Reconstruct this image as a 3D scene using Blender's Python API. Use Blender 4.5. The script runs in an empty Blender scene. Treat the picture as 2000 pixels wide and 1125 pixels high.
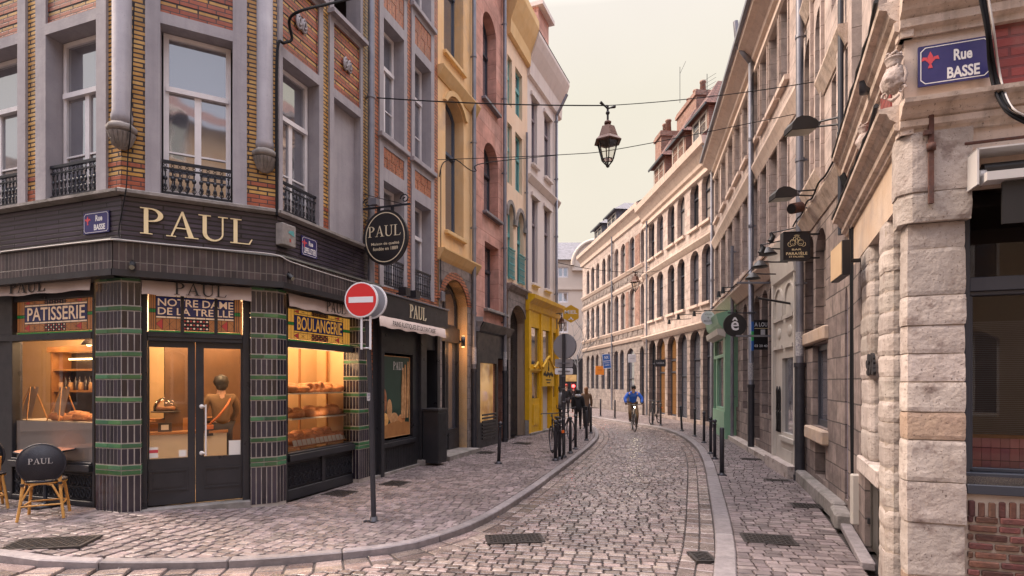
import bpy, math, random
from math import sin, cos, pi, sqrt, atan2, radians
from mathutils import Vector, Matrix
S = bpy.context.scene; COL = S.collection
R = random.Random(11)
# ---------------------------------------------------------------- camera, sky, sun, exposure
FPX, CXP, HY, CH = 1080.0, 1000.0, 747.0, 1.75     # focal length in px of a 2000 px wide frame, horizon row, eye height
cam = bpy.data.cameras.new('camera'); camo = bpy.data.objects.new('camera', cam); COL.objects.link(camo)
camo.location = (0, 0, CH); camo.rotation_euler = (pi/2, 0, 0)
cam.lens = 36*FPX/2000; cam.sensor_width = 36; cam.shift_y = (HY-562.5)/2000; cam.clip_end = 2000; cam.clip_start = .05
S.camera = camo
SUN_EL, SUN_AZ = radians(47), radians(-80)          # azimuth measured from +Y towards +X
W = bpy.data.worlds.new("World"); S.world = W; W.use_nodes = True
nt = W.node_tree; nt.nodes.clear()
sky = nt.nodes.new('ShaderNodeTexSky'); sky.sky_type = 'NISHITA'; sky.sun_disc = False
sky.sun_elevation = SUN_EL; sky.sun_rotation = SUN_AZ; sky.air_density = 1.2; sky.dust_density = 4
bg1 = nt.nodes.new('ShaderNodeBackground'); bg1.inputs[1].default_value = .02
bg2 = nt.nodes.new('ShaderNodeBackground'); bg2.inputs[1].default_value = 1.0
bg2.inputs[0].default_value = (.86, .76, .655, 1)  # pale overcast veil
tcw = nt.nodes.new('ShaderNodeTexCoord'); sepw = nt.nodes.new('ShaderNodeSeparateXYZ')
rampw = nt.nodes.new('ShaderNodeValToRGB')
rampw.color_ramp.elements[0].position = 0; rampw.color_ramp.elements[0].color = (.69, .60, .475, 1)
rampw.color_ramp.elements[1].position = .85; rampw.color_ramp.elements[1].color = (.84, .76, .78, 1)
e = rampw.color_ramp.elements.new(.45); e.color = (.69, .63, .505, 1)
addw = nt.nodes.new('ShaderNodeAddShader'); outw = nt.nodes.new('ShaderNodeOutputWorld')
nt.links.new(tcw.outputs['Generated'], sepw.inputs[0]); nt.links.new(sepw.outputs['Z'], rampw.inputs[0])
bkw = nt.nodes.new('ShaderNodeMapRange'); bkw.inputs[1].default_value = .2; bkw.inputs[2].default_value = -.5   # glow ahead, cooler sky behind the viewer
mxw = nt.nodes.new('ShaderNodeMix'); mxw.data_type = 'RGBA'; mxw.inputs[7].default_value = (.52, .52, .60, 1)
nt.links.new(sepw.outputs['Y'], bkw.inputs[0]); nt.links.new(bkw.outputs[0], mxw.inputs[0]); nt.links.new(rampw.outputs[0], mxw.inputs[6])
cl1 = nt.nodes.new('ShaderNodeTexNoise'); cl1.inputs['Scale'].default_value = 2.2; cl1.inputs['Detail'].default_value = 5
cl2_ = nt.nodes.new('ShaderNodeMapRange'); cl2_.inputs[1].default_value = .35; cl2_.inputs[2].default_value = .65; cl2_.inputs[3].default_value = .965; cl2_.inputs[4].default_value = 1.03
cl3 = nt.nodes.new('ShaderNodeVectorMath'); cl3.operation = 'SCALE'
nt.links.new(tcw.outputs['Generated'], cl1.inputs['Vector']); nt.links.new(cl1.outputs['Fac'], cl2_.inputs[0]); nt.links.new(mxw.outputs[2], cl3.inputs[0]); nt.links.new(cl2_.outputs[0], cl3.inputs['Scale'])
nt.links.new(cl3.outputs[0], bg2.inputs[0])
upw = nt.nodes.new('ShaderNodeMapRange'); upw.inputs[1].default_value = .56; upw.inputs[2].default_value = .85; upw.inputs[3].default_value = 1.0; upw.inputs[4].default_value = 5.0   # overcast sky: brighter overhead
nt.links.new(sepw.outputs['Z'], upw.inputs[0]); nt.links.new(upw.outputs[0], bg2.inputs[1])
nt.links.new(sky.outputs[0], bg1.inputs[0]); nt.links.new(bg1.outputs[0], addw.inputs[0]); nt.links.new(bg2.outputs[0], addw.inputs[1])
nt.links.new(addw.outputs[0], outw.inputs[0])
sl = bpy.data.lights.new('sun', 'SUN'); sl.energy = 4.4; sl.angle = radians(24); sl.color = (1, .79, .62)
so = bpy.data.objects.new('sun', sl); COL.objects.link(so)
sd = Vector((sin(SUN_AZ)*cos(SUN_EL), cos(SUN_AZ)*cos(SUN_EL), sin(SUN_EL)))
so.rotation_euler = (-sd).to_track_quat('-Z', 'Y').to_euler()
S.view_settings.view_transform = 'Standard'; S.view_settings.look = 'None'
S.view_settings.exposure = 0.32; S.view_settings.gamma = 1
S.cycles.max_bounces = 6; S.cycles.diffuse_bounces = 3; S.cycles.glossy_bounces = 3; S.cycles.transparent_max_bounces = 12
S.cycles.caustics_reflective = False; S.cycles.caustics_refractive = False
S.cycles.sample_clamp_indirect = 4

# ---------------------------------------------------------------- materials
MATS = {}
def _n(nt, t, **kw):
    n = nt.nodes.new(t)
    for k, v in kw.items(): setattr(n, k, v)
    return n
def _mix(nt, a, b, fac, blend='MIX'):
    m = _n(nt, 'ShaderNodeMix', data_type='RGBA', blend_type=blend)
    for sock, val in ((m.inputs[6], a), (m.inputs[7], b), (m.inputs[0], fac)):
        if hasattr(val, 'is_linked'): nt.links.new(val, sock)
        elif isinstance(val, (tuple, list)): sock.default_value = (*val[:3], 1)
        else: sock.default_value = val
    return m.outputs[2]
def _noise(nt, vec, scale, detail=4, rough=.55, sc=None):
    if sc:
        mp = _n(nt, 'ShaderNodeMapping'); mp.inputs['Scale'].default_value = sc; nt.links.new(vec, mp.inputs[0]); vec = mp.outputs[0]
    n = _n(nt, 'ShaderNodeTexNoise'); n.inputs['Scale'].default_value = scale; n.inputs['Detail'].default_value = detail
    n.inputs['Roughness'].default_value = rough; nt.links.new(vec, n.inputs['Vector'])
    return n.outputs['Fac']
def _range(nt, x, a, b, c=0, d=1):
    m = _n(nt, 'ShaderNodeMapRange'); nt.links.new(x, m.inputs[0])
    for i, v in enumerate((a, b, c, d)): m.inputs[i+1].default_value = v
    return m.outputs[0]
def mat(name, col, rough=.6, col2=None, nscale=3, dirt=None, dirt_col=(.05, .045, .05), bump=0, bscale=30, metal=0, spec=.5,
        brick=None, streak=0, island=0, emit=None, estr=1, coat=0, blotch=None, hue=.02, pits=0):
    """one procedural material: base colour varied by noise, stains, optional coursed masonry laid out in metres on the UVs"""
    m = bpy.data.materials.new(name); m.use_nodes = True; MATS[name] = m
    nt = m.node_tree; b = nt.nodes['Principled BSDF']
    tc = _n(nt, 'ShaderNodeTexCoord'); obj = tc.outputs['Object']; uv = tc.outputs['UV']
    b.inputs['Roughness'].default_value = rough; b.inputs['Metallic'].default_value = metal
    b.inputs['Specular IOR Level'].default_value = spec
    if coat: b.inputs['Coat Weight'].default_value = coat; b.inputs['Coat Roughness'].default_value = .1
    c = col; height = None
    if brick:
        bt = _n(nt, 'ShaderNodeTexBrick', offset=brick.get('off', .5), squash=1)
        vec = uv
        wob = _noise(nt, uv, 2.5, 3)
        if brick.get('wob', .01):
            ad = _n(nt, 'ShaderNodeVectorMath', operation='MULTIPLY_ADD')
            nc = _n(nt, 'ShaderNodeTexNoise'); nc.inputs['Scale'].default_value = 3.2; nt.links.new(uv, nc.inputs['Vector'])
            nt.links.new(nc.outputs['Color'], ad.inputs[0]); w = brick.get('wob', .01); ad.inputs[1].default_value = (w, w, w); nt.links.new(uv, ad.inputs[2])
            vec = ad.outputs[0]
        if brick.get('vert'):
            mp = _n(nt, 'ShaderNodeMapping'); mp.inputs['Rotation'].default_value = (0, 0, pi/2); nt.links.new(vec, mp.inputs[0]); vec = mp.outputs[0]
        nt.links.new(vec, bt.inputs['Vector']); bt.inputs['Scale'].default_value = 1
        bt.inputs['Brick Width'].default_value = brick['w']; bt.inputs['Row Height'].default_value = brick['h']
        bt.inputs['Mortar Size'].default_value = brick.get('m', .008); bt.inputs['Mortar Smooth'].default_value = .25
        bt.inputs['Bias'].default_value = brick.get('bias', 0)
        bt.inputs['Color1'].default_value = (*col, 1); bt.inputs['Color2'].default_value = (*(col2 or col), 1)
        bt.inputs['Mortar'].default_value = (*brick.get('mc', (.3, .28, .25)), 1)
        c = bt.outputs['Color']; height = bt.outputs['Fac']
        nf = _range(nt, _noise(nt, uv, nscale, 6, .65), .3, .7)
        c = _mix(nt, c, _mix(nt, c, (.45, .45, .45), 1, 'MULTIPLY'), nf) if dirt is None else c
    elif col2:
        c = _mix(nt, col, col2, _range(nt, _noise(nt, obj, nscale, 6, .62), .32, .68))
    if island:
        g = _n(nt, 'ShaderNodeNewGeometry')
        hsv = _n(nt, 'ShaderNodeHueSaturation'); nt.links.new(_range(nt, g.outputs['Random Per Island'], 0, 1, 1-island, 1+island), hsv.inputs['Value'])
        m2 = _n(nt, 'ShaderNodeMath', operation='MULTIPLY'); m2.inputs[1].default_value = 7.13; nt.links.new(g.outputs['Random Per Island'], m2.inputs[0])
        m3 = _n(nt, 'ShaderNodeMath', operation='FRACT'); nt.links.new(m2.outputs[0], m3.inputs[0])
        nt.links.new(_range(nt, m3.outputs[0], 0, 1, .5-hue, .5+hue), hsv.inputs['Hue'])
        if hasattr(c, 'is_linked'): nt.links.new(c, hsv.inputs['Color'])
        else: hsv.inputs['Color'].default_value = (*c[:3], 1)
        c = hsv.outputs[0]
    if blotch:   # (colour, scale, low, high)
        c = _mix(nt, c, blotch[0], _range(nt, _noise(nt, obj, blotch[1], 5, .6), blotch[2], blotch[3], 0, .85))
    if pits:
        c = _mix(nt, c, (.09,.065,.055), _range(nt, _noise(nt, obj, 55, 3, .6), .62, .70, 0, pits))
    if dirt:
        c = _mix(nt, c, dirt_col, _range(nt, _noise(nt, obj, 1.3, 8, .7), .5, .8, 0, dirt))
    if streak:
        c = _mix(nt, c, dirt_col, _range(nt, _noise(nt, obj, 1, 5, .6, (7, 7, .45)), .48, .8, 0, streak))
    if hasattr(c, 'is_linked'): nt.links.new(c, b.inputs['Base Color'])
    else: b.inputs['Base Color'].default_value = (*c[:3], 1)
    nrm = None
    if height is not None and brick.get('b', .5):
        bp = _n(nt, 'ShaderNodeBump', invert=True); bp.inputs['Strength'].default_value = brick.get('b', .5); bp.inputs['Distance'].default_value = brick.get('d', .01)
        nt.links.new(height, bp.inputs['Height']); nrm = bp.outputs[0]
    if bump:
        bp = _n(nt, 'ShaderNodeBump'); bp.inputs['Strength'].default_value = bump; bp.inputs['Distance'].default_value = .01
        nt.links.new(_noise(nt, obj, bscale, 6, .6), bp.inputs['Height'])
        if nrm is not None: nt.links.new(nrm, bp.inputs['Normal'])
        nrm = bp.outputs[0]
        nt.links.new(_range(nt, _noise(nt, obj, nscale*1.7, 4), .3, .7, max(0, rough-.12), min(1, rough+.12)), b.inputs['Roughness'])
    if nrm is not None: nt.links.new(nrm, b.inputs['Normal'])
    if emit:
        b.inputs['Emission Color'].default_value = (*emit, 1); b.inputs['Emission Strength'].default_value = estr
    return m
def glass(name, col=(.05, .055, .065), rough=.04, spec=1.0, metal=0, ior=2.2, wav=.12):
    m = mat(name, col, rough, spec=spec, metal=metal); nt = m.node_tree; b = nt.nodes['Principled BSDF']
    b.inputs['IOR'].default_value = ior
    tc = _n(nt, 'ShaderNodeTexCoord'); bp = _n(nt, 'ShaderNodeBump'); bp.inputs['Strength'].default_value = wav; bp.inputs['Distance'].default_value = .02
    nt.links.new(_noise(nt, tc.outputs['Object'], 2.2, 1), bp.inputs['Height']); nt.links.new(bp.outputs[0], b.inputs['Normal'])
    return m
def clear_glass(name, tint=(1, 1, 1), refl=1.0, ior=1.5):
    m = bpy.data.materials.new(name); m.use_nodes = True; nt = m.node_tree; nt.nodes.clear(); MATS[name] = m
    tr = _n(nt, 'ShaderNodeBsdfTransparent'); tr.inputs[0].default_value = (*tint, 1)
    gl = _n(nt, 'ShaderNodeBsdfGlossy'); gl.inputs['Roughness'].default_value = .01; gl.inputs[0].default_value = (refl, refl, refl, 1)
    fr = _n(nt, 'ShaderNodeFresnel'); fr.inputs[0].default_value = ior
    mx = _n(nt, 'ShaderNodeMixShader'); o = _n(nt, 'ShaderNodeOutputMaterial')
    nt.links.new(fr.outputs[0], mx.inputs[0]); nt.links.new(tr.outputs[0], mx.inputs[1]); nt.links.new(gl.outputs[0], mx.inputs[2]); nt.links.new(mx.outputs[0], o.inputs[0])
    return m

# ---------------------------------------------------------------- mesh builder
class MB:
    def __init__(s, m=None): s.v = []; s.f = []; s.mi = []; s.sm = []; s.mats = []; s.m = m
    def add(s, vs, fs, m=None, smooth=False):
        m = m or s.m
        if m not in s.mats: s.mats.append(m)
        k = s.mats.index(m); b = len(s.v); s.v += [tuple(p) for p in vs]
        for f in fs: s.f.append([i+b for i in f]); s.mi.append(k); s.sm.append(smooth)
    def box(s, x0, x1, y0, y1, z0, z1, m=None):
        if x0 > x1: x0, x1 = x1, x0
        if y0 > y1: y0, y1 = y1, y0
        if z0 > z1: z0, z1 = z1, z0
        s.add([(x0,y0,z0),(x1,y0,z0),(x1,y1,z0),(x0,y1,z0),(x0,y0,z1),(x1,y0,z1),(x1,y1,z1),(x0,y1,z1)],
              [(0,3,2,1),(4,5,6,7),(0,1,5,4),(1,2,6,5),(2,3,7,6),(3,0,4,7)], m)
    def prism(s, pts, y0, y1, m=None, smooth=False):      # pts (x,z) counter-clockwise seen from -y, extruded y0..y1
        n = len(pts)
        s.add([(x,y0,z) for x,z in pts]+[(x,y1,z) for x,z in pts], [tuple(range(n)), tuple(range(2*n-1,n-1,-1))], m)
        s.add([(x,y0,z) for x,z in pts]+[(x,y1,z) for x,z in pts], [(i,i+n,(i+1)%n+n,(i+1)%n) for i in range(n)], m, smooth)
    def vprism(s, pts, z0, z1, m=None, cap=True):           # pts (x,y) ccw seen from above
        n = len(pts); v = [(x,y,z0) for x,y in pts]+[(x,y,z1) for x,y in pts]
        f = [(i,(i+1)%n,(i+1)%n+n,i+n) for i in range(n)]
        if cap: f += [tuple(range(n-1,-1,-1)), tuple(range(n,2*n))]
        s.add(v, f, m)
    def xprism(s, pts, x0, x1, m=None):                     # pts (y,z) profile swept along x (mouldings)
        n = len(pts); v = [(x0,y,z) for y,z in pts]+[(x1,y,z) for y,z in pts]
        s.add(v, [(i,(i+1)%n,(i+1)%n+n,i+n)[::-1] for i in range(n)]+[tuple(range(n)), tuple(range(2*n-1,n-1,-1))], m)
    def tube(s, pts, r, n=6, m=None, closed=False, cap=True):
        pts = [Vector(p) for p in pts]; N = len(pts); rs = r if isinstance(r, (list, tuple)) else [r]*N
        vs = []; up = None
        for i, p in enumerate(pts):
            a = pts[(i-1) % N] if (closed or i > 0) else p; b = pts[(i+1) % N] if (closed or i < N-1) else p
            t = (b-a)
            if t.length < 1e-9: t = Vector((0,0,1))
            t.normalize()
            if up is None:
                up = Vector((0,0,1)) if abs(t.z) < .9 else Vector((1,0,0))
            q = t.cross(up)
            if q.length < 1e-6: q = t.orthogonal()
            q.normalize(); w = q.cross(t).normalized(); up = w
            for k in range(n):
                an = 2*pi*k/n; vs.append(p+(q*cos(an)+w*sin(an))*rs[i])
        fs = []
        for i in range(N if closed else N-1):
            j = (i+1) % N
            for k in range(n): fs.append((i*n+k, i*n+(k+1)%n, j*n+(k+1)%n, j*n+k))
        s.add(vs, fs, m, True)
        if cap and not closed: s.add(vs[:n]+vs[-n:], [tuple(range(n-1,-1,-1)), tuple(range(n,2*n))], m)
    def lathe(s, prof, c=(0,0,0), n=16, m=None, smooth=True, ax='z'):
        vs = []
        for r, z in prof:
            for k in range(n):
                a = 2*pi*k/n; p = (r*cos(a), r*sin(a), z)
                if ax == 'y': p = (p[0], p[2], p[1])
                if ax == 'x': p = (p[2], p[0], p[1])
                vs.append((c[0]+p[0], c[1]+p[1], c[2]+p[2]))
        fs = [(i*n+k, i*n+(k+1)%n, (i+1)*n+(k+1)%n, (i+1)*n+k) for i in range(len(prof)-1) for k in range(n)]
        L = len(prof); fs += [tuple(range(n-1,-1,-1)), tuple(range((L-1)*n, L*n))]
        if ax == 'y': fs = [f[::-1] for f in fs]
        s.add(vs, fs, m, smooth)
    def ball(s, c, r, n=10, m=None, jit=0):
        r = (r,r,r) if not isinstance(r, (tuple, list)) else r; vs = []; h = n//2+1
        for i in range(h+1):
            a = pi*i/h
            for k in range(n):
                b = 2*pi*k/n; q = 1+(R.random()-.5)*jit
                vs.append((c[0]+r[0]*sin(a)*cos(b)*q, c[1]+r[1]*sin(a)*sin(b)*q, c[2]-r[2]*cos(a)*q))
        s.add(vs, [(i*n+k, i*n+(k+1)%n, (i+1)*n+(k+1)%n, (i+1)*n+k) for i in range(h) for k in range(n)], m, True)
    def bar(s, a, b, w, m=None): s.tube([a, b], w, 4, m)
    def build(s, name, parent=None, m=None, bevel=0, label=None, cat=None, group=None, kind=None, loc=None, rz=None, uv=True, seg=1):
        me = bpy.data.meshes.new(name); me.from_pydata(s.v, [], s.f)
        for mm in s.mats: me.materials.append(mm)
        me.polygons.foreach_set('material_index', s.mi); me.polygons.foreach_set('use_smooth', s.sm)
        me.validate(); me.update()
        if uv and len(me.polygons):
            import numpy as np
            nl = len(me.loops); co = np.empty(len(me.vertices)*3, 'f'); me.vertices.foreach_get('co', co); co = co.reshape(-1,3)
            li = np.empty(nl, 'i'); me.loops.foreach_get('vertex_index', li)
            nr = np.empty(len(me.polygons)*3, 'f'); me.polygons.foreach_get('normal', nr); nr = nr.reshape(-1,3)
            lt = np.empty(len(me.polygons), 'i'); me.polygons.foreach_get('loop_total', lt)
            n = np.repeat(nr, lt, axis=0); p = co[li]
            h = np.hypot(n[:,0], n[:,1])+1e-9; tx = -n[:,1]/h; ty = n[:,0]/h
            side = np.abs(n[:,2]) < .75
            U = np.where(side, p[:,0]*tx+p[:,1]*ty, p[:,0]); V = np.where(side, p[:,2], p[:,1])
            l = me.uv_layers.new(name='uv'); l.data.foreach_set('uv', np.stack([U,V],1).astype('f').ravel())
        o = bpy.data.objects.new(name, me); COL.objects.link(o)
        if parent: o.parent = parent
        if loc: o.location = loc
        if rz is not None: o.rotation_euler = (0,0,rz)
        if bevel:
            bm = o.modifiers.new('b', 'BEVEL'); bm.width = bevel; bm.segments = seg; bm.limit_method = 'ANGLE'; bm.harden_normals = False
        tag(o, label, cat, group, kind)
        return o
def tag(o, label=None, cat=None, group=None, kind=None):
    if label: o['label'] = label
    if cat: o['category'] = cat
    if group: o['group'] = group
    if kind: o['kind'] = kind
    return o
def thing(name, label, cat, loc=(0,0,0), rz=0, group=None):
    o = bpy.data.objects.new(name, None); COL.objects.link(o); o.empty_display_size = .2
    o.location = loc; o.rotation_euler = (0,0,rz)
    return tag(o, label, cat, group)
def kids(o): return [c for c in bpy.data.objects if c.parent == o]
def copy_tree(o, parent=None):
    ch = kids(o); c = o.copy(); COL.objects.link(c); c.parent = parent
    for k in ch: copy_tree(k, c)
    return c
def text_pts(s, bold=0):
    cu = bpy.data.curves.new('t', 'FONT'); cu.body = s; cu.resolution_u = 3; cu.offset = bold; o = bpy.data.objects.new('t', cu); COL.objects.link(o)
    dg = bpy.context.evaluated_depsgraph_get(); me = bpy.data.meshes.new_from_object(o.evaluated_get(dg))
    vs = [v.co.copy() for v in me.vertices]; fs = [tuple(p.vertices) for p in me.polygons]
    bpy.data.objects.remove(o); bpy.data.meshes.remove(me)
    return vs, fs
def text(mb, s, x0, x1, z0, z1, y, m=None, th=0, bold=.012):
    """letters fitted to a box of the local xz plane, facing -y"""
    vs, fs = text_pts(s, bold)
    ax = min(v.x for v in vs); bx = max(v.x for v in vs); ay = min(v.y for v in vs); by = max(v.y for v in vs)
    f = lambda v, yy: (x0+(v.x-ax)/(bx-ax)*(x1-x0), yy, z0+(v.y-ay)/(by-ay)*(z1-z0))
    if th:
        n = len(vs); ed = {}
        for q in fs:
            for i in range(len(q)):
                a, b = q[i], q[(i+1) % len(q)]; ed[(a,b)] = 1
        side = [(b, a, a+n, b+n) for (a,b) in ed if (b,a) not in ed]
        mb.add([f(v,y-th) for v in vs]+[f(v,y) for v in vs], fs+side, m)
    else: mb.add([f(v,y) for v in vs], fs, m)
# roman capitals with thick and thin strokes, as closed polygons in a unit-high box
def _arc(cx, cy, rx, ry, a0, a1, n=12): return [(cx+rx*cos(radians(a0+(a1-a0)*i/n)), cy+ry*sin(radians(a0+(a1-a0)*i/n))) for i in range(n+1)]
def _r(a, b, c, d): return [(a,c),(b,c),(b,d),(a,d)]
SERIF = {
 'P': (.62, [_r(.10,.22,.03,.97), _r(0,.33,0,.035), _r(0,.25,.965,1)] + [[o[i],o[i+1],q[i+1],q[i]] for o,q in [(_arc(.28,.74,.34,.26,-90,90), _arc(.27,.74,.21,.215,-90,90))] for i in range(12)] + [_r(.2,.29,.957,1), _r(.2,.29,.48,.52)]),
 'A': (.90, [[(.12,.03),(.17,.03),(.45,.93),(.42,1.0)], [(.62,.03),(.77,.03),(.47,1.02),(.41,1.0)], _r(.24,.62,.33,.375), _r(0,.27,0,.035), _r(.52,.90,0,.035)]),
 'U': (.86, [_r(.12,.24,.30,.97), _r(0,.36,.965,1), _r(.68,.73,.30,.97), _r(.57,.86,.965,1)] + [[o[i],o[i+1],q[i+1],q[i]] for o,q in [(_arc(.425,.30,.305,.32,180,360), _arc(.46,.31,.22,.26,180,360))] for i in range(12)]),
 'L': (.68, [_r(.10,.22,.03,.97), _r(0,.34,.965,1), _r(0,.60,0,.04), [(.55,.03),(.60,.0),(.68,.22),(.645,.22)]]),
}
def paul(mb, x0, x1, z0, z1, y, m=None, th=.01):
    adv = {'P':.70,'A':.90,'U':.93,'L':.68}; W_ = sum(adv.values()); k = (x1-x0)/W_; x = 0
    for ch in 'PAUL':
        for q, poly in enumerate(SERIF[ch][1]):
            P = [(x0+(x+a)*k, z0+b*(z1-z0)) for a,b in poly]
            ar = sum(P[i][0]*P[(i+1)%len(P)][1]-P[(i+1)%len(P)][0]*P[i][1] for i in range(len(P)))
            if ar < 0: P = P[::-1]
            t = th+(q % 5)*.0006
            mb.prism(P, y-t, y, m)
        x += adv[ch]
# ---------------------------------------------------------------- facades: a plane in plan, local x along it, local y into the house
class Fac:
    def __init__(s, x0, y0, x1, y1):
        s.O = Vector((x0,y0)); d = Vector((x1-x0,y1-y0)); s.L = d.length; s.e = d/s.L; s.a = atan2(s.e.y, s.e.x)
    def U(s, px, y=0):
        k = (px-CXP)/FPX; ex, ey = s.e; ox, oy = s.O
        return (k*(oy+y*ex)-ox+y*ey)/(ex-k*ey)
    def W(s, u, y=0): return (s.O.x+u*s.e.x-y*s.e.y, s.O.y+u*s.e.y+y*s.e.x)
    def Z(s, px, py, y=0): return CH+(HY-py)/FPX*s.W(s.U(px,y),y)[1]
    def thing(s, name, label, cat='building', group=None): return thing(name, label, cat, (s.O.x,s.O.y,0), s.a, group)
def G(px, py, z=0):
    Y = (CH-z)*FPX/(py-HY); return ((px-CXP)/FPX*Y, Y)
def arch_pts(a, b, zs, rise, n=10):
    """points of the arch from (b,zs) over the top to (a,zs)"""
    w = (b-a)/2; c = (a+b)/2
    if rise >= w*.98: return [(c+w*cos(pi*i/n), zs+rise*sin(pi*i/n)) for i in range(n+1)]
    rr = (w*w+rise*rise)/(2*rise); zc = zs+rise-rr; t = math.asin(min(1, w/rr))
    return [(c+rr*sin(t-2*t*i/n), zc+rr*cos(t-2*t*i/n)) for i in range(n+1)]
def wall(mb, u0, u1, z0, z1, holes=(), y=0, d=.25, m=None, rm=None, thick=0):
    """front face with openings (a,b,c,d[,rise]) and their reveals"""
    m = m or mb.m; rm = rm or m
    H = []
    for h in holes:
        a, b, c, dd = h[:4]; r = h[4] if len(h) > 4 else 0
        a = max(a,u0); b = min(b,u1); c0 = max(c,z0); dd0 = min(dd,z1)
        if b-a < .01 or dd0-c0 < .01: continue
        H.append((a,b,c0,dd0,r if dd0 == dd else 0, h[5] if len(h) > 5 else d))
    xs = sorted({round(x,5) for h in H for x in h[:2]} | {round(u0,5), round(u1,5)}); zs = sorted({round(z,5) for h in H for z in h[2:4]} | {round(z0,5), round(z1,5)})
    for j in range(len(zs)-1):
        run = None
        for i in range(len(xs)-1):
            cx = (xs[i]+xs[i+1])/2; cz = (zs[j]+zs[j+1])/2
            solid = not any(h[0] < cx < h[1] and h[2] < cz < h[3] for h in H)
            if solid and run is None: run = xs[i]
            if (not solid or i == len(xs)-2) and run is not None:
                e = xs[i+1] if solid else xs[i]
                mb.add([(run,y,zs[j]),(e,y,zs[j]),(e,y,zs[j+1]),(run,y,zs[j+1])], [(0,1,2,3)], m); run = None
    for a,b,c,dd,r,dp in H:
        zt = dd-r
        q = [((a,y,c),(a,y,zt),(a,y+dp,zt),(a,y+dp,c)), ((b,y,c),(b,y+dp,c),(b,y+dp,zt),(b,y,zt)), ((a,y,c),(a,y+dp,c),(b,y+dp,c),(b,y,c))]
        for k in q: mb.add(k, [(0,3,2,1)], rm)
        if not r: mb.add([(a,y,dd),(b,y,dd),(b,y+dp,dd),(a,y+dp,dd)], [(0,1,2,3)], rm)
        else:
            P = arch_pts(a,b,zt,r); n = len(P)
            for i in range(n-1):
                (xa,za),(xb,zb) = P[i],P[i+1]
                mb.add([(xa,y,za),(xa,y,dd),(xb,y,dd),(xb,y,zb)], [(0,1,2,3)], m)
                mb.add([(xa,y,za),(xb,y,zb),(xb,y+dp,zb),(xa,y+dp,za)], [(0,1,2,3)], rm, False)
def window(par, a, b, c, d, y, fm, gm, rise=0, bw=.05, mull=(), trans=(), bars=(), th=.05, name='window', label=None, jx=0):
    """frame mesh with its glass as child; mull = x fractions, trans = thick z fractions, bars = thin z fractions"""
    mb = MB(fm); zt = d-rise
    mb.box(a, a+bw, y, y+th, c, zt if rise else d); mb.box(b-bw, b, y, y+th, c, zt if rise else d); mb.box(a+bw, b-bw, y+.001, y+th, c, c+bw*1.2)
    if rise:
        P = arch_pts(a,b,zt,rise); Q = arch_pts(a+bw,b-bw,zt,max(.01,rise-bw))
        for i in range(len(P)-1): mb.add([(P[i][0],y,P[i][1]),(Q[i][0],y,Q[i][1]),(Q[i+1][0],y,Q[i+1][1]),(P[i+1][0],y,P[i+1][1]),(Q[i][0],y+th,Q[i][1]),(Q[i+1][0],y+th,Q[i+1][1])], [(0,3,2,1),(1,2,5,4)])
    else: mb.box(a+bw, b-bw, y+.001, y+th, d-bw, d)
    H = d-c
    for f, w in mull_iter(mull, bw): mb.box(a+(b-a)*f-w/2, a+(b-a)*f+w/2, y+.004, y+th, c+bw, (c+H*trans[0]) if trans else d-bw-(rise*.1))
    for f in trans: mb.box(a+bw*.5, b-bw*.5, y-.03, y+th, c+H*f-bw*.55, c+H*f+bw*.55)
    for f in bars: mb.box(a+bw, b-bw, y+.008, y+th, c+H*f-.011, c+H*f+.011)
    o = mb.build(name, par, label=label)
    g = MB(gm); yy = y+th*.6
    if rise:
        P = arch_pts(a+.01,b-.01,zt,rise-.01); g.add([(a+.01,yy,c),(b-.01,yy,c)]+[(x,yy,z) for x,z in P], [tuple(range(len(P)+2))])
    else: g.add([(a+.01,yy,c),(b-.01,yy,c),(b-.01,yy,d-.01),(a+.01,yy,d-.01)], [(0,1,2,3)])
    g.build('pane', o)
    return o
def mull_iter(mull, bw):
    return [(f, bw*1.3) if not isinstance(f, tuple) else f for f in mull]
def ibox(f, px0, px1, za, zb, y=0): return (f.U(px0,y), f.U(px1,y), za, zb)
# ================================================================ GROUND
mat('sett', (.155,.122,.112), .22, col2=(.30,.238,.215), nscale=7, island=.5, bump=.6, bscale=45, spec=.85, blotch=((.11,.085,.082),.9,.52,.68), dirt=.4, dirt_col=(.07,.055,.052))
mat('sett_pave', (.15,.122,.122), .42, col2=(.25,.202,.198), nscale=6, island=.4, bump=.5, bscale=45, blotch=((.11,.09,.09),.8,.52,.68), dirt=.35, dirt_col=(.07,.055,.05))
mat('joint', (.035,.03,.028), .95, col2=(.07,.055,.05), nscale=9, bump=.5, bscale=80)
mat('kerbstone', (.17,.15,.155), .6, col2=(.27,.24,.24), nscale=9, bump=.5, bscale=45, island=.22, dirt=.5, dirt_col=(.07,.06,.055))
mat('earth', (.1,.09,.085), .9, col2=(.14,.12,.11), nscale=1)
mat('cast_iron', (.035,.033,.035), .5, col2=(.06,.05,.045), nscale=12, metal=.4, bump=.3)
def smooth(a): a = max(0, min(1, a)); return a*a*(3-2*a)
def gz(x, y): return .125*smooth((-2.9-x)/2.0)*smooth((12-y)/3)
def GG(px, py):
    z = 0
    for _ in range(6):
        p = G(px, py, z); z = gz(*p)
    return p
KL = [GG(*p) for p in [(-300,1040),(0,1083),(130,1096),(330,1098),(560,1088),(760,1068),(860,1045),(950,1010),(1040,955),(1085,922),(1120,896),(1155,868),(1169,851),(1166,838),(1150,826),(1120,815)]]
KR = [GG(*p) for p in [(1360,1500),(1393,1125),(1397,1050),(1388,975),(1373,897),(1354,867),(1322,846),(1279,833),(1222,824),(1169,815.5),(1147,812)]]
KL = KL+[(1.2,27.5),(-3,29.5),(-12,33)]; KR = KR+[(3.0,31),(1.2,33),(-2,35),(-12,39)]
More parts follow.
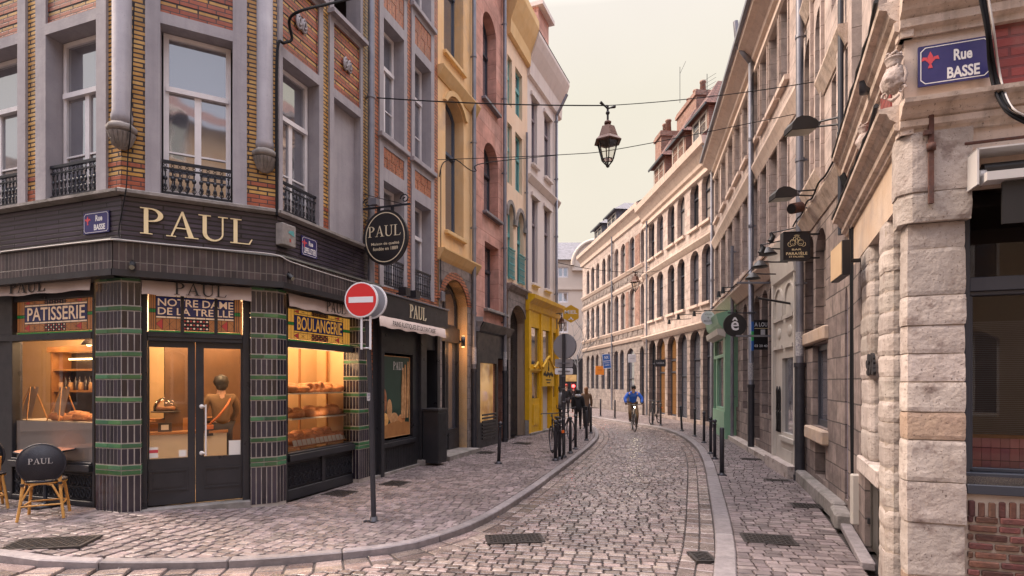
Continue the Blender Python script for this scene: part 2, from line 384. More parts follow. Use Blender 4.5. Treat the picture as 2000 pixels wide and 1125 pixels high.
def dense(P, st):
    """smooth resample of an open polyline (Catmull-Rom)"""
    out = []
    for i in range(len(P)-1):
        p0 = Vector(P[max(0,i-1)]); p1 = Vector(P[i]); p2 = Vector(P[i+1]); p3 = Vector(P[min(len(P)-1,i+2)])
        n = max(1, int((p2-p1).length/st))
        for k in range(n):
            t = k/n; out.append(.5*((2*p1)+(p2-p0)*t+(2*p0-5*p1+4*p2-p3)*t*t+(3*p1-p0-3*p2+p3)*t**3))
    out.append(Vector(P[-1])); return out
def offset(P, d):
    out = []
    for i, p in enumerate(P):
        t = (P[min(len(P)-1,i+1)]-P[max(0,i-1)]).normalized(); out.append(p+Vector((t.y,-t.x))*d)
    return out
KLd = dense(KL, .25); KRd = dense(KR, .25)      # outer (road side) edges
def stone(mb, c4, z, hgt=.03, inset=.009, jit=.004):
    cen = sum(c4, Vector((0,0)))/4
    dz = R.uniform(-jit, jit); tx = R.uniform(-.012,.012); ty = R.uniform(-.012,.012)
    vs = []
    for ring, (ins, h) in enumerate(((0, -hgt), (.002, -.006), (inset, 0))):
        for p in c4:
            d = cen-p; L = d.length; q = p+d*min(.9, ins*1.4/L); zz = z+h+dz+(q.x-cen.x)*tx+(q.y-cen.y)*ty
            vs.append((q.x+R.uniform(-.002,.002), q.y+R.uniform(-.002,.002), zz))
    fs = [(a, (a+1)%4, (a+1)%4+4, a+4) for a in range(4)]+[(a+4, (a+1)%4+4, (a+1)%4+8, a+8) for a in range(4)]+[(8,9,10,11)]
    mb.add(vs, fs[:8], None, False); b = len(mb.v)-12; mb.f.append([8+b,9+b,10+b,11+b]); mb.mi.append(mb.mi[-1]); mb.sm.append(False)
def fill(mb, poly, path, rowh, lw, zf, gap=.014, tmax=14, jit=.004):
    P = [Vector(p) for p in poly]; n = len(P); pa = []
    acc = 0; rows = [(path[0], (path[1]-path[0]).normalized())]
    for i in range(len(path)-1):
        seg = path[i+1]-path[i]; L = seg.length
        while acc+rowh <= L+1e-9: 
            acc += rowh
            t0 = (path[i]-path[max(0,i-1)] if i else seg).normalized(); tn = (path[min(len(path)-1,i+2)]-path[i+1] if i < len(path)-2 else seg).normalized()
            rows.append((path[i]+seg*(acc/L), seg.normalized()))
        acc -= L
    # smooth directions
    dirs = [r[1] for r in rows]
    for _ in range(12): dirs = [(dirs[max(0,i-1)]+dirs[i]*2+dirs[min(len(dirs)-1,i+1)]).normalized() for i in range(len(dirs))]
    for i in range(len(rows)-1):
        c0, c1 = rows[i][0], rows[i+1][0]; n0 = Vector((dirs[i].y,-dirs[i].x)); n1 = Vector((dirs[i+1].y,-dirs[i+1].x))
        c = (c0+c1)/2; nn = (n0+n1)/2; ts = []
        for k in range(n):
            a, b = P[k], P[(k+1)%n]; d = b-a; den = nn.x*d.y-nn.y*d.x
            if abs(den) < 1e-9: continue
            w = a-c; t = (w.x*d.y-w.y*d.x)/den; u = (w.x*nn.y-w.y*nn.x)/den
            if 0 <= u < 1: ts.append(t)
        ts.sort()
        for k in range(0, len(ts)-1, 2):
            a, b = max(-tmax,ts[k]), min(tmax,ts[k+1])
            if b-a < .05: continue
            t = a
            while t < b-.02:
                w = R.uniform(*lw); e = t+w
                if b-e < lw[0]*.6: e = b
                g = gap/2
                if (n0 and (c0-c1).length > .3*rowh):
                    h_ = gap*.75; q = [c0+n0*(t+g)+dirs[i]*h_, c0+n0*(e-g)+dirs[i]*h_, c1+n1*(e-g)-dirs[i]*h_, c1+n1*(t+g)-dirs[i]*h_]
                    stone(mb, q, zf((q[0].x+q[2].x)/2, (q[0].y+q[2].y)/2), jit=jit)
                t = e
def ground_sheet(name, poly, z, m, zf=None, **kw):
    mb = MB(m); mb.add([(x,y,z) for x,y in poly], [tuple(range(len(poly)))]); return mb.build(name, **kw)
g = MB(MATS['earth']); g.add([(-400,-60,-.22),(400,-60,-.22),(400,900,-.22),(-400,900,-.22)], [(0,1,2,3)]); g.build('ground', kind='structure')
def strip(mb, A, B, za, zb=None, m=None):
    zb = za if zb is None else zb
    for i in range(len(A)-1):
        f = lambda p, z: (p.x, p.y, z+gz(p.x,p.y))
        mb.add([f(A[i],za), f(A[i+1],za), f(B[i+1],zb), f(B[i],zb)], [(0,1,2,3)], m)
# bed of the road and pavements: a grid that follows gz
def bed(name, x0, x1, y0, y1, z, m, st=.8, hole=None):
    mb = MB(m); nx = int((x1-x0)/st); ny = int((y1-y0)/st); vs = []
    for j in range(ny+1):
        for i in range(nx+1):
            x = x0+(x1-x0)*i/nx; y = y0+(y1-y0)*j/ny; vs.append((x,y,z+gz(x,y)))
    mb.add(vs, [(j*(nx+1)+i, j*(nx+1)+i+1, (j+1)*(nx+1)+i+1, (j+1)*(nx+1)+i) for j in range(ny) for i in range(nx)])
    return mb.build(name, kind='structure')
bed('road_bed', -14, 14, -4, 60, -.085, MATS['joint'])
zroad = lambda x, y: -.06+gz(x,y)
zpave = lambda x, y: 0.0+gz(x,y)
# gutters run along both kerbs
gut = .34
GL = offset(KLd, gut); GRr = offset(KRd, -gut)
road_poly = [(p.x,p.y) for p in GL]+[(p.x,p.y) for p in reversed(GRr)]
cl = dense([(.3,1.4),(.7,4.2),(1.55,8.5),(3.0,13.2),(4.15,18),(4.4,22),(4.2,25),(3.3,28.5),(1.2,31),(-2,32.6),(-9,35)], .1)
rb = MB(MATS['sett'])
fill(rb, road_poly, cl, .108, (.11,.185), zroad, jit=.004, gap=.015)
# gutter stones: long side follows the kerb
for A, B in ((KLd, GL), (GRr, KRd)):
    for lane in range(2):
        k = .2
        i = 0
        while i < len(A)-1:
            q = [A[i].lerp(B[i], lane/2+.02), A[i].lerp(B[i], lane/2+.48), A[i+1].lerp(B[i+1], lane/2+.48), A[i+1].lerp(B[i+1], lane/2+.02)]
            q = [q[0].lerp(q[3],.03), q[1].lerp(q[2],.03), q[2].lerp(q[1],.03), q[3].lerp(q[0],.03)]
            stone(rb, q if lane < 5 else q, zroad(q[0].x,q[0].y)-.012, jit=.003); i += 1
rb.build('road', kind='structure')
# kerbs
def kerb(name, P, d):
    mb = MB(MATS['kerbstone']); 
    Q = offset(P, d); i = 0
    while i < len(P)-1:
        j = min(len(P)-1, i+4); g_ = .004
        A = P[i:j+1]; B = Q[i:j+1]; n = len(A)
        if d > 0: A, B = B, A
        up = [(p.x,p.y,.004+gz(p.x,p.y)) for p in A]+[(p.x,p.y,.004+gz(p.x,p.y)) for p in B]
        t0 = (A[1]-A[0]).normalized()*g_; t1 = (A[-1]-A[-2]).normalized()*g_
        up[0] = (up[0][0]+t0.x,up[0][1]+t0.y,up[0][2]); up[n] = (up[n][0]+t0.x,up[n][1]+t0.y,up[n][2]); up[n-1] = (up[n-1][0]-t1.x,up[n-1][1]-t1.y,up[n-1][2]); up[-1] = (up[-1][0]-t1.x,up[-1][1]-t1.y,up[-1][2])
        dn = [(x,y,z-.1) for x,y,z in up]; N = 2*n
        fs = [(k,k+n,k+n+1,k+1) for k in range(n-1)] + [(k,k+1,k+1+N,k+N) for k in range(n-1)]+[(k+n+1,k+n,k+n+N,k+n+1+N) for k in range(n-1)] + [(n,0,N,n+N),(n-1,2*n-1,2*n-1+N,n-1+N)]
        mb.add(up+dn, fs); i = j
    return mb.build(name, kind='structure', bevel=.012)
kerb('kerb', KLd, -.13); kerb('kerb', KRd, .2)
KLi = offset(KLd, -.135); KRi = offset(KRd, .2)
pl = MB(MATS['sett_pave'])
lef = [(p.x,p.y) for p in KLi]+[(-12,33.5),(-14,34),(-14,8)]
bA, bB, bD = Vector((-4.86,7.0)), Vector((-3.32,7.86)), Vector((1.8,21.8))
lef_poly = [(p.x,p.y) for p in KLi]+[(-12,32.8),(1.55,23.2),(bD.x,bD.y),(.45,19),(-1.2,14.4),(-2.666,10.0),(bB.x,bB.y),(bA.x,bA.y),(-12,9.5)]
dl = Vector((.3219,.9468))
fill(pl, lef_poly, [Vector((-2.5,3.0))+dl*(.1*i) for i in range(260)], .104, (.11,.17), zpave, jit=.003, tmax=12, gap=.011)
pl.build('pavement', kind='structure')
pr = MB(MATS['sett_pave'])
rig_poly = [(p.x,p.y) for p in KRi]+[(-12,41),(5.3,42),(7.0,30),(8.2,23),(8.0,21.5),(5.98,12.35),(4.8,9.0),(3.0,4.4),(9,2.0),(9,0),(2.6,0)]
cl2 = dense([(1.6,.5),(2.45,4.2),(3.4,8.5),(4.85,13.2),(6.3,18),(7.2,22),(6.9,26),(6,30),(3,34.5),(-2,37),(-9,40)], .1)
fill(pr, rig_poly, cl2, .112, (.12,.19), zpave, jit=.003, tmax=4, gap=.012)
pr.build('pavement', kind='structure')
# ================================================================ MATERIALS OF THE HOUSES
mat('brick_yellow', (.64,.32,.07), .35, col2=(.72,.44,.14), nscale=2, brick=dict(w=.24,h=.058,m=.011,mc=(.05,.03,.028),b=.9,wob=.004))
mat('brick_red', (.40,.09,.04), .4, col2=(.48,.13,.06), nscale=2, brick=dict(w=.21,h=.058,m=.007,mc=(.09,.05,.045),b=.6,wob=.004))
mat('brick_orange', (.52,.16,.075), .5, col2=(.58,.22,.10), nscale=2, brick=dict(w=.21,h=.07,m=.011,mc=(.09,.05,.045),b=.6,wob=.004))
mat('brick_panel', (.52,.16,.08), .5, col2=(.6,.24,.12), nscale=2, brick=dict(w=.16,h=.055,m=.008,mc=(.16,.08,.06),b=.5,wob=.0,vert=True))
mat('brick_glazed', (.045,.035,.058), .3, col2=(.075,.058,.085), nscale=2, brick=dict(w=.9,h=.062,m=.010,mc=(.008,.007,.009),b=1.2,wob=.003), spec=.6)
mat('tile_soldier', (.035,.03,.04), .3, col2=(.10,.075,.08), nscale=4, brick=dict(w=.36,h=.072,m=.006,mc=(.19,.17,.155),b=.6,wob=.003,vert=True,off=0), spec=.6, streak=.0)
mat('cement', (.30,.28,.305), .75, col2=(.38,.355,.375), nscale=2.2, bump=.35, bscale=18, streak=.45, dirt_col=(.15,.14,.165), pits=.25)
mat('ledge_stone', (.2,.18,.17), .85, col2=(.33,.30,.28), nscale=7, bump=.8, bscale=25, dirt=.8, dirt_col=(.05,.055,.035))
mat('mossy_cap', (.06,.065,.05), .5, col2=(.10,.09,.08), nscale=9, bump=.4)
mat('tile_dark', (.022,.018,.028), .16, island=.5, spec=.7)
mat('tile_green', (.03,.11,.06), .15, col2=(.07,.17,.06), nscale=3, island=.4, spec=.7)
mat('tile_joint', (.48,.43,.38), .8, col2=(.3,.27,.25), nscale=5)
mat('shop_black', (.018,.019,.023), .38, col2=(.028,.028,.034), nscale=3, spec=.5, bump=.05)
mat('iron', (.014,.016,.024), .35, metal=.2)
mat('white_paint', (.8,.77,.78), .45, col2=(.68,.65,.66), nscale=4)
mat('gold', (.88,.72,.42), .4)
mat('cream_letter', (.75,.66,.48), .4)
mat('canvas', (.60,.49,.43), .85, col2=(.5,.40,.36), nscale=3, bump=.2, bscale=8)
mat('black_paint', (.012,.011,.012), .5)
mat('zinc', (.17,.175,.21), .45, col2=(.25,.25,.28), nscale=3, metal=.5)
mat('cable', (.012,.012,.014), .8, spec=.2)
mat('cable_white', (.5,.47,.45), .6)
mat('plate_blue', (.025,.025,.12), .35, col2=(.045,.04,.16), nscale=5)
mat('plate_white', (.75,.73,.72), .4)
mat('plate_red', (.62,.07,.09), .4)
mat('sg_orange', (.34,.14,.055), .25, col2=(.22,.08,.04), nscale=9, emit=(.6,.22,.07), estr=.16)
mat('sg_amber', (.5,.25,.05), .25, col2=(.3,.12,.04), nscale=8, emit=(.9,.45,.08), estr=.30)
mat('sg_blue', (.02,.025,.08), .2, emit=(.03,.03,.12), estr=.15)
mat('sg_cream', (.7,.52,.38), .3, emit=(.9,.6,.4), estr=.22)
mat('sg_red', (.35,.04,.04), .3, emit=(.5,.05,.04), estr=.2)
mat('sg_green', (.02,.25,.05), .3, emit=(.03,.25,.06), estr=.1)
mat('shop_wall', (.72,.50,.28), .7, col2=(.62,.42,.22), nscale=1)
mat('shop_wall2', (.16,.085,.045), .5, col2=(.09,.05,.03), nscale=1.5)
mat('shop_floor', (.45,.36,.26), .5)
mat('shop_dark', (.05,.035,.03), .5)
mat('wood_warm', (.42,.2,.07), .5, col2=(.3,.13,.045), nscale=4)
mat('counter_white', (.7,.66,.6), .4)
mat('frosted', (.88,.84,.82), .55, col2=(.74,.70,.69), nscale=.7)
mat('crust', (.62,.33,.12), .6, col2=(.42,.18,.06), nscale=14, bump=.5, bscale=40, island=.35)
mat('price_card', (.8,.77,.72), .5)
mat('lamp_glow', (1,.7,.4), .5, emit=(1,.62,.25), estr=7)
glass('glass_up', (.10,.105,.13), ior=2.6)
glass('glass_dark', (.02,.022,.026), ior=1.9)
clear_glass('glass_shop'); clear_glass('glass_mirror', (.8,.8,.82), ior=1.42)
glass('glass_curtain', (.33,.30,.29), ior=1.8)
mat('metal_dark', (.035,.036,.045), .45, col2=(.05,.05,.06), nscale=8, metal=.3); mat('sticker', (.6,.58,.56), .5, col2=(.15,.15,.2), nscale=40)
mm = MATS
def column_bands(par, runs, z0, z1, zb, name='tiled_pier'):
    """glazed pier: mortar body with vertical dark tiles between green bands. runs = list of ((x,y),(x,y)) faces seen from outside, left to right"""
    o = MB(mm['tile_joint']); pts = []
    for a, b in runs: pts += [a]
    pts.append(runs[-1][1])
    return o, pts
def tile_face(mb, a, b, z0, z1, bands, tw=.062):
    a = Vector(a); b = Vector(b); d = b-a; L = d.length; d /= L; nrm = Vector((d.y,-d.x)); n = max(1, round(L/tw)); w = L/n
    def t(u0, u1, za, zb_, m, p=.006):
        P = [a+d*u0, a+d*u1]; q = [P[0]+nrm*p, P[1]+nrm*p]; r = .003
        vs = [(P[0].x,P[0].y,za),(P[1].x,P[1].y,za),(P[1].x,P[1].y,zb_),(P[0].x,P[0].y,zb_),
              (q[0].x+d.x*r,q[0].y+d.y*r,za+r),(q[1].x-d.x*r,q[1].y-d.y*r,za+r),(q[1].x-d.x*r,q[1].y-d.y*r,zb_-r),(q[0].x+d.x*r,q[0].y+d.y*r,zb_-r)]
        mb.add(vs, [(4,5,6,7),(0,1,5,4),(1,2,6,5),(2,3,7,6),(3,0,4,7)], m)
    zz = z0
    for bz in bands+[z1]:
        top = bz-.012 if bz != z1 else z1
        for i in range(n):
            if top-zz > .03: t(i*w+.006, (i+1)*w-.006, zz+.004, top, mm['tile_dark'])
        if bz != z1:
            k = max(1, round(L/.2))
            for i in range(k): t(i*L/k+.002, (i+1)*L/k-.002, bz, bz+.052, mm['tile_green'], .008)
            zz = bz+.064
def railing(par, a, b, z, h, y, name='railing', n=None, m=None):
    mb = MB(m or mm['iron']); n = n or int((b-a)/.075)
    mb.box(a, b, y-.02, y+.02, z+h-.035, z+h); mb.box(a, b, y-.012, y+.012, z+h-.11, z+h-.09); mb.box(a, b, y-.015, y+.015, z+.03, z+.055)
    for i in range(n):
        x = a+(b-a)*(i+.5)/n
        mb.tube([(x,y,z+.05),(x,y,z+h-.1)], .009, 5, cap=False)
        for zz, r in ((z+h*.3,.02),(z+h*.5,.026),(z+h*.72,.018)): mb.ball((x,y,zz), (r,.014,r*1.3), 6)
        mb.tube([(x+.016*cos(q*pi/3), y, z+h-.062+.02*sin(q*pi/3)) for q in range(6)], .005, 4, closed=True)
        mb.tube([(x+.024*cos(q*pi/3), y, z+.10+.03*sin(q*pi/3)) for q in range(6)], .006, 4, closed=True)
    return mb.build(name, par)
def plate(name, label, f, pxs, pys, y, lines, cat='street sign'):
    """enamel street name plate: f facade, pixel box, lines = [(text,x0,x1,z0,z1) fractions]"""
    u0, u1 = f.U(pxs[0],y), f.U(pxs[1],y); z1, z0 = f.Z(pxs[0],pys[0],y), f.Z(pxs[0],pys[1],y)
    x, yy = f.W(u0,y); t = thing(name, label, cat, (x,yy,z0), f.a); w = u1-u0; h = z1-z0; c = h*.1
    oct_ = lambda a, cc: [(a+cc,a),(w-a-cc,a),(w-a,a+cc),(w-a,h-a-cc),(w-a-cc,h-a),(a+cc,h-a),(a,h-a-cc),(a,a+cc)]
    b = MB(mm['plate_blue']); b.prism(oct_(0,.004), -.012, 0); b.build('plate', t)
    b = MB(mm['plate_white']); A = oct_(h*.045,c); B = oct_(h*.045+h*.022,c*.9)
    for i in range(8):
        b.add([(A[i][0],-.0135,A[i][1]),(A[(i+1)%8][0],-.0135,A[(i+1)%8][1]),(B[(i+1)%8][0],-.0135,B[(i+1)%8][1]),(B[i][0],-.0135,B[i][1])], [(0,1,2,3)])
    b.build('border', t)
    b = MB(mm['plate_white'])
    for s, a0, a1, c0, c1 in lines: text(b, s, w*a0, w*a1, h*c0, h*c1, -.0137, bold=.032)
    b.build('lettering', t)
    b = MB(mm['plate_red']); cx, cz, s = w*.17, h*.62, h*.2     # fleur-de-lis
    b.prism([(cx-s*.22,cz-s*.3),(cx,cz-s*.5),(cx+s*.22,cz-s*.3),(cx+s*.28,cz+s*.45),(cx,cz+s*1.1),(cx-s*.28,cz+s*.45)], -.0145, -.012)
    for q in (-1, 1):
        P = [(cx+q*s*.1,cz-s*.35),(cx+q*s*.55,cz+s*.1),(cx+q*s*.95,cz+s*.0),(cx+q*s*.8,cz+s*.5),(cx+q*s*.35,cz+s*.4)]
        b.prism(P if q > 0 else P[::-1], -.0142, -.012)
    b.prism([(cx-s*.25,cz-s*.95),(cx+s*.25,cz-s*.95),(cx+s*.1,cz-s*.45),(cx-s*.1,cz-s*.45)], -.0144, -.012)
    b.build('emblem', t)
    return t
def pipe(par, f, px, zlo, zhi, r=.055, y=-.09, m=None, name='drainpipe', elbow=None, joints=2.2):
    u = f.U(px, y); mb = MB(m or mm['zinc']); pts = [(u,y,zlo),(u,y,zhi)]
    if elbow: pts += elbow(u, zhi)
    mb.tube(pts, r, 10)
    z = zlo+joints*.6
    while z < zhi: mb.tube([(u,y,z-.03),(u,y,z+.03)], r*1.22, 10); mb.box(u-.012,u+.012,y,y+.12,z-.015,z+.015); z += joints
    return mb.build(name, par)
# ================================================================ CORNER BUILDING OF THE BAKERY (three faces)
A_ = Vector((-4.888,6.915)); B_ = Vector((-3.299,7.763)); d1 = Vector((.9443,-.329)).normalized(); d3 = Vector((.3219,.9468)).normalized()
o1 = A_-d1*7; F1 = Fac(o1.x,o1.y,A_.x,A_.y); F2 = Fac(A_.x,A_.y,B_.x,B_.y); e3 = B_+d3*30; F3 = Fac(B_.x,B_.y,e3.x,e3.y)
LT, LB, SC, SB = F1.Z(236,369), F1.Z(236,381), F1.Z(236,477), F1.Z(236,533)
uC = F3.U(728)
bak = thing('corner_building', 'corner bakery building with black glazed fascia, grey window surrounds and yellow brick', 'building', (A_.x,A_.y,0), 0)
def face_root(f, par):      # a facade's own frame inside the building: parts are placed through it
    return Vector((f.O.x-A_.x, f.O.y-A_.y, 0)), f.a
def put(o, f):
    p, a = face_root(f, None); o.location = p; o.rotation_euler = (0,0,a); return o
ZT = 10.2
def levels(f, pxl): return None
# vertical levels read on the chamfer
zo = F2.Z(313,47); zl = F2.Z(313,25); zs2 = zl+1.12; zo2 = zs2+.12+ (zo-LT)*.95; zl2 = zo2+.18
F3z = dict(o=F3.Z(549,113), l=F3.Z(549.6,82), s=F3.Z(552,20))
def bay(f, oa, ob, ca, cb, ztop=ZT, rail=True, open2=True, blind=False):
    ua, ub, va, vb = f.U(oa), f.U(ob), f.U(ca), f.U(cb)
    return ua, ub, va, vb
def upper_face(f, u0, u1, bays, nm):
    """brick skin with openings, grey surrounds, panels, windows and railings"""
    holes = []
    for (ua,ub,va,vb,blind) in bays:
        holes += [(ua,ub,LT,zo),(ua,ub,zs2+.02,zo2)]
    mb = MB(mm['brick_yellow']); wall(mb, u0, u1, LT-.02, ZT, holes, 0, .26, mm['brick_yellow'], mm['cement'])
    sr = MB(mm['cement']); rd = mb; RD = mm['brick_red']
    P = .035
    for (ua,ub,va,vb,blind) in bays:
        sr.box(va,ua,-P,.0,LT,ZT); sr.box(ub,vb,-P,.0,LT,ZT)
        sr.box(ua,ub,-P,.0,zo,zl); sr.box(ua,ub,-P,0,zo2,zl2)
        sr.box(ua,ub,-P-.001,.0,zs2-.06,zs2+.02); sr.box(va-.02,vb+.02,-P-.1,0,zs2+.02,zs2+.09)
        # striped brick panel with a carved knot
        k = int((zs2-.06-zl)/.058/3)
        for i in range(k+1):
            a = zl+i*.174; rd.box(ua,ub,-.006,0.001,a,min(a+.116,zs2-.06),RD)
        c = (ua+ub)/2; h = (zs2+zl)/2
        for q in range(2):
            sr.tube([(c-.055+.11*q+.045*cos(t*pi/4), -.03, h+.1*sin(t*pi/4)) for t in range(8)], .022, 6, closed=True)
            sr.tube([(c-.055+.11*q+.03*cos(t*pi/4), -.045, h+.05*sin(t*pi/4)) for t in range(8)], .018, 6, closed=True)
        sr.ball((c,-.035,h), (.06,.02,.03), 8)
        if blind: sr.box(ua,ub,.10,.14,LT,zo)
    # red courses low on the brick strips
    xs = [u0]+[v for b_ in bays for v in b_[2:4]]+[u1]
    for i in range(0, len(xs), 2):
        a, b = xs[i], xs[i+1]
        if b-a < .02: continue
        rd.box(a,b,-.005,.001,LT,LT+.174,RD); rd.box(a,b,-.005,.001,LT+.29,LT+.348,RD)
    put(sr.build('window_surround', bak), f); put(mb.build('brick_wall', bak), f)
    for (ua,ub,va,vb,blind) in bays:
        if not blind:
            w = window(bak, ua+.02, ub-.02, LT+.05, zo-.01, .17, mm['white_paint'], mm['glass_up'], bw=.06, mull=(.5,), trans=(.655,), bars=(.27,)); put(w, f)
            r = railing(bak, ua+.01, ub-.01, LT, .46, .03); put(r, f)
            w = window(bak, ua+.02, ub-.02, zs2+.09, zo2-.01, .17, mm['white_paint'], mm['glass_up'], bw=.06, mull=(.5,), trans=(.655,), bars=(.27,)); put(w, f)
            r = railing(bak, ua+.01, ub-.01, zs2+.09, .42, -.02); put(r, f)
U = F1.U
upper_face(F1, 0, F1.L, [(U(-95),U(39.5),U(-130),U(55),False),(U(94.6),U(193),U(74.7),U(212),False)], 'basse')
U = F2.U
upper_face(F2, 0, F2.L, [(U(313.5),U(454.5),U(284),U(482),False)], 'corner')
U = F3.U
upper_face(F3, 0, uC, [(U(548.6),U(620),U(541.5),U(628),False),(U(649),U(701),U(641),U(706),True)], 'lepelletier')
# ledge, glazed fascia, soldier course
for f, a, b in ((F1,0,F1.L),(F2,0,F2.L),(F3,0,uC)):
    la = .0 if f is F1 else -.0
    m1 = MB(mm['ledge_stone']); m1.xprism([(-.10,LB+.02),(-.02,LB),(.1,LB),(.1,LT),(-.06,LT),(-.10,LT-.02)], a-(.03 if f is not F1 else 0), b+(.03 if f is not F3 else 0)); put(m1.build('ledge', bak), f)
    m1 = MB(mm['brick_glazed']); m1.box(a, b, 0, .2, SC-.05, LB); put(m1.build('fascia', bak), f)
    m1 = MB(mm['tile_soldier']); m1.box(a-(.06 if f is not F1 else 0), b+(.06 if f is not F3 else 0), -.16, .15, SB+.02, SC)
    m1.xprism([(-.19,SC),(.05,SC),(.05,SC+.04),(-.10,SC+.045),(-.18,SC+.03)], a-(.075 if f is not F1 else 0), b+(.075 if f is not F3 else 0), mm['mossy_cap'])
    m1.box(a-(.07 if f is not F1 else 0), b+(.07 if f is not F3 else 0), -.175, .15, SB-.06, SB+.02, mm['shop_black'])
    put(m1.build('soldier_course', bak), f)
# corner half-columns on shell corbels
for f, px, zc in ((F2,.01,F1.Z(240,292)),(F2,F2.U(517),F1.Z(240,292))):
    mb = MB(mm['cement']); x = px
    mb.lathe([(.11,zc+.29),(.12,zc+.4),(.105,zc+.45),(.105,ZT)], (x,-.02,0), 16)
    put(mb.build('half_column', bak), f)
    mb = MB(mm['ledge_stone']); mb.lathe([(.02,zc),(.06,zc+.02),(.095,zc+.08),(.12,zc+.15),(.125,zc+.2)], (x,-.03,0), 14); mb.lathe([(.13,zc+.2),(.165,zc+.22),(.165,zc+.27),(.13,zc+.30)], (x,-.03,0), 8)
    for q in range(9):
        a = pi+pi*q/8; mb.tube([(x+.02*cos(a),-.03+.02*sin(a),zc-.005),(x+.085*cos(a),-.03+.085*sin(a),zc+.05),(x+.13*cos(a),-.03+.13*sin(a),zc+.19)], [.012,.022,.03], 6)
    put(mb.build('shell_corbel', bak), f)
# big letters on the chamfer
u0, u1 = F2.U(274), F2.U(493); zt_ = F2.Z(280,406); zb_ = F2.Z(280,457)
mb = MB(mm['gold']); paul(mb, u0, u1, zb_, zt_, -.012, th=.018); put(mb.build('sign_lettering', bak), F2)
# tiled piers
bz = [F1.Z(240,v) for v in (929,919,876,830,785,740,695,650,605)]
for nm, runs in (('A', [(F1,F1.U(187),F1.L),(F2,0,F2.U(275))]), ('B', [(F2,F2.U(490),F2.L),(F3,0,F3.U(559))]), ('C', [(F3,F3.U(701),F3.U(723))])):
    w = lambda f, u, y: Vector(f.W(u,y))-A_
    out = []
    for f, a, b in runs: out += [w(f,a,0), w(f,b,0)]
    if len(runs) == 2: out = [out[0], out[1], out[3]]
    inn = [w(runs[-1][0],runs[-1][2],.32), w(runs[0][0],runs[0][1],.32)]
    if len(runs) == 1: out = out[:2]
    mb = MB(mm['tile_joint']); mb.vprism([(p.x,p.y) for p in out+inn], -.03, SB-.05)
    base = .08 if nm == 'A' else .03
    bands = [z-(0 if nm == 'A' else .0) for z in bz]
    for i in range(len(out)-1): tile_face(mb, out[i], out[i+1], base+.03, bz[-1]+.35, bands)
    for i in range(len(out)-1): 
        a, b = out[i], out[i+1]; tile_face(mb, a, b, bz[-1]+.36, bz[-1]+.45, [bz[-1]+.37])
    # returns into the openings
    tile_face(mb, inn[1], out[0], base+.03, bz[-1]+.35, bands, .07); tile_face(mb, out[-1], inn[0], base+.03, bz[-1]+.35, bands, .07)
    mb.vprism([(p.x,p.y) for p in out+inn], -.05, base, mm['ledge_stone']) if False else None
    mb.build('tiled_pier', bak, m=None)
# ---- shopfronts: joinery in plane y=.14
def bk_awning(f, pa, pb, pyt, pyb, y, lets, lm, name='awning'):
    a, b = f.U(pa,y), f.U(pb,y); zt = f.Z(pa,pyt,y); zb = f.Z(pa,pyb,y)
    mb = MB(mm['canvas']); n = 24
    vs = []
    for k, (zz, yy) in enumerate(((zt,y+.06),(zt-.01,y),(zb,y))):
        for i in range(n+1):
            t = i/n; vs.append((a+(b-a)*t, yy-.008*sin(t*19+k)-(.02 if k == 2 else 0), zz+(.008*sin(t*23) if k == 2 else 0)))
    vs2 = [(x,yy+.006,z) for x,yy,z in vs]; N = len(vs)
    fs = [(r*(n+1)+i, (r+1)*(n+1)+i, (r+1)*(n+1)+i+1, r*(n+1)+i+1) for r in range(2) for i in range(n)]
    mb.add(vs+vs2, fs+[tuple(q+N for q in f_[::-1]) for f_ in fs], None, True)
    o = mb.build(name, bak); put(o, f)
    lb = MB(mm['black_paint'])
    for (s, la, lb_, za, zb2) in lets:
        xa, xb = a+(b-a)*la, a+(b-a)*lb_; z0, z1 = zb+(zt-zb)*za, zb+(zt-zb)*zb2
        if s == 'PAUL': paul(lb, xa, xb, z0, z1, y-.028, th=.004)
        else: text(lb, s, xa, xb, z0, z1, y-.03)
    l = lb.build('lettering', o)
    return o
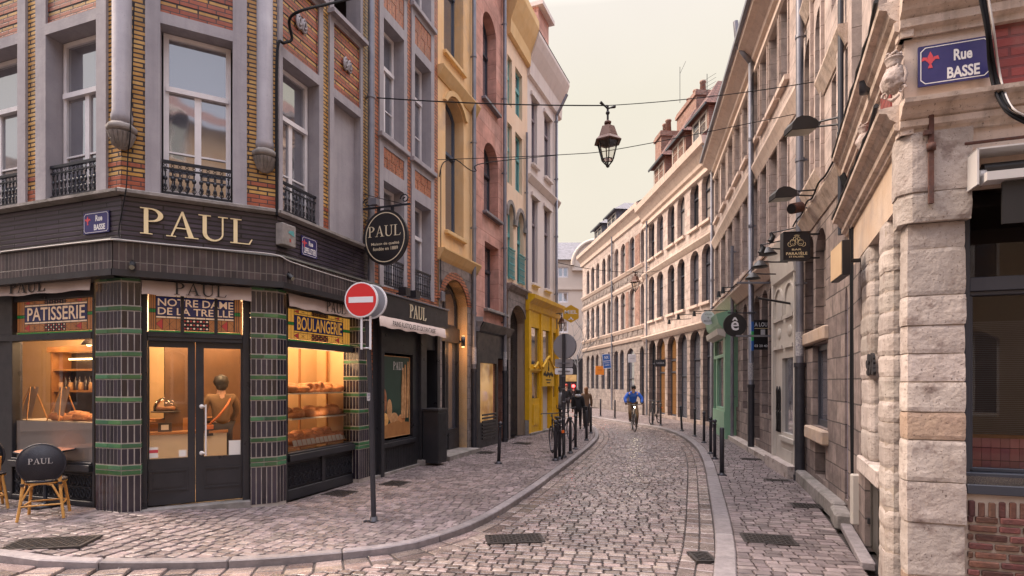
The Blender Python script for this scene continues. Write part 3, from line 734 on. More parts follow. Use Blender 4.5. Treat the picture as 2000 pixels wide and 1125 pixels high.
def stained(f, a, b, z0, z1, y, rows, posts=(), cream='sg_cream', edge='sg_orange', side=.1):
    """leaded light: coloured panes on real separate pieces with lead strips"""
    mb = MB(mm['iron']); mb.box(a,b,y+.012,y+.03,z0,z1)
    H = z1-z0; W_ = b-a
    def q(x0,x1,za,zb,m,dy=0): mb.add([(x0,y+.011-dy,za),(x1,y+.011-dy,za),(x1,y+.011-dy,zb),(x0,y+.011-dy,zb)], [(0,1,2,3)], mm[m])
    def poly(P,m,dy=0):
        ar = sum(P[i][0]*P[(i+1)%len(P)][1]-P[(i+1)%len(P)][0]*P[i][1] for i in range(len(P)))
        mb.add([(x,y+.011-dy,z) for x,z in (P if ar > 0 else P[::-1])], [tuple(range(len(P)))], mm[m])
    s = W_*side; g_ = .006
    for e0 in (a, b-s):                       # ribbed sides
        for i in range(3):
            x0 = e0+s*i/3+g_/2; x1 = e0+s*(i+1)/3-g_/2
            q(x0,x1,z0+g_,z0+H*.45,edge); q(x0,x1,z0+H*.45+g_,z0+H*.55,'sg_green'); q(x0,x1,z0+H*.55+g_,z1-g_,edge)
    ia, ib = a+s+g_, b-s-g_
    zb0, zb1 = rows['band']; zb0 = z0+H*zb0; zb1 = z0+H*zb1
    n = 8
    for i in range(n):
        x0 = ia+(ib-ia)*i/n; x1 = ia+(ib-ia)*(i+1)/n-g_
        q(x0,x1,zb0-.028,zb0-.008,cream); q(x0,x1,zb1+.008,zb1+.028,cream)
        q(x0,x1,zb0,zb1,'sg_blue')
    for za, zb in ((z0+g_, zb0-.036),(zb1+.036, z1-g_)):
        if zb-za < .03: continue
        zm = (za+zb)/2; k = 6; w = (ib-ia)/k
        for i in range(k):
            x0 = ia+w*i; x1 = x0+w-g_; xm = (x0+x1)/2
            if i in (2,3):
                for u_ in range(4):
                    for v_ in range(3):
                        cx = x0+(x1-x0)*(u_+.5)/4; cz = za+(zb-za)*(v_+.5)/3; r = min((x1-x0)/8,(zb-za)/6)*.8; r2 = r*1.1
                        poly([(cx-r2,cz),(cx,cz-r),(cx+r2,cz),(cx,cz+r)], cream if (u_+v_)%2 else 'sg_red')
            else:
                m_ = 'sg_red' if i in (0,5) else edge
                poly([(x0,zm),(xm-g_/2,za),(xm-g_/2,zb)], m_); poly([(xm+g_/2,za),(x1,zm),(xm+g_/2,zb)], edge)
                for (xa_,xb_) in ((x0,xm-g_),(x1,xm+g_)):
                    poly([(xa_,za),(xb_,za),(xa_,zm-g_)], edge); poly([(xa_,zb),(xb_,zb),(xa_,zm+g_)], edge)
    q(a,b,z0-.03,z0-.006,'sg_green')
    for s_, x0, x1, za, zb in rows['text']:
        text(mb, s_, ia+(ib-ia)*x0, ia+(ib-ia)*x1, z0+H*za, z0+H*zb, y+.006, mm[cream], th=.001)
    o = mb.build('stained_glass', bak); put(o, f)
    for p in posts:
        mb = MB(mm['shop_black']); mb.box(p-.02,p+.02,y-.03,y+.03,z0-.05,z1+.02); put(mb.build('post', bak), f)
Y0 = .14
def zf(f, px, py): return f.Z(px,py,Y0)
def joinery(f, boxes, name='shopfront'):
    mb = MB(mm['shop_black'])
    for b in boxes: mb.box(*b)
    return put(mb.build(name, bak, bevel=.006), f)
# chamfer: double door
f = F2; U = lambda p: f.U(p,Y0)
dl_, dr_ = U(277), U(488)
zA, zB = zf(f,349,645), zf(f,349,667)          # beam
zGT, zGB = zf(f,330,678), zf(f,330,896); zD = .14
joinery(f, [(dl_,U(288),Y0-.03,Y0+.09,0,SB), (U(474),dr_,Y0-.03,Y0+.09,0,SB), (U(288),U(474),Y0-.02,Y0+.1,zB,zA-.03), (U(288),U(474),Y0-.035,Y0+.1,zB+.05,zB+.1),
            (U(288),U(474),Y0+.02,Y0+.1,zf(f,349,572),SB)])
mb = MB(mm['ledge_stone']); mb.box(dl_,dr_,-.03,.35,-.05,zD-.02); put(mb.build('doorstep', bak), f)
stained(f, U(290), U(470), zA, zf(f,349,572), Y0+.03, dict(band=(.38,.88), text=[('NOTRE DAME',.02,.99,.64,.84),('DE LA TREILLE',.02,.99,.41,.60)]), posts=(U(356),U(422)), side=.07)
bk_awning(f, 277, 491, 545, 575, -.03, [('PAUL',.28,.76,.12,.92)], None)
zAw = f.Z(349,579,-.03)
for q, (pa, pb, ga, gb) in enumerate(((288.5,381,291,366.5),(382,474,398,470))):
    mb = MB(mm['shop_black']); a, b, c, d = U(pa),U(pb),U(ga),U(gb); y = Y0+.03
    wall(mb, a, b, zD, zB, [(c,d,zGB,zGT)], y, .05)
    mb.box(a,b,y+.05,y+.055,zD,zGB-.0); 
    zp0, zp1 = zD+.18, zGB-.15
    for (x0,x1,z0_,z1_) in ((c+.0,c+.02,zp0,zp1),(d-.02,d,zp0,zp1),(c+.02,d-.02,zp0,zp0+.02),(c+.02,d-.02,zp1-.02,zp1)): mb.box(x0,x1,y-.012,y,z0_,z1_)
    mb.box(c+.05,d-.05,y-.006,y,zp0+.05,zp1-.05)
    dr = put(mb.build('door', bak), f)
    g_ = MB(mm['glass_shop']); g_.add([(c,y+.03,zGB),(d,y+.03,zGB),(d,y+.03,zGT),(c,y+.03,zGT)], [(0,1,2,3)]); g_.build('pane', dr)
    if q == 1:
        h = MB(mm['plate_white']); x = U(402)
        h.tube([(x,y-.06,zf(f,402,889)),(x,y-.06,zf(f,402,790))], .011, 8)
        for zz in (zf(f,402,885), zf(f,402,794)): h.tube([(x-.05,y,zz),(x,y-.06,zz)], .012, 8); h.ball((x-.05,y,zz),(.03,.015,.03),8)
        h.build('door_handle', dr)
        h = MB(mm['price_card']); h.box(U(447),U(470),y+.018,y+.021,zf(f,447,890),zf(f,447,861)); h.build('notice', dr)
    else:
        h = MB(mm['price_card']); h.box(U(291),U(308),y+.018,y+.021,zf(f,291,896),zf(f,291,875)); h.box(U(291),U(308),y+.016,y+.018,zf(f,291,886),zf(f,291,880),mm['plate_red']); h.build('notice', dr); h = MB(mm['price_card']); h.box(U(349),U(364),y+.018,y+.021,zf(f,350,893),zf(f,350,880)); h.build('notice', dr)
# Lepelletier side: boulangerie window
f = F3
a, b = U(557), U(700); g0, g1 = U(561), U(690); zt, zb = zf(f,561,678), zf(f,561,885)
zsA, zsB = zf(f,561,660), zf(f,561,600)
joinery(f, [(a,g0,Y0-.02,Y0+.1,0,SB),(g1,b,Y0-.02,Y0+.1,0,SB),(g0,g1,Y0-.03,Y0+.09,zt,zsA-.035),(g0,g1,Y0,Y0+.1,zsB,SB),
            (g0-.01,g1+.01,Y0-.07,Y0+.1,zb-.13,zb-.03),(g0,g1,Y0-.035,Y0+.1,zb-.03,zb),(g0,g1,Y0-.02,Y0+.05,0,.16),(g0,g1,Y0+.02,Y0+.05,.16,zb-.13),
            ((g0+g1)/2-.04,(g0+g1)/2+.04,Y0-.02,Y0+.05,.16,zb-.13)])
def grille(par, f, a, b, z0, z1, y, n):
    mb = MB(mm['iron']); w = (b-a)/n; k = max(1,int((z1-z0)/w)); h = (z1-z0)/k
    for i in range(n):
        for j in range(k):
            cx = a+w*(i+.5); cz = z0+h*(j+.5); 
            mb.tube([(cx+w*.42*cos(t*pi/5),y,cz+h*.42*sin(t*pi/5)) for t in range(10)], .008, 4, closed=True)
            mb.bar((cx-w*.3,y,cz-h*.3),(cx+w*.3,y,cz+h*.3),.006); mb.bar((cx-w*.3,y,cz+h*.3),(cx+w*.3,y,cz-h*.3),.006)
    for j in range(k+1): mb.box(a,b,y-.008,y+.008,z0+h*j-.006,z0+h*j+.006)
    return put(mb.build('base_grille', par), f)
grille(bak, f, g0+.03, (g0+g1)/2-.06, .2, zb-.2, Y0, 7); grille(bak, f, (g0+g1)/2+.06, g1-.03, .2, zb-.2, Y0, 7)
o = MB(mm['glass_shop']); o.add([(g0,Y0+.03,zb),(g1,Y0+.03,zb),(g1,Y0+.03,zt),(g0,Y0+.03,zt)], [(0,1,2,3)]); put(o.build('shop_window_pane', bak), f)
stained(f, g0, U(687), zsA, zsB, Y0+.03, dict(band=(.30,.80), text=[('BOULANGERIE',.05,.97,.32,.78)]), side=.12, cream='sg_amber', edge='sg_amber')
bk_awning(f, 563, 700, 571, 598, -.05, [('PAUL',.48,.76,.15,.95)], None)
# Basse side: patisserie window
f = F1
a, b = U(22), U(187); g0, g1 = U(26.5), U(182.5); zt, zb = zf(f,103,664), zf(f,103,898)
zsA, zsB = zf(f,103,646), zf(f,103,584)
joinery(f, [(a,g0,Y0-.02,Y0+.1,0,SB),(g1,b,Y0-.02,Y0+.1,0,SB),(g0,g1,Y0-.03,Y0+.09,zt,zsA-.035),(g0,g1,Y0,Y0+.1,zsB,SB),
            (g0-.01,g1+.01,Y0-.07,Y0+.1,zb-.12,zb-.03),(g0,g1,Y0-.035,Y0+.1,zb-.03,zb),(g0,g1,Y0-.02,Y0+.05,0,.18),(g0,g1,Y0+.02,Y0+.05,.16,zb-.13)])
grille(bak, f, g0+.03, g1-.03, .2, zb-.17, Y0, 14)
joinery(f, [(0,a,Y0+.04,Y0+.14,0,SB),(U(-60),U(-45),Y0-.02,Y0+.13,0,SB),(0,a,Y0,Y0+.13,zsA-.12,zsA-.03),(0,a,Y0,Y0+.13,0,.2)], 'shutter_panel')
o = MB(mm['glass_shop']); o.add([(g0,Y0+.03,zb),(g1,Y0+.03,zb),(g1,Y0+.03,zt),(g0,Y0+.03,zt)], [(0,1,2,3)]); put(o.build('shop_window_pane', bak), f)
o = MB(mm['frosted']); o.add([(g0,Y0+.036,zb),(g1,Y0+.036,zb),(g1,Y0+.036,zf(f,103,824)),(g0,Y0+.036,zf(f,103,824))], [(0,1,2,3)]); put(o.build('frosted_band', bak), f)
stained(f, U(27), U(181), zsA, zsB, Y0+.03, dict(band=(.33,.80), text=[('PATISSERIE',.05,.97,.35,.78)]), side=.1, edge='sg_orange')
bk_awning(f, -70, 179, 560, 586, -.06, [('PAUL',.40,.68,.15,.95)], None)
# roof slab and rear so the house is solid from the side
mb = MB(mm['cement']); pl_ = [Vector(F1.W(0,0)),A_,B_,Vector(F3.W(uC,0)),Vector(F3.W(uC,7)),Vector(F1.W(0,8))]
mb.vprism([(p.x-A_.x,p.y-A_.y) for p in pl_], ZT, ZT+.3); mb.build('roof', bak)
mb = MB(mm['shop_dark'])
q = [Vector(F3.W(uC-.02,.3)),Vector(F3.W(uC-.02,7)),Vector(F1.W(0,8)),Vector(F1.W(0,.3))]
for i in range(3): mb.add([(q[i].x-A_.x,q[i].y-A_.y,z) for z in (0,ZT)]+[(q[i+1].x-A_.x,q[i+1].y-A_.y,z) for z in (ZT,0)], [(0,1,2,3)])
P6 = [(p.x-A_.x,p.y-A_.y) for p in [Vector(F1.W(.2,.3)),Vector(F1.W(F1.L,.3)),Vector(F2.W(F2.L,.3)),Vector(F3.W(uC-.02,.3)),Vector(F3.W(uC-.02,7)),Vector(F1.W(0,8))]]
mb.vprism(P6, SB+.1, SB+.25, mm['counter_white'])
mb.build('inner_walls', bak)
# ================================================================ ROW HOUSES, LEFT SIDE
def boot(par, f, px, h=2.1, r=.072, y=-.1):
    u = f.U(px, y); mb = MB(mm['metal_dark']); mb.tube([(u,y,0),(u,y,h)], r, 10); mb.tube([(u,y,h-.08),(u,y,h)], r*1.2, 10); mb.tube([(u,y,0),(u,y,.1)], r*1.25, 10); s = mb.build('cast_iron_boot', par)
    mb = MB(mm['sticker']); mb.tube([(u,y,h+.12),(u,y,h+.55)], r*.86, 10); mb.build('stickers', par)
mat('stucco_yellow', (.74,.46,.21), .8, col2=(.78,.54,.30), nscale=1.6, bump=.25, bscale=14, streak=.3, dirt_col=(.28,.17,.10), blotch=((.45,.33,.24),1.1,.56,.72))
mat('stucco_pink', (.74,.37,.29), .8, col2=(.78,.45,.37), nscale=1.6, bump=.2, bscale=14, streak=.3, dirt_col=(.3,.10,.08), brick=dict(w=.95,h=.42,m=.006,mc=(.4,.17,.13),b=.7,wob=.004,off=.5))
mat('stucco_cream', (.78,.56,.39), .8, col2=(.80,.62,.46), nscale=1.6, bump=.2, bscale=14, streak=.3, dirt_col=(.3,.22,.14))
mat('stucco_ochre', (.68,.44,.19), .75, col2=(.72,.5,.25), nscale=2, bump=.2, bscale=14, streak=.3, dirt_col=(.3,.18,.1))
mat('stucco_lilac', (.66,.58,.53), .8, col2=(.68,.61,.58), nscale=1.6, bump=.15, bscale=14, streak=.25, dirt_col=(.26,.2,.2))
mat('stone_grey', (.27,.225,.21), .85, col2=(.38,.32,.29), nscale=5, bump=.5, bscale=22, brick=dict(w=.48,h=.27,m=.008,mc=(.17,.14,.13),b=.7,wob=.012))
mat('frame_dark', (.035,.04,.055), .4)
mat('frame_blue', (.07,.095,.14), .45)
mat('frame_turq', (.08,.30,.31), .45, col2=(.12,.35,.34))
mat('frame_lilac', (.22,.18,.2), .5)
mat('slate', (.15,.145,.17), .55, col2=(.21,.20,.23), nscale=3, brick=dict(w=.25,h=.18,m=.006,mc=(.04,.04,.05),b=.5,wob=.003))
mat('rooftile', (.16,.07,.055), .8, col2=(.24,.11,.085), nscale=3, brick=dict(w=.18,h=.16,m=.012,mc=(.06,.03,.03),b=.9,wob=.004))
mat('yellow_paint', (.82,.48,.015), .45, col2=(.70,.39,.015), nscale=5, spec=.5, streak=.35, bump=.2, dirt_col=(.3,.16,.01))
glass('glass_lit', (.5,.3,.12), ior=1.6); MATS['glass_lit'].node_tree.nodes['Principled BSDF'].inputs['Emission Color'].default_value = (1,.55,.2,1); MATS['glass_lit'].node_tree.nodes['Principled BSDF'].inputs['Emission Strength'].default_value = .28
glass('glass_warm', (.16,.08,.03), ior=1.8); MATS['glass_warm'].node_tree.nodes['Principled BSDF'].inputs['Emission Color'].default_value = (1,.45,.15,1); MATS['glass_warm'].node_tree.nodes['Principled BSDF'].inputs['Emission Strength'].default_value = .03
nt_ = MATS['glass_lit'].node_tree; tc_ = _n(nt_,'ShaderNodeTexCoord'); c_ = _mix(nt_, (.30,.12,.04), (1,.58,.22), _range(nt_, _noise(nt_, tc_.outputs['Object'], 1.6, 3), .36, .56)); nt_.links.new(c_, nt_.nodes['Principled BSDF'].inputs['Emission Color'])
mat('green_poster', (.02,.045,.035), .3, col2=(.03,.065,.05), nscale=2)
mat('crust_pale', (.62,.36,.17), .6, col2=(.4,.2,.08), nscale=10)
def sill(par, f, a, b, z, m, p=.09, h=.09, name='sill'):
    mb = MB(m); mb.box(a-.05, b+.05, -p, .12, z-h, z); return mb.build(name, par, bevel=.01)
def shell(par, L, z, depth=7, m=None, side=True, zb=0, roof=True):
    """side and rear walls and a roof deck, so the house is solid from elsewhere"""
    mb = MB(m); mb.add([(0,0,zb),(0,0,z),(0,depth,z),(0,depth,zb)], [(0,1,2,3)]); mb.add([(L,0,zb),(L,depth,zb),(L,depth,z),(L,0,z)], [(0,1,2,3)])
    mb.add([(0,depth,zb),(0,depth,z),(L,depth,z),(L,depth,zb)], [(0,1,2,3)])
    if roof: mb.add([(0,0,z),(L,0,z),(L,depth,z),(0,depth,z)], [(0,1,2,3)])
    return mb.build('side_and_rear_walls', par)
def house(name, label, f, zt, m, ops, rm=None, zb=-.05, dep=.25, group=None, depth=7):
    root = f.thing(name, label, 'building', group)
    mb = MB(m); wall(mb, 0, f.L, zb, zt, [(a,b,c,d,r,dp) for a,b,c,d,r,dp,*_ in ops], 0, dep, m, rm or m)
    mb.build('wall', root); shell(root, f.L, zt, depth, m)
    for a,b,c,d,r,dp,st in [o[:7] for o in ops]:
        if not st: continue
        kw = dict(st); sl = kw.pop('sill', None); fm = kw.pop('fm', mm['frame_dark']); gm = kw.pop('gm', mm['glass_up'])
        window(root, a, b, c, d, dp-.05, fm, gm, rise=r, **kw)
        if sl: sill(root, f, a, b, c, sl)
    return root
# ---- red brick house with grey surrounds (second PAUL shop)
P0 = Vector(F3.W(uC)); g2 = Fac(P0.x, P0.y, -1.68, 12.52); f = g2
zlev = dict(cor=f.Z(746,560), o1=f.Z(747,352), p1=f.Z(747,326), p1t=f.Z(747,286), s2=f.Z(747,262), o2=f.Z(747,34), p2=f.Z(747,13), s3=f.Z(808,12), )
zlev['p2t'] = f.Z(808,29)
zs3 = f.Z(807,9); h2 = zlev['o2']-zlev['s2']; ZT2 = zs3+h2+.5
b1 = f.thing('brick_row_house', 'narrow red brick house with grey window surrounds over a black bakery shopfront')
cols = [((747,787),(739,793)),((808,840),(802,846))]
cols = [tuple(f.U(p) for p in c[0]+c[1]) for c in cols]
holes = []
for a,b,va,vb in cols: holes += [(a,b,zlev['cor']+.02,zlev['o1']),(a,b,zlev['s2'],zlev['o2']),(a,b,zs3,zs3+h2)]
SZ = zlev['cor']-.0
mb = MB(mm['brick_orange']); wall(mb, 0, f.L, SZ-.35, ZT2, holes, 0, .3, mm['brick_orange'], mm['cement']); mb.build('brick_wall', b1)
shell(b1, f.L, ZT2, 7, mm['brick_orange'], zb=0)
for a,b,va,vb in cols:
    for (c,d,lin,pt,sl) in ((zlev['cor']+.02,zlev['o1'],zlev['p1'],zlev['p1t'],None),(zlev['s2'],zlev['o2'],zlev['p2'],zlev['p2t'],zlev['s2']),(zs3,zs3+h2,zs3+h2+.2,ZT2,zs3)):
        s = MB(mm['cement']); s.box(va,a,-.03,0,c-.02,min(ZT2,pt+.25)); s.box(b,vb,-.03,0,c-.02,min(ZT2,pt+.25)); s.box(a,b,-.029,0,d,lin); s.box(a,b,-.029,0,pt,min(ZT2,pt+.25)); s.build('window_surround', b1)
        p = MB(mm['brick_panel']); n = 5; w = (b-a)/n; hh = (pt-lin)/2
        for i in range(n):
            for j in range(2): p.box(a+w*i+.004,a+w*(i+1)-.004,-.012-.004*((i+j)%2),0,lin+hh*j+.004,lin+hh*(j+1)-.004)
        p.build('brick_panel', b1)
        if sl: sill(b1, f, va+.03, vb-.03, sl, mm['cement'], .1, .1)
        window(b1, a+.01, b-.01, c+.02, d, .2, mm['white_paint'], mm['glass_up'], bw=.07, mull=(.5,), trans=(.66,), bars=(.3,))
    railing(b1, a+.01, b-.01, zlev['cor']+.02, .55, -.01)
pipe(b1, f, 725, 3.3, ZT2, .06, -.1)
# shopfront
sh = MB(mm['shop_black']); y0 = .02
zft, zfb = f.Z(749,572,-.22), f.Z(749,615,-.22)
ua, ub = f.U(742,-.22), f.U(875,-.22)
sh.box(ua, ub, -.22, .0, zfb, zft); sh.box(ua-.02, ub+.02, -.25, 0, zft, zft+.03, mm['zinc'])
pa, pb = f.U(741,.06), f.U(799,.06); pt, pbm = f.Z(741,693,.06), f.Z(741,858,.06)
ho = [(pa-.05,pb+.05,pbm-.05,pt+.05,0,.1),(f.U(829),f.U(850),-.05,f.Z(829,682),0,.7)]
wall(sh, 0, f.L, -.05, zfb, ho, 0, .1)
sh.box(pa-.12,pb+.12,-.05,0,pbm-.16,pbm-.08); sh.box(f.U(817),f.U(828),-.07,0,0,zfb); sh.box(f.U(850),f.L,-.06,0,0,zfb); sh.box(f.U(738),f.U(744),-.08,0,0,zfb)
for i in range(22):
    x = pa-.1+(pb-pa+.2)*i/21; sh.box(x-.012,x+.012,-.012,0,.08,pbm-.2)
sh.build('shopfront', b1, bevel=.004)
w_ = MB(mm['ledge_stone']); w_.box(0,f.U(828),-.06,.0,-.05,.05); w_.box(f.U(815),f.U(833),-.15,0,-.05,.12); w_.build('plinth', b1)
dd = MB(mm['shop_black']); a, b = f.U(829,.6), f.U(856,.6); dd.box(f.U(829)+.02,f.U(850)-.02,.55,.6,0,2.6); dd.build('door', b1)
l = MB(mm['cream_letter']); paul(l, f.U(800,-.23), f.U(832,-.23), f.Z(800,620,-.23), f.Z(800,594,-.23), -.225, th=.015); l.build('sign_lettering', b1)
a, b = f.U(740,-.3), f.U(869,-.3); zt_, zb_ = f.Z(740,616,-.3), f.Z(740,637,-.3)
aw = MB(mm['canvas']); n = 26; vs = []
for k, (zz, yy) in enumerate(((zt_+.03,-.2),(zt_,-.3),(zb_,-.32))):
    for i in range(n+1): t = i/n; vs.append((a+(b-a)*t, yy-.01*sin(t*25+k), zz+(.012*sin(t*31) if k == 2 else 0)))
fs = [(r*(n+1)+i,(r+1)*(n+1)+i,(r+1)*(n+1)+i+1,r*(n+1)+i+1) for r in range(2) for i in range(n)]
aw.add(vs+[(x,y+.008,z) for x,y,z in vs], fs+[tuple(q+len(vs) for q in x[::-1]) for x in fs], None, True); ao = aw.build('awning', b1)
l = MB(mm['black_paint']); text(l, 'PAINS RUSTIQUES ET DE FANTAISIE', f.U(767,-.33), f.U(850,-.33), zb_+.03, zt_-.05, -.337); l.build('lettering', ao)
# poster of loaves and baguettes
po = MB(mm['green_poster']); po.box(pa,pb,.05,.07,pbm,pt); po.box(pa,pa+.0,.05,.06,pbm,pt)
H = pt-pbm; Wd = pb-pa
for (x0,x1,z0,z1) in ((pa,pb,pt-.015,pt),(pb-.02,pb,pbm,pt),(pa,pb,pbm,pbm+.015)): po.box(x0,x1,.04,.052,z0,z1,mm['crust_pale'])
po.prism([(pa,pbm+.01),(pb-.02,pbm+.01),(pb-.02,pbm+H*.16),(pa+Wd*.5,pbm+H*.2),(pa,pbm+H*.13)], .044, .05, mm['wood_warm'])
for i, (cx, cz, rx, rz_) in enumerate(((.12,.22,.16,.09),(.45,.22,.15,.08),(.7,.2,.14,.07),(.3,.34,.09,.13),(.1,.45,.12,.16))): po.ball((pa+Wd*cx,.049,pbm+H*cz),(Wd*rx,.006,H*rz_),12,mm['crust_pale' if i%2 else 'crust'])
for i, x in enumerate((.72,.8,.9)): po.tube([(pa+Wd*x,.046,pbm+H*.22),(pa+Wd*(x+.01),.046,pbm+H*.55),(pa+Wd*(x+.03),.046,pbm+H*(.86+.04*i))], [.03,.04,.02], 6, mm['crust_pale'])
paul(po, pa+Wd*.42, pa+Wd*.78, pbm+H*.83, pbm+H*.93, .046, mm['plate_white'], th=.003)
po.build('poster', b1)
# small spotlights on the cornice
for px, py in ((790,573),(810,577)):
    mb = MB(mm['shop_black']); u = f.U(px,-.2); z = zft+.12; mb.box(u-.09,u+.09,-.28,-.12,z-.05,z+.1); mb.bar((u,-.1,z),(u,-.02,z),.02); mb.build('spotlight', b1)

# ---- yellow house
g3 = Fac(-1.68,12.52,-.967,14.5); f = g3; Uq, Zq = f.U, f.Z; W1 = dict(fm=mm['frame_blue'], bw=.07, trans=(.62,), mull=())
zt3 = 14.5
o_ = [(Uq(870),Uq(905.5),Zq(870,449),Zq(887,196)+0,.28,.3,dict(W1)), (Uq(867),Uq(905),Zq(867,98),Zq(867,98)+3.0,.0,.3,dict(W1)),
      (Uq(861),Uq(912),.0,Zq(885,546),.55,.35,None)]
b3 = house('yellow_stucco_house', 'yellow stucco house with blue framed windows above a stone arched shop entrance', f, zt3, mm['stucco_yellow'], o_)
s = MB(mm['stone_grey']); ga, gb = Uq(861), Uq(912); zs_ = Zq(858,492)
wall(s, 0, f.L, -.05, zs_, [(ga,gb,0,Zq(885,546),.55,.35)], -.03, .05); s.build('stone_base', b3)
s = MB(mm['stucco_ochre'])
for py, pr in ((131,.16),(487,.18)):
    s = MB(mm['stucco_ochre']); z = Zq(857,py); s.xprism([(-pr,z),(-pr*.5,z-.16),(-.03,z-.24),(0.02,z-.24),(.02,z+.03),(-pr,z+.03)], -.02, f.L+.02); s.build('string_course', b3)
for i, (a,b,zz) in enumerate(((Uq(870),Uq(905.5),Zq(887,196)),)):
    s = MB(mm['stucco_ochre']); P = arch_pts(a-.02,b+.02,zz-.26,.3); Q = arch_pts(a-.14,b+.14,zz-.26,.42)
    for k in range(len(P)-1): s.prism([P[k],Q[k],Q[k+1],P[k+1]][::1], -.07, .0)
    s.build('arch_moulding', b3)
s = MB(mm['brick_orange']); P = arch_pts(ga,gb,Zq(885,546)-.55,.55); Q = arch_pts(ga-.18,gb+.18,Zq(885,546)-.55,.72)
for k in range(len(P)-1): s.prism([P[k],Q[k],Q[k+1],P[k+1]], -.045, -.0)
s.build('brick_arch', b3)
sill(b3, f, Uq(870),Uq(905.5),Zq(870,449), mm['stucco_ochre']); sill(b3, f, Uq(867),Uq(905),Zq(867,98), mm['stucco_ochre'])
zz = Zq(885,546); tr = Zq(870,640,.3)
window(b3, ga+.01, gb-.01, tr, zz-.01, .26, mm['shop_black'], mm['glass_up'], rise=.54, bw=.07, mull=(.5,))
mb = MB(mm['shop_black']); mb.box(ga,gb,.2,.35,tr-.35,tr); mb.box(ga,gb,.22,.35,0,.6); 
for q in (0,.45,.52,.95): mb.box(ga+(gb-ga)*q, ga+(gb-ga)*(q+.06), .22,.35,.6,tr-.35)
for q in (.08,.56): mb.box(ga+(gb-ga)*q, ga+(gb-ga)*(q+.34), .2,.22,.12,.5)
mb.build('entrance_joinery', b3)
mb = MB(mm['glass_up']); mb.add([(ga,.3,.6),(gb,.3,.6),(gb,.3,tr-.35),(ga,.3,tr-.35)], [(0,1,2,3)]); mb.build('pane', b3)
mb = MB(mm['ledge_stone']); mb.box(ga-.25,gb+.05,-.35,.3,-.05,.10); mb.build('doorstep', b3)
pipe(b3, f, 926, .0, zt3, .055, -.1); boot(b3, f, 926)
# lit wall lamp: a cylinder lighting up and down
u = Uq(906,-.12); z = Zq(906,667,-.12); x, y = f.W(u,-.1)
t = thing('wall_lamp', 'lit cylindrical wall lamp glowing on the stone pier of the arched entrance', 'lamp', (x,y,z), f.a)
mb = MB(mm['shop_black']); mb.lathe([(.05,-.13),(.05,.13)], (0,0,0), 14); mb.box(-.02,.02,0,.1,-.02,.02); mb.build('housing', t)
mb = MB(mm['lamp_glow']); mb.lathe([(.04,.131),(.04,.134)], (0,0,0), 12); mb.lathe([(.04,-.134),(.04,-.131)], (0,0,0), 12); mb.build('bulb', t)
for dz in (.2,-.2):
    l = bpy.data.lights.new('lamp_light','POINT'); l.energy = 5; l.color = (1,.5,.2); l.shadow_soft_size = .03
    o = bpy.data.objects.new('lamp_light', l); COL.objects.link(o); p = f.W(u,-.09); o.location = (p[0],p[1],z+dz)
# ---- pink house
g4 = Fac(-.967,14.5,-.155,16.75); f = g4; Uq, Zq = f.U, f.Z; W2 = dict(fm=mm['frame_dark'], bw=.07, trans=(.62,), mull=())
shopT = Zq(933,631)
o_ = [(Uq(943),Uq(969),Zq(943,190),Zq(956,28),.38,.32,dict(W2)),(Uq(945),Uq(973),Zq(945,412),Zq(958,280),.38,.32,dict(W2)),(Uq(947),Uq(974),Zq(947,600),Zq(947,470),0,.32,dict(W2)),
      (Uq(934),Uq(966),Zq(935,826),Zq(935,708),0,.12,None),(Uq(969),Uq(989),0,Zq(969,700),0,.5,None)]
b4 = house('pink_stucco_house', 'salmon pink stucco house with arched dark windows above a black shopfront', f, 14.3, mm['stucco_pink'], o_)
for c, d, e_ in ((943,969,190),(945,973,412),(947,985,602)): sill(b4, f, Uq(c)-.04, Uq(d)+.08, Zq(c,e_), mm['zinc'] if e_ < 600 else mm['ledge_stone'], .13, .08)
s = MB(mm['shop_black']); wall(s, 0, f.L, -.05, shopT, [(Uq(934),Uq(966),Zq(935,826),Zq(935,708),0,.1),(Uq(969),Uq(989),0,Zq(969,700),0,.4)], -.06, .1)
s.xprism([(-.25,shopT),(-.12,shopT-.2),(-.06,shopT-.25),(0,shopT-.25),(0,shopT+.02),(-.25,shopT+.02)], 0, f.L)
for i in range(8): s.box(Uq(937),Uq(964),-.09,-.06,.22+.09*i,.27+.09*i)
s.build('shopfront', b4, bevel=.004)
mb = MB(mm['glass_lit']); a, b, c, d = Uq(934),Uq(966),Zq(935,826),Zq(935,708); mb.add([(a,.05,c),(b,.05,c),(b,.05,d),(a,.05,d)], [(0,1,2,3)]); mb.build('shop_window_pane', b4)
mb = MB(mm['shop_black']); mb.box(Uq(969),Uq(989),.35,.4,0,Zq(969,700)); mb.build('door', b4)
pipe(b4, f, 986, .0, 14.2, .055, -.1); boot(b4, f, 986)
mb = MB(mm['zinc']); u = Uq(931,-.1); z = Zq(931,628,-.1); mb.lathe([(.06,z-.25),(.09,z-.12),(.16,z),(.16,z+.12)], (u,-.12,0), 4, smooth=False); mb.build('rain_hopper', b4)
s = MB(mm['stucco_pink']); s.xprism([(-.5,14.0),(-.35,13.8),(0,13.6),(.1,13.6),(.1,14.3),(-.5,14.3)], 0, f.L); s.build('cornice', b4)
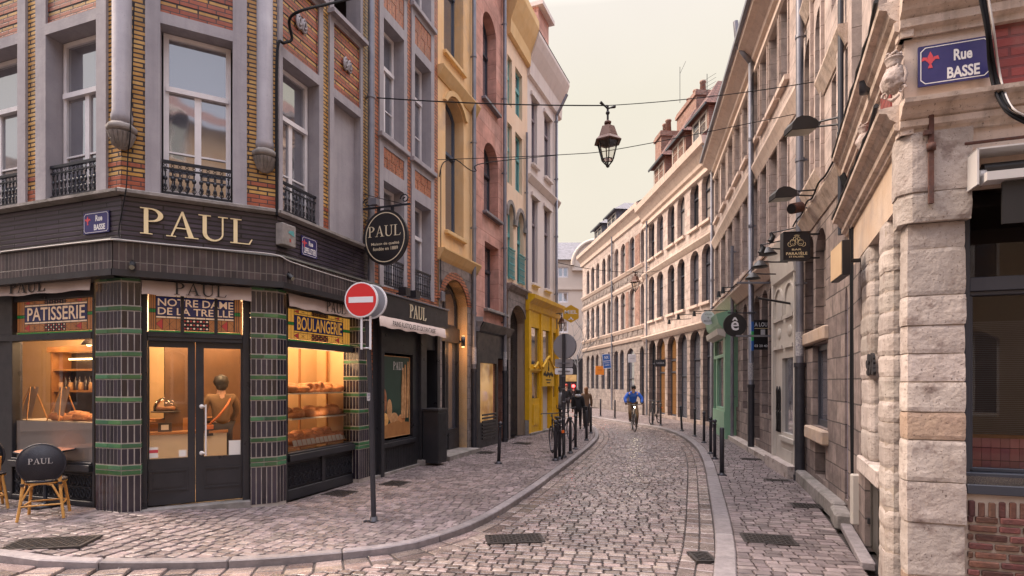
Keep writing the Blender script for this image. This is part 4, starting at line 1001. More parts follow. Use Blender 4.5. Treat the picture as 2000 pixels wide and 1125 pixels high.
# ---- cream house with turquoise windows
g5 = Fac(-.155,16.75,.515,18.56); f = g5; Uq, Zq = f.U, f.Z; W3 = dict(fm=mm['frame_turq'], bw=.11, trans=(.6,), mull=(.5,))
zc5 = Zq(1006,62)
o_ = [(Uq(991),Uq(1000),Zq(1006.5,221),Zq(1006.5,129),0,.16,dict(W3)),(Uq(1006.5),Uq(1020),Zq(1006.5,221),Zq(1006.5,129),0,.16,dict(W3)),
      (Uq(991),Uq(1000),Zq(1006.5,370),Zq(1006.5,256),0,.16,dict(W3)),(Uq(1006.5),Uq(1020),Zq(1006.5,370),Zq(1006.5,256),0,.16,dict(W3)),
      (Uq(991),Uq(1003),Zq(1010,553),Zq(1016,415),.42,.18,dict(W3)),(Uq(1010),Uq(1022.5),Zq(1010,553),Zq(1016,415),.42,.18,dict(W3)),
      (Uq(995),Uq(1027),0,Zq(1012,597),.5,.35,None)]
b5 = house('cream_house', 'narrow cream house with turquoise windows under a deep ochre cornice', f, zc5+.9, mm['stucco_cream'], o_)
zst = Zq(992,556)
s = MB(mm['stone_grey']); wall(s, 0, f.L, -.05, zst, [(Uq(995),Uq(1027),0,Zq(1012,597),.5,.35)], -.03, .05); s.xprism([(-.16,zst),(-.04,zst-.18),(0,zst-.18),(0,zst+.05),(-.16,zst+.05)], 0, f.L); s.build('stone_base', b5)
s = MB(mm['stucco_ochre']); s.xprism([(-.05,zc5-.5),(-.12,zc5-.45),(-.14,zc5-.05),(-.3,zc5+.35),(-.42,zc5+.7),(-.42,zc5+.95),(.1,zc5+.95),(.1,zc5-.5)], 0, f.L); s.build('cornice', b5)
for q in ((991,1003),(1010,1022.5)):
    a, b = Uq(q[0]), Uq(q[1]); s = MB(mm['ledge_stone']); zz = Zq(1016,415)-.42; P = arch_pts(a,b,zz,.42); Q = arch_pts(a-.12,b+.12,zz,.54)
    for k in range(len(P)-1): s.prism([P[k],Q[k],Q[k+1],P[k+1]], -.05, 0)
    s.build('arch_moulding', b5); s = MB(mm['ledge_stone']); s.box(b-.03,b+.22,-.08,0.0,zz-.16,zz); s.build('impost', b5)
    railing(b5, a, b, Zq(1010,553), .95, -.05, m=mm['frame_turq'], n=8)
a, b = Uq(995), Uq(1027); zz = Zq(1012,597)
mb = MB(mm['shop_black']); mb.box(a,b,.3,.33,0,zz-.05); 
for i in range(26): mb.box(a+(b-a)*.35,a+(b-a)*.75,.27,.3,2.6+.055*i,2.63+.055*i)
mb.build('door', b5); mb = MB(mm['glass_lit']); mb.box(a+.02,a+(b-a)*.28,.27,.3,.5,3.6); mb.build('side_light', b5)
pipe(b5, f, 1029, 4.5, 10, .04, -.08)
# ---- lilac grey house at the bend, with the honey shop
g6 = Fac(.515,18.56,1.75,21.5); f = g6; Uq, Zq = f.U, f.Z; W4 = dict(fm=mm['frame_lilac'], bw=.07, trans=(.7,), gm=mm['glass_up'])
zc6 = Zq(1088,205); h = f.L
o_ = [(Uq(1038),Uq(1049),Zq(1038,318),Zq(1038,187),.0,.16,dict(W4)),(Uq(1063),Uq(1075),Zq(1038,318),Zq(1038,187),.0,.16,dict(W4)),
      (Uq(1039),Uq(1050),Zq(1039,552),Zq(1039,383),.0,.16,dict(W4)),(Uq(1063),Uq(1074),Zq(1039,552),Zq(1039,383),.0,.16,dict(W4))]
b6 = house('lilac_house', 'pale lilac grey house with tall narrow windows standing at the bend', f, zc6, mm['stucco_lilac'], o_, depth=4.2)
s = MB(mm['stucco_lilac']); s.xprism([(-.02,zc6-.5),(-.1,zc6-.45),(-.12,zc6+.05),(-.32,zc6+.5),(-.42,zc6+.78),(-.42,zc6+.9),(.1,zc6+.9),(.1,zc6-.5)], 0, h+.3); s.build('cornice', b6)
zst = Zq(1030,341); s = MB(mm['stucco_lilac']); s.xprism([(-.14,zst),(-.02,zst-.2),(.02,zst-.2),(.02,zst+.04),(-.14,zst+.04)], 0, h+.1); s.build('string_course', b6)
for a,b,c,d,*_ in o_:
    sill(b6, f, a, b, c, mm['stucco_lilac'], .12, .09)
    s = MB(mm['stucco_lilac']); m_ = (a+b)/2; s.prism([(a-.12,d),(b+.12,d),(b+.12,d+.12),(m_+.1,d+.2),(m_-.1,d+.2),(a-.12,d+.12)], -.08, 0); s.build('window_head', b6)
mb = MB(mm['slate']); mb.add([(0,-.43,zc6+.93),(h+.3,-.43,zc6+.93),(h+.3,3,zc6+3.0),(0,3,zc6+3.0)], [(0,1,2,3)]); mb.add([(h+.3,-.43,zc6+.93),(h+.3,4,zc6+.93),(h+.3,3,zc6+3)], [(0,1,2)]); mb.add([(0,3,zc6+3.0),(h+.5,3,zc6+3.0),(h+.5,6.2,zc6+.95),(0,6.2,zc6+.95)], [(0,1,2,3)]); mb.build('roof', b6)
mb = MB(mm['stucco_pink']); mb.box(.8,1.9,-.1,1.6,zc6+.9,zc6+2.3); mb.box(.7,2.0,-.3,1.7,zc6+2.3,zc6+2.45,mm['stucco_lilac']); mb.build('dormer', b6)
pipe(b6, f, 1087, 3.8, zc6-.6, .055, -.1, elbow=lambda u,z: [(u,-.1,z),(u+.02,-.3,z+.35),(u+.05,-.5,z+.75)])
# honey shop front
hs = MB(mm['yellow_paint']); y0 = -.11; U0 = lambda p: f.U(p,y0); Z0 = lambda px,py: f.Z(px,py,y0)
a, b = U0(1031), U0(1090); zt = Z0(1035,577); zb_ = Z0(1035,604)
hs.xprism([(y0,zb_-.05),(y0-.05,zb_),(y0-.08,zb_+.18),(y0-.26,zt-.12),(y0-.28,zt),(0,zt+.06),(0,zb_-.05)], a-.05, b+.1)
Wd = b-a; cols_ = [(.10,.34),(.42,.70),(.78,.92)]
zw0, zw1 = Z0(1045,712), Z0(1045,640); zd = Z0(1052,745)
holes = [(a+Wd*c0,a+Wd*c1,zw0,zw1,0,.08) for c0,c1 in cols_]+[(a+Wd*.12,a+Wd*.33,1.2,Z0(1045,728),0,.08),(a+Wd*.42,a+Wd*.70,.0,zd,0,.3),(a+Wd*.79,a+Wd*.92,1.2,Z0(1045,728),0,.08)]
wall(hs, a, b, -.05, zb_-.05, holes, y0, .1)
for q in (0,.36,.72,.94): hs.box(a+Wd*q,a+Wd*(q+.055),y0-.05,y0,0,zb_-.05)
hs.box(a,b,y0-.07,y0,Z0(1045,722)-.04,Z0(1045,722)+.04); hs.add([(b,y0,-.05),(b,.0,-.05),(b,.0,zb_),(b,y0,zb_)], [(0,1,2,3)]); hs.add([(a,y0,-.05),(a,y0,zb_),(a,.0,zb_),(a,.0,-.05)], [(0,1,2,3)])
zm = zw0; cm = a+Wd*.56                        # carved pediments
P = [(cm-Wd*.2,zm-.75),(cm+Wd*.2,zm-.75),(cm+Wd*.2,zm-.1),(cm+Wd*.14,zm+.02),(cm+Wd*.08,zm+.14),(cm,zm+.22),(cm-Wd*.08,zm+.14),(cm-Wd*.14,zm+.02),(cm-Wd*.2,zm-.1)]
hs.prism(P, y0-.1, y0-.05)
hs.tube([(cm-Wd*.2,y0-.1,zm-.1),(cm-Wd*.14,y0-.1,zm+.02),(cm-Wd*.06,y0-.1,zm+.2),(cm,y0-.12,zm+.32),(cm+Wd*.06,y0-.1,zm+.2),(cm+Wd*.14,y0-.1,zm+.02),(cm+Wd*.2,y0-.1,zm-.1)], .05, 8)
for c in (.22,.85):
    x = a+Wd*c; hs.tube([(x-Wd*.1,y0-.08,zm-.12),(x-Wd*.04,y0-.1,zm-.02),(x,y0-.1,zm+.08),(x+Wd*.04,y0-.1,zm-.02),(x+Wd*.1,y0-.08,zm-.12)], .045, 8)
hs.box(a+Wd*.14,a+Wd*.31,y0-.03,y0,.3,1.0); hs.build('shopfront', b6)
wd_ = bpy.data.objects[[o.name for o in kids(b6) if o.name.startswith('shopfront')][0]]
gl_ = MB(mm['glass_up']); 
for x0,x1,z0,z1,*_ in holes: 
    if z0 > .5: gl_.add([(x0,y0+.07,z0),(x1,y0+.07,z0),(x1,y0+.07,z1),(x0,y0+.07,z1)], [(0,1,2,3)])
gl_.build('pane', wd_)
mb = MB(mm['yellow_paint']); mb.box(a+Wd*.42,a+Wd*.7,y0+.25,y0+.3,0,zd); mb.box(a+Wd*.47,a+Wd*.65,y0+.235,y0+.25,.25,1.0); mb.box(a+Wd*.47,a+Wd*.65,y0+.235,y0+.25,1.15,zd-.2); mb.build('door', wd_)
mb = MB(mm['black_paint']); c = cm; z = zm-.3
mb.prism([(c-.04,z+.1),(c+.04,z+.1),(c+.06,z+.18),(c+.02,z+.3),(c,z+.42),(c-.02,z+.3),(c-.06,z+.18)], y0-.115, y0-.1)
text(mb, 'Comtesse du Barry'[:0]+'Grand Miel', c-Wd*.15, c+Wd*.15, z-.14, z+.06, y0-.105) if False else None
for i in range(9): mb.ball((c-Wd*.15+Wd*.3*i/8, y0-.105, z-.02+.03*sin(i*2.2)), (Wd*.02,.006,.07+.03*(i%2)), 6)
for i in range(2): mb.box(c-Wd*(.09-.03*i), c+Wd*(.09-.03*i), y0-.104, y0-.1, z-.24-.1*i, z-.2-.1*i)
mb.build('sign_lettering', wd_)
mb = MB(mm['ledge_stone']); mb.box(a-.02,a+.12,y0-.04,y0+.1,-.05,.5); mb.box(a,b+.1,y0-.12,0,-.05,.06); mb.build('plinth', b6)
# ---- building closing the street
mat('plaster_far', (.60,.50,.42), .8, col2=(.66,.56,.48), nscale=.6)
ge = Fac(.6,50,9,50); f = ge
def ew(pa,pb,py0,py1): return (f.U(pa),f.U(pb),f.Z(pa,py1),f.Z(pa,py0),0,.15,dict(fm=mm['white_paint'],bw=.12,mull=(.5,)))
o_ = [ew(1089,1110,521,542),ew(1089,1110,570,591),ew(1089,1110,626,650)]
zt = f.Z(1090,508)
be = house('end_house', 'cream rendered house with white windows and slate roof closing the far end', f, zt, mm['plaster_far'], o_, depth=8)
mb = MB(mm['slate']); mb.xprism([(-.3,zt),(4,zt+2.6),(9,zt)], -3, 9); mb.build('roof', be)
mb = MB(mm['plaster_far']); c = f.U(1163); r = f.U(1163)-f.U(1117); pts = [(c+r*cos(pi*i/20),f.Z(1130,520)+r*1.05*sin(pi*i/20)) for i in range(21)]
mb.prism(pts[::1]+[(c-r,zt-1),(c+r,zt-1)], -.4, .6); mb.tube([(x,-.42,z) for x,z in pts], .18, 6); mb.build('arched_gable', be)
mb = MB(mm['plaster_far']); mb.box(1,2,1.5,2.5,zt+1.6,zt+3.0); mb.build('chimney', be)
mb = MB(mm['plaster_far']); mb.box(-.1,f.L,-.12,0,f.Z(1100,566),f.Z(1100,566)+.12); mb.build('string_course', be)
mb = MB(mm['shop_black']); mb.box(f.U(1088,-.3),f.U(1150,-.3),-.3,0,0,f.Z(1120,702,-.3)); mb.box(f.U(1128,-.5),f.U(1143,-.5),-.5,0,0,f.Z(1130,700,-.5)); mb.build('shopfront', be)
sfo = [o for o in kids(be) if o.name.startswith('shopfront')][0]
mb = MB(mm['glass_lit']); mb.box(f.U(1105,-.32),f.U(1126,-.32),-.32,-.3,f.Z(1110,745,-.3),f.Z(1110,732,-.3)); mb.build('pane', sfo)
# ================================================================ RIGHT SIDE OF THE STREET
mat('ashlar_pale', (.58,.465,.415), .85, col2=(.68,.56,.50), nscale=3, pits=.4, bump=.3, bscale=20, streak=.3, dirt_col=(.26,.19,.16), brick=dict(w=.62,h=.36,m=.006,mc=(.26,.2,.17),b=.5,wob=.006))
mat('render_pale', (.62,.49,.41), .85, col2=(.68,.56,.48), nscale=2, bump=.35, bscale=20, streak=.45, dirt_col=(.26,.19,.16), pits=.5)
mat('render_orange', (.54,.39,.27), .85, col2=(.60,.48,.38), nscale=2.6, bump=.45, bscale=22, streak=.4, dirt_col=(.3,.2,.15), blotch=((.42,.34,.30),2.1,.5,.7))
mat('stone_dark', (.25,.195,.18), .85, col2=(.44,.35,.31), nscale=4, bump=.7, bscale=28, brick=dict(w=.46,h=.30,m=.010,mc=(.13,.105,.095),b=1,wob=.014,d=.02))
mat('stone_block', (.43,.37,.33), .88, col2=(.57,.50,.45), nscale=4.5, bump=1.0, bscale=26, island=.2, hue=.008, pits=.8, blotch=((.22,.165,.145),5.5,.55,.68), dirt=.55, dirt_col=(.2,.14,.10))
mat('stone_brown', (.22,.15,.11), .85, col2=(.32,.23,.17), nscale=12, bump=.9, bscale=60, pits=.6)
mat('stone_ochre', (.45,.33,.24), .88, col2=(.42,.30,.23), nscale=5, bump=1, bscale=26, pits=.8, dirt=.5, dirt_col=(.12,.08,.06))
mat('mortar_pale', (.48,.41,.34), .95, col2=(.38,.31,.26), nscale=9, bump=.6, bscale=40)
mat('brick_old', (.075,.035,.03), .85, col2=(.14,.055,.04), nscale=12, bump=.8, bscale=45, island=.45)
mat('paint_red', (.27,.045,.04), .6, col2=(.20,.035,.03), nscale=4, bump=.4, brick=dict(w=.22,h=.075,m=.01,mc=(.15,.03,.03),b=.8,wob=.01), dirt=.5, dirt_col=(.4,.3,.26))
mat('cornice_worn', (.50,.39,.31), .9, col2=(.66,.55,.48), nscale=5, bump=.9, bscale=24, streak=.8, dirt_col=(.12,.09,.07), pits=.7)
mat('brick_chimney', (.34,.15,.11), .8, col2=(.42,.23,.17), nscale=3, brick=dict(w=.24,h=.08,m=.012,mc=(.4,.3,.25),b=.6,wob=.004))
mat('green_paint', (.22,.42,.27), .45, col2=(.26,.46,.31), nscale=3, streak=.2, dirt_col=(.12,.2,.14))
mat('cream_paint', (.58,.54,.48), .5, col2=(.5,.46,.41), nscale=3, streak=.25, dirt_col=(.3,.26,.22))
mat('door_blue', (.25,.24,.33), .5, col2=(.3,.28,.37), nscale=3)
mat('cellar_green', (.06,.055,.05), .5, col2=(.09,.08,.07), nscale=4)
mat('rust', (.13,.05,.035), .8, col2=(.07,.04,.035), nscale=20, bump=.6)
mat('steel_white', (.55,.53,.52), .35)
mat('pink_tile', (.66,.24,.30), .25, col2=(.72,.34,.38), nscale=2, island=.15)
mat('net', (.13,.13,.14), .6, col2=(.09,.09,.1), nscale=2)
mat('spray_black', (.02,.018,.02), .7)
def stack(par, poly, zs, m, name='pier', gap=.006, bev=.02, inset=0, jit=.012, parm='mortar_pale'):
    """stone blocks laid on each other: each a bevelled prism with slightly shifted faces, mortar core between"""
    mb = MB(m); n = len(poly); c = (sum(p[0] for p in poly)/n, sum(p[1] for p in poly)/n)
    def ring(k, z, ox=0, oy=0): return [(c[0]+(x-c[0])*k+ox, c[1]+(y-c[1])*k+oy, z) for x,y in poly]
    rad = max(sqrt((x-c[0])**2+(y-c[1])**2) for x,y in poly)
    for a, b in zip(zs[:-1], zs[1:]):
        ox, oy = R.uniform(-jit,jit), R.uniform(-jit,jit); k = 1+R.uniform(-jit,jit)*.8/max(rad,.1)
        q = k-bev/rad
        r = [ring(q,a+gap,ox,oy), ring(k,a+gap+bev,ox,oy), ring(k,b-gap-bev,ox,oy), ring(q,b-gap,ox,oy)]
        vs = [v for rr in r for v in rr]; fs = [(i*n+j,i*n+(j+1)%n,(i+1)*n+(j+1)%n,(i+1)*n+j) for i in range(3) for j in range(n)]
        fs += [tuple(range(n-1,-1,-1)), tuple(range(3*n,4*n))]; mb.add(vs, fs)
    k = 1-bev*.7/rad; mb.add(ring(k,zs[0])+ring(k,zs[-1]), [(j,(j+1)%n,(j+1)%n+n,j+n) for j in range(n)], mm[parm])
    return mb.build(name, par)
DW = dict(fm=mm['frame_dark'], bw=.06, trans=(.68,), gm=mm['glass_dark'])
RG = random.Random(5)
def vary(k):
    k = dict(k); k['gm'] = RG.choice((mm['glass_dark'],mm['glass_up'],mm['glass_up'],mm['glass_curtain'],mm['glass_dark'])) ; k['trans'] = RG.choice(((.68,),(.68,),(.5,),(.7,))); k['bars'] = RG.choice(((),(.25,.48),(.3,),()))
    return k
# ---------------- long arcaded house (two bends: far part)
r10 = Fac(7.9,21.6,5.32,10.1); f = r10; Uq, Zq = f.U, f.Z
C10 = [(1398,1405),(1410,1418),(1423,1432),(1436,1447),(1452,1462),(1470,1482),(1487,1499),(1504,1520),(1525,1540)]
z3s, z3b = Zq(1505,73), Zq(1521,186); z2s, z2b = Zq(1503,299), Zq(1513,478)
zt10 = Zq(1443,78,-.45)
mid = Zq(1513.6,512)
o_ = []
for a, b in C10:
    for zs_, zb_ in ((z3s,z3b),(z2s,z2b)): o_.append((Uq(a),Uq(b),zb_,zs_+.33,.33,.22,dict(DW)))
ga = Zq(1492,566)
gcols = [(1421,1427.5),(1432,1439),(1449,1457),(1469.6,1481),(1485,1497),(1499.5,1512)]
for i, (a, b) in enumerate(gcols): o_.append((Uq(a),Uq(b),1.0 if i != 3 else .3,ga,.3,.3,dict(DW)))
ra = f.thing('arcaded_stone_house', 'long pale stone house of tall arched windows with green and cream shopfronts')
up = MB(mm['ashlar_pale']); wall(up, 0, f.L, mid, zt10-.6, [(a,b,c,d,r,dp) for a,b,c,d,r,dp,st in o_ if c > mid-.5], 0, .42); up.build('upper_wall', ra)
lo = MB(mm['stone_dark']); wall(lo, 0, f.L, -.05, mid, [(a,b,c,d,r,dp) for a,b,c,d,r,dp,st in o_ if c < mid-.5], .03, .5); lo.build('ground_floor_wall', ra)
for i, (a,b,c,d,r,dp,st) in enumerate(o_):
    if c < mid-.5: mb = MB(mm['glass_dark']); mb.add([(a,dp,c),(b,dp,c),(b,dp,d),(a,dp,d)], [(0,1,2,3)]); mb.build('blind_pane', ra); continue
    window(ra, a, b, c, d, dp-.05, rise=r, **vary(st))
    s = MB(mm['render_pale']); s.box(a-.08,b+.08,-.1,.05,c-.1,c); s.build('sill', ra)
s = MB(mm['ashlar_pale'])
for (a,b,c,d,r,dp,st) in o_:      # slim pilaster strips and arch hoods give the wall its relief
    if c < mid-.5: continue
    for x in (a-.07, b+.02): s.box(x,x+.05,-.03,0,c,d-r)
    P = arch_pts(a-.02,b+.02,d-r,r+.02); Q = arch_pts(a-.09,b+.09,d-r,r+.09)
    for k in range(len(P)-1): s.prism([P[k],Q[k],Q[k+1],P[k+1]], -.035, 0)
s.build('window_mouldings', ra)
for z, pr in ((z3b-.75,.14),(mid,.22)):
    s = MB(mm['render_pale']); s.xprism([(-pr,z),(-pr*.5,z-.15),(-.02,z-.28),(.02,z-.28),(.02,z+.06),(-pr,z+.06)], 0, f.L); s.build('string_course', ra)
s = MB(mm['render_pale']); z = zt10; s.xprism([(-.03,z-.85),(-.08,z-.8),(-.08,z-.72),(-.04,z-.7),(-.04,z-.55),(-.12,z-.5),(-.14,z-.4),(-.3,z-.24),(-.44,z-.18),(-.46,z-.02),(.1,z-.02),(.1,z-.85)], 0, f.L+.1); s.build('cornice', ra)
s = MB(mm['slate']); s.box(0,f.L,-.55,-.45,z-.05,z+.06,mm['zinc']); s.add([(0,-.45,z),(f.L,-.45,z),(f.L,4,z+3.2),(0,4,z+3.2)], [(0,1,2,3)], mm['rooftile']); s.build('roof', ra)
shell(ra, f.L, z, 6, mm['ashlar_pale'], roof=False)
pipe(ra, f, 1467, .0, Zq(1467,150), .065, -.13, elbow=lambda u,zz: [(u,-.13,zz),(u,-.3,zz+.25),(u,-.45,zz+.5),(u,-.5,zz+1.1)])
pipe(ra, f, 1562, .0, zt10, .065, -.13); boot(ra, f, 1562, 2.1, .085, -.13); boot(ra, f, 1467, 1.7, .08, -.13); 
pipe(ra, f, 1430, .0, mid+1.5, .05, -.13)
# green corner shopfront
y0 = -.30; a, b = Uq(1394,y0), Uq(1416,y0); zc = Zq(1397,648,y0)
s = MB(mm['green_paint']); holes = [(a+(b-a)*.32,a+(b-a)*.88,.95,zc-.95,0,.08),(a+(b-a)*.02,a+(b-a)*.24,.1,zc-.95,0,.25),(a+(b-a)*.1,a+(b-a)*.85,zc-.85,zc-.35,0,.08)]
wall(s, a, b, 0, zc, holes, y0, .1); s.add([(b,y0,0),(b,.1,0),(b,.1,zc),(b,y0,zc)], [(0,1,2,3)]); s.add([(a,y0,0),(a,y0,zc),(a,.1,zc),(a,.1,0)], [(0,1,2,3)])
s.xprism([(y0-.05,zc-.1),(y0-.2,zc+.05),(y0-.26,zc+.28),(y0-.28,zc+.36),(0,zc+.5),(0,zc-.1)], a-.15, b+.12)
s.box(a,b,y0-.03,y0,.3,.85); s.xprism([(y0,zc-.35),(y0-.22,zc-.28),(y0-.25,zc-.1),(y0,zc-.1)], a-.1, b+.1, mm['cream_paint'])
gs = s.build('shopfront', ra, label='mint green wooden shopfront with deep cream cornice')
g_ = MB(mm['glass_up']); 
for h in holes: g_.add([(h[0],y0+h[5]-.01,h[2]),(h[1],y0+h[5]-.01,h[2]),(h[1],y0+h[5]-.01,h[3]),(h[0],y0+h[5]-.01,h[3])], [(0,1,2,3)])
g_.build('pane', gs)
# cream shopfront
y0 = -.12; a, b = Uq(1512.5,y0), Uq(1556,y0); z1 = Zq(1514,548,y0); zp = Zq(1514,683,y0); zg0 = Zq(1530,851,y0)
s = MB(mm['cream_paint']); w = b-a
holes = [(a+w*.38,a+w*.86,Zq(1530,844,y0),Zq(1530,700,y0),0,.08)]
wall(s, a, b, .0, z1, holes, y0, .1); s.add([(b,y0,0),(b,.1,0),(b,.1,z1),(b,y0,z1)], [(0,1,2,3)]); s.add([(a,y0,0),(a,y0,z1),(a,.1,z1),(a,.1,0)], [(0,1,2,3)])
s.xprism([(y0,z1-.15),(y0-.06,z1-.1),(y0-.1,z1+.35),(y0-.16,z1+.6),(0,z1+.7),(0,z1-.15)], a-.02, b+.04)
zm = (zp+z1)/2
for q0,q1 in ((.05,.45),(.53,.93)):
    xa, xb = a+w*q0, a+w*q1
    s.box(xa,xb,y0-.05,y0,zp+.55,zp+.62); s.box(xa,xb,y0-.05,y0,zp-.02,zp+.05)
    P = arch_pts(xa+.05,xb-.05,z1-.5,.25); Q = arch_pts(xa+.01,xb-.01,z1-.5,.29)
    for k in range(len(P)-1): s.prism([P[k],Q[k],Q[k+1],P[k+1]], y0-.03, y0)
    for x in (xa,xb-.04): s.box(x,x+.04,y0-.03,y0,zp+.62,z1-.5)
    s.ball(((xa+xb)/2,y0,zp+.3),(.16,.03,.12),10)
s.box(a,a+.12,y0-.06,y0,0,z1); s.box(b-.08,b,y0-.04,y0,0,z1); s.box(a+w*.33,b,y0-.06,y0,zg0-.08,zg0+.0)
s.box(a+w*.4,a+w*.84,y0-.02,y0,.15,zg0-.25)
cs = s.build('shopfront', ra, label='cream painted wooden shopfront with arched panels and barred sidelight')
g_ = MB(mm['glass_up']); h = holes[0]; g_.add([(h[0],y0+.06,h[2]),(h[1],y0+.06,h[2]),(h[1],y0+.06,h[3]),(h[0],y0+.06,h[3])], [(0,1,2,3)]); g_.build('pane', cs)
mb = MB(mm['black_paint'])
for q in (.17,.29):
    x = a+w*q; 
    for zz0,zz1 in ((Zq(1530,846,y0),Zq(1530,808,y0)),(Zq(1530,803,y0),Zq(1530,763,y0))): mb.tube([(x-.06,y0-.01,zz0),(x+.06,y0-.01,zz0),(x+.06,y0-.01,zz1),(x,y0-.01,zz1+.08),(x-.06,y0-.01,zz1)], .013, 4, closed=True); mb.bar((x,y0-.01,zz0),(x,y0-.01,zz1),.01)
mb.build('vent_grille', cs)
mb = MB(mm['stone_block']); mb.box(a-.05,b+.1,y0-.18,0,-.05,.22); mb.box(Uq(1425),Uq(1512),-.22,.03,-.05,.12); mb.build('plinth', ra)
# ---------------- middle house with brick dormers
r9 = Fac(7.28,30.5,7.9,21.6); f = r9; Uq, Zq = f.U, f.Z
C9 = [(1267,1278),(1283,1295),(1304,1317),(1323,1337),(1348,1364.5),(1370.7,1388)]
zt9 = Zq(1371,263,-.5); z2a, z2c = Zq(1380,337), Zq(1388,425); z1a, z1c = Zq(1380,476), Zq(1389,586)
mid9 = Zq(1390,600+36); mid9 = Zq(1357,636)
o_ = []
for a, b in C9:
    o_.append((Uq(a),Uq(b),z2c,z2a,.3,.23,dict(DW))); o_.append((Uq(a),Uq(b),z1c,z1a,.3,.23,dict(DW)))
G9 = [(1267,1280),(1282,1298),(1303,1320),(1323,1341),(1347,1367),(1372,1390)]; za9 = Zq(1357,645)
for i,(a,b) in enumerate(G9): o_.append((Uq(a),Uq(b),.15,za9,.42,.26,dict(DW)))
rb9 = f.thing('stone_house_with_dormers', 'pale stone house with arched windows and red tiled dormers behind the cyclist')
up = MB(mm['ashlar_pale']); wall(up, 0, f.L, mid9, zt9-.6, [(a,b,c,d,r,dp) for a,b,c,d,r,dp,st in o_ if c > 2], 0, .4); up.build('upper_wall', rb9)
lo = MB(mm['stone_dark']); wall(lo, 0, f.L, -.05, mid9, [(a,b,c,d,r,dp) for a,b,c,d,r,dp,st in o_ if c < 2], .02, .45); lo.build('ground_floor_wall', rb9)
for i,(a,b,c,d,r,dp,st) in enumerate(o_):
    k = vary(st)
    if c < 2 and i-12 in (1,2): k['gm'] = mm['glass_warm']; k['trans'] = (.55,.7); k['bars'] = ()
    window(rb9, a, b, c, d, dp-.05, rise=r, **k)
    if c > 2: s = MB(mm['render_pale']); s.box(a-.1,b+.1,-.12,.05,c-.11,c); s.build('sill', rb9)
s = MB(mm['render_pale'])
for z, pr in ((Zq(1390,457),.16),(mid9+.0,.2)):
    s = MB(mm['render_pale']); s.xprism([(-pr,z),(-pr*.5,z-.12),(-.02,z-.2),(.02,z-.2),(.02,z+.06),(-pr,z+.06)], 0, f.L); s.build('string_course', rb9)
z = zt9; s = MB(mm['render_pale']); s.xprism([(-.03,z-1.25),(-.1,z-1.2),(-.1,z-1.1),(-.04,z-1.08),(-.04,z-.9),(-.14,z-.85),(-.16,z-.7),(-.35,z-.4),(-.5,z-.3),(-.55,z-.02),(.1,z-.02),(.1,z-1.25)], -.05, f.L+.05); s.build('cornice', rb9)
s = MB(mm['rooftile']); s.add([(0,-.5,z),(f.L,-.5,z),(f.L,4,z+4.6),(0,4,z+4.6)], [(0,1,2,3)]); s.add([(0,4,z+4.6),(f.L,4,z+4.6),(f.L,8,z),(0,8,z)], [(0,1,2,3)]); s.add([(0,-.5,z),(0,4,z+4.6),(0,8,z)], [(0,1,2)]); s.add([(f.L,-.5,z),(f.L,8,z),(f.L,4,z+4.6)], [(0,1,2)]); s.build('roof', rb9)
shell(rb9, f.L, z, 8, mm['ashlar_pale'], roof=False)
def dormer(par, x0, x1, z0, z1, y0, roofm, wallm, depth=2.6, name='dormer', hip=.85):
    mb = MB(wallm); mb.box(x0,x1,y0,y0+depth,z0,z1); w = x1-x0; o = .22
    mb.add([(x0-o,y0-o,z1),(x1+o,y0-o,z1),(x1+o,y0+depth,z1),(x0-o,y0+depth,z1),((x0+x1)/2,y0+w*.45,z1+w*hip),((x0+x1)/2,y0+depth,z1+w*hip)], [(0,1,4),(1,2,5,4),(3,0,4,5),(2,3,5),(0,3,2,1)], roofm)
    mb.box(x0-o,x1+o,y0-o-.03,y0-o+.03,z1-.08,z1+.02,mm['frame_dark'])
    d = mb.build(name, par); window(d, x0+.15, x1-.15, z0+.25, z1-.12, y0-.03, mm['cream_paint'], mm['glass_up'], bw=.07, mull=(.5,), bars=(.33,.66), name='dormer_window')
    bpy.data.objects[-1] if False else None
for pa, pb, pyb in ((1384,1356,250),(1339,1322,303),(1299,1287,342)):
    y0 = .25; b_ = Uq(pa,y0); a_ = b_-1.75; zz = zt9+.55; dormer(rb9, a_, b_, zt9+.2, zt9+1.75, y0, mm['rooftile'], mm['brick_chimney'])
def chimney(par, x0, x1, y0, y1, z0, z1, pots, m):
    mb = MB(m); mb.box(x0,x1,y0,y1,z0,z1-.3); mb.box(x0-.08,x1+.08,y0-.08,y1+.08,z1-.3,z1-.12); mb.box(x0-.03,x1+.03,y0-.03,y1+.03,z1-.12,z1)
    for i in range(pots): c = x0+(x1-x0)*(i+.5)/pots; mb.lathe([(.17,z1),(.14,z1+.6),(.17,z1+.62),(.17,z1+.7)], (c,(y0+y1)/2,0), 10)
    return mb.build('chimney', par)
yc = 2.2; chimney(rb9, Uq(1322,yc), Uq(1366,yc)-.4, yc, yc+1.1, z, Zq(1340,201,yc), 3, mm['brick_chimney'])
chimney(rb9, -1.1, -.1, 1.0, 2.0, z-.2, Zq(1262,294,1.0), 2, mm['brick_chimney'])
mb = MB(mm['iron'])
u = Uq(1328,2.6); zz = Zq(1328,201,2.6); mb.bar((u,2.6,zz),(u,2.6,zz+2.1),.015); mb.bar((u,2.6,zz+1.7),(u+.9,2.6,zz+1.9),.01); mb.build('antenna', rb9); mb = MB(mm['iron'])
u = Uq(1381,1.4); zz = Zq(1381,195,1.4); mb.bar((u,1.4,zz-.8),(u,1.4,zz+1.2),.015)
for q in range(4): mb.bar((u-.3,1.4-.2,zz+.4+.18*q),(u+.5,1.6,zz+.42+.18*q),.009)
mb.build('antenna', rb9)
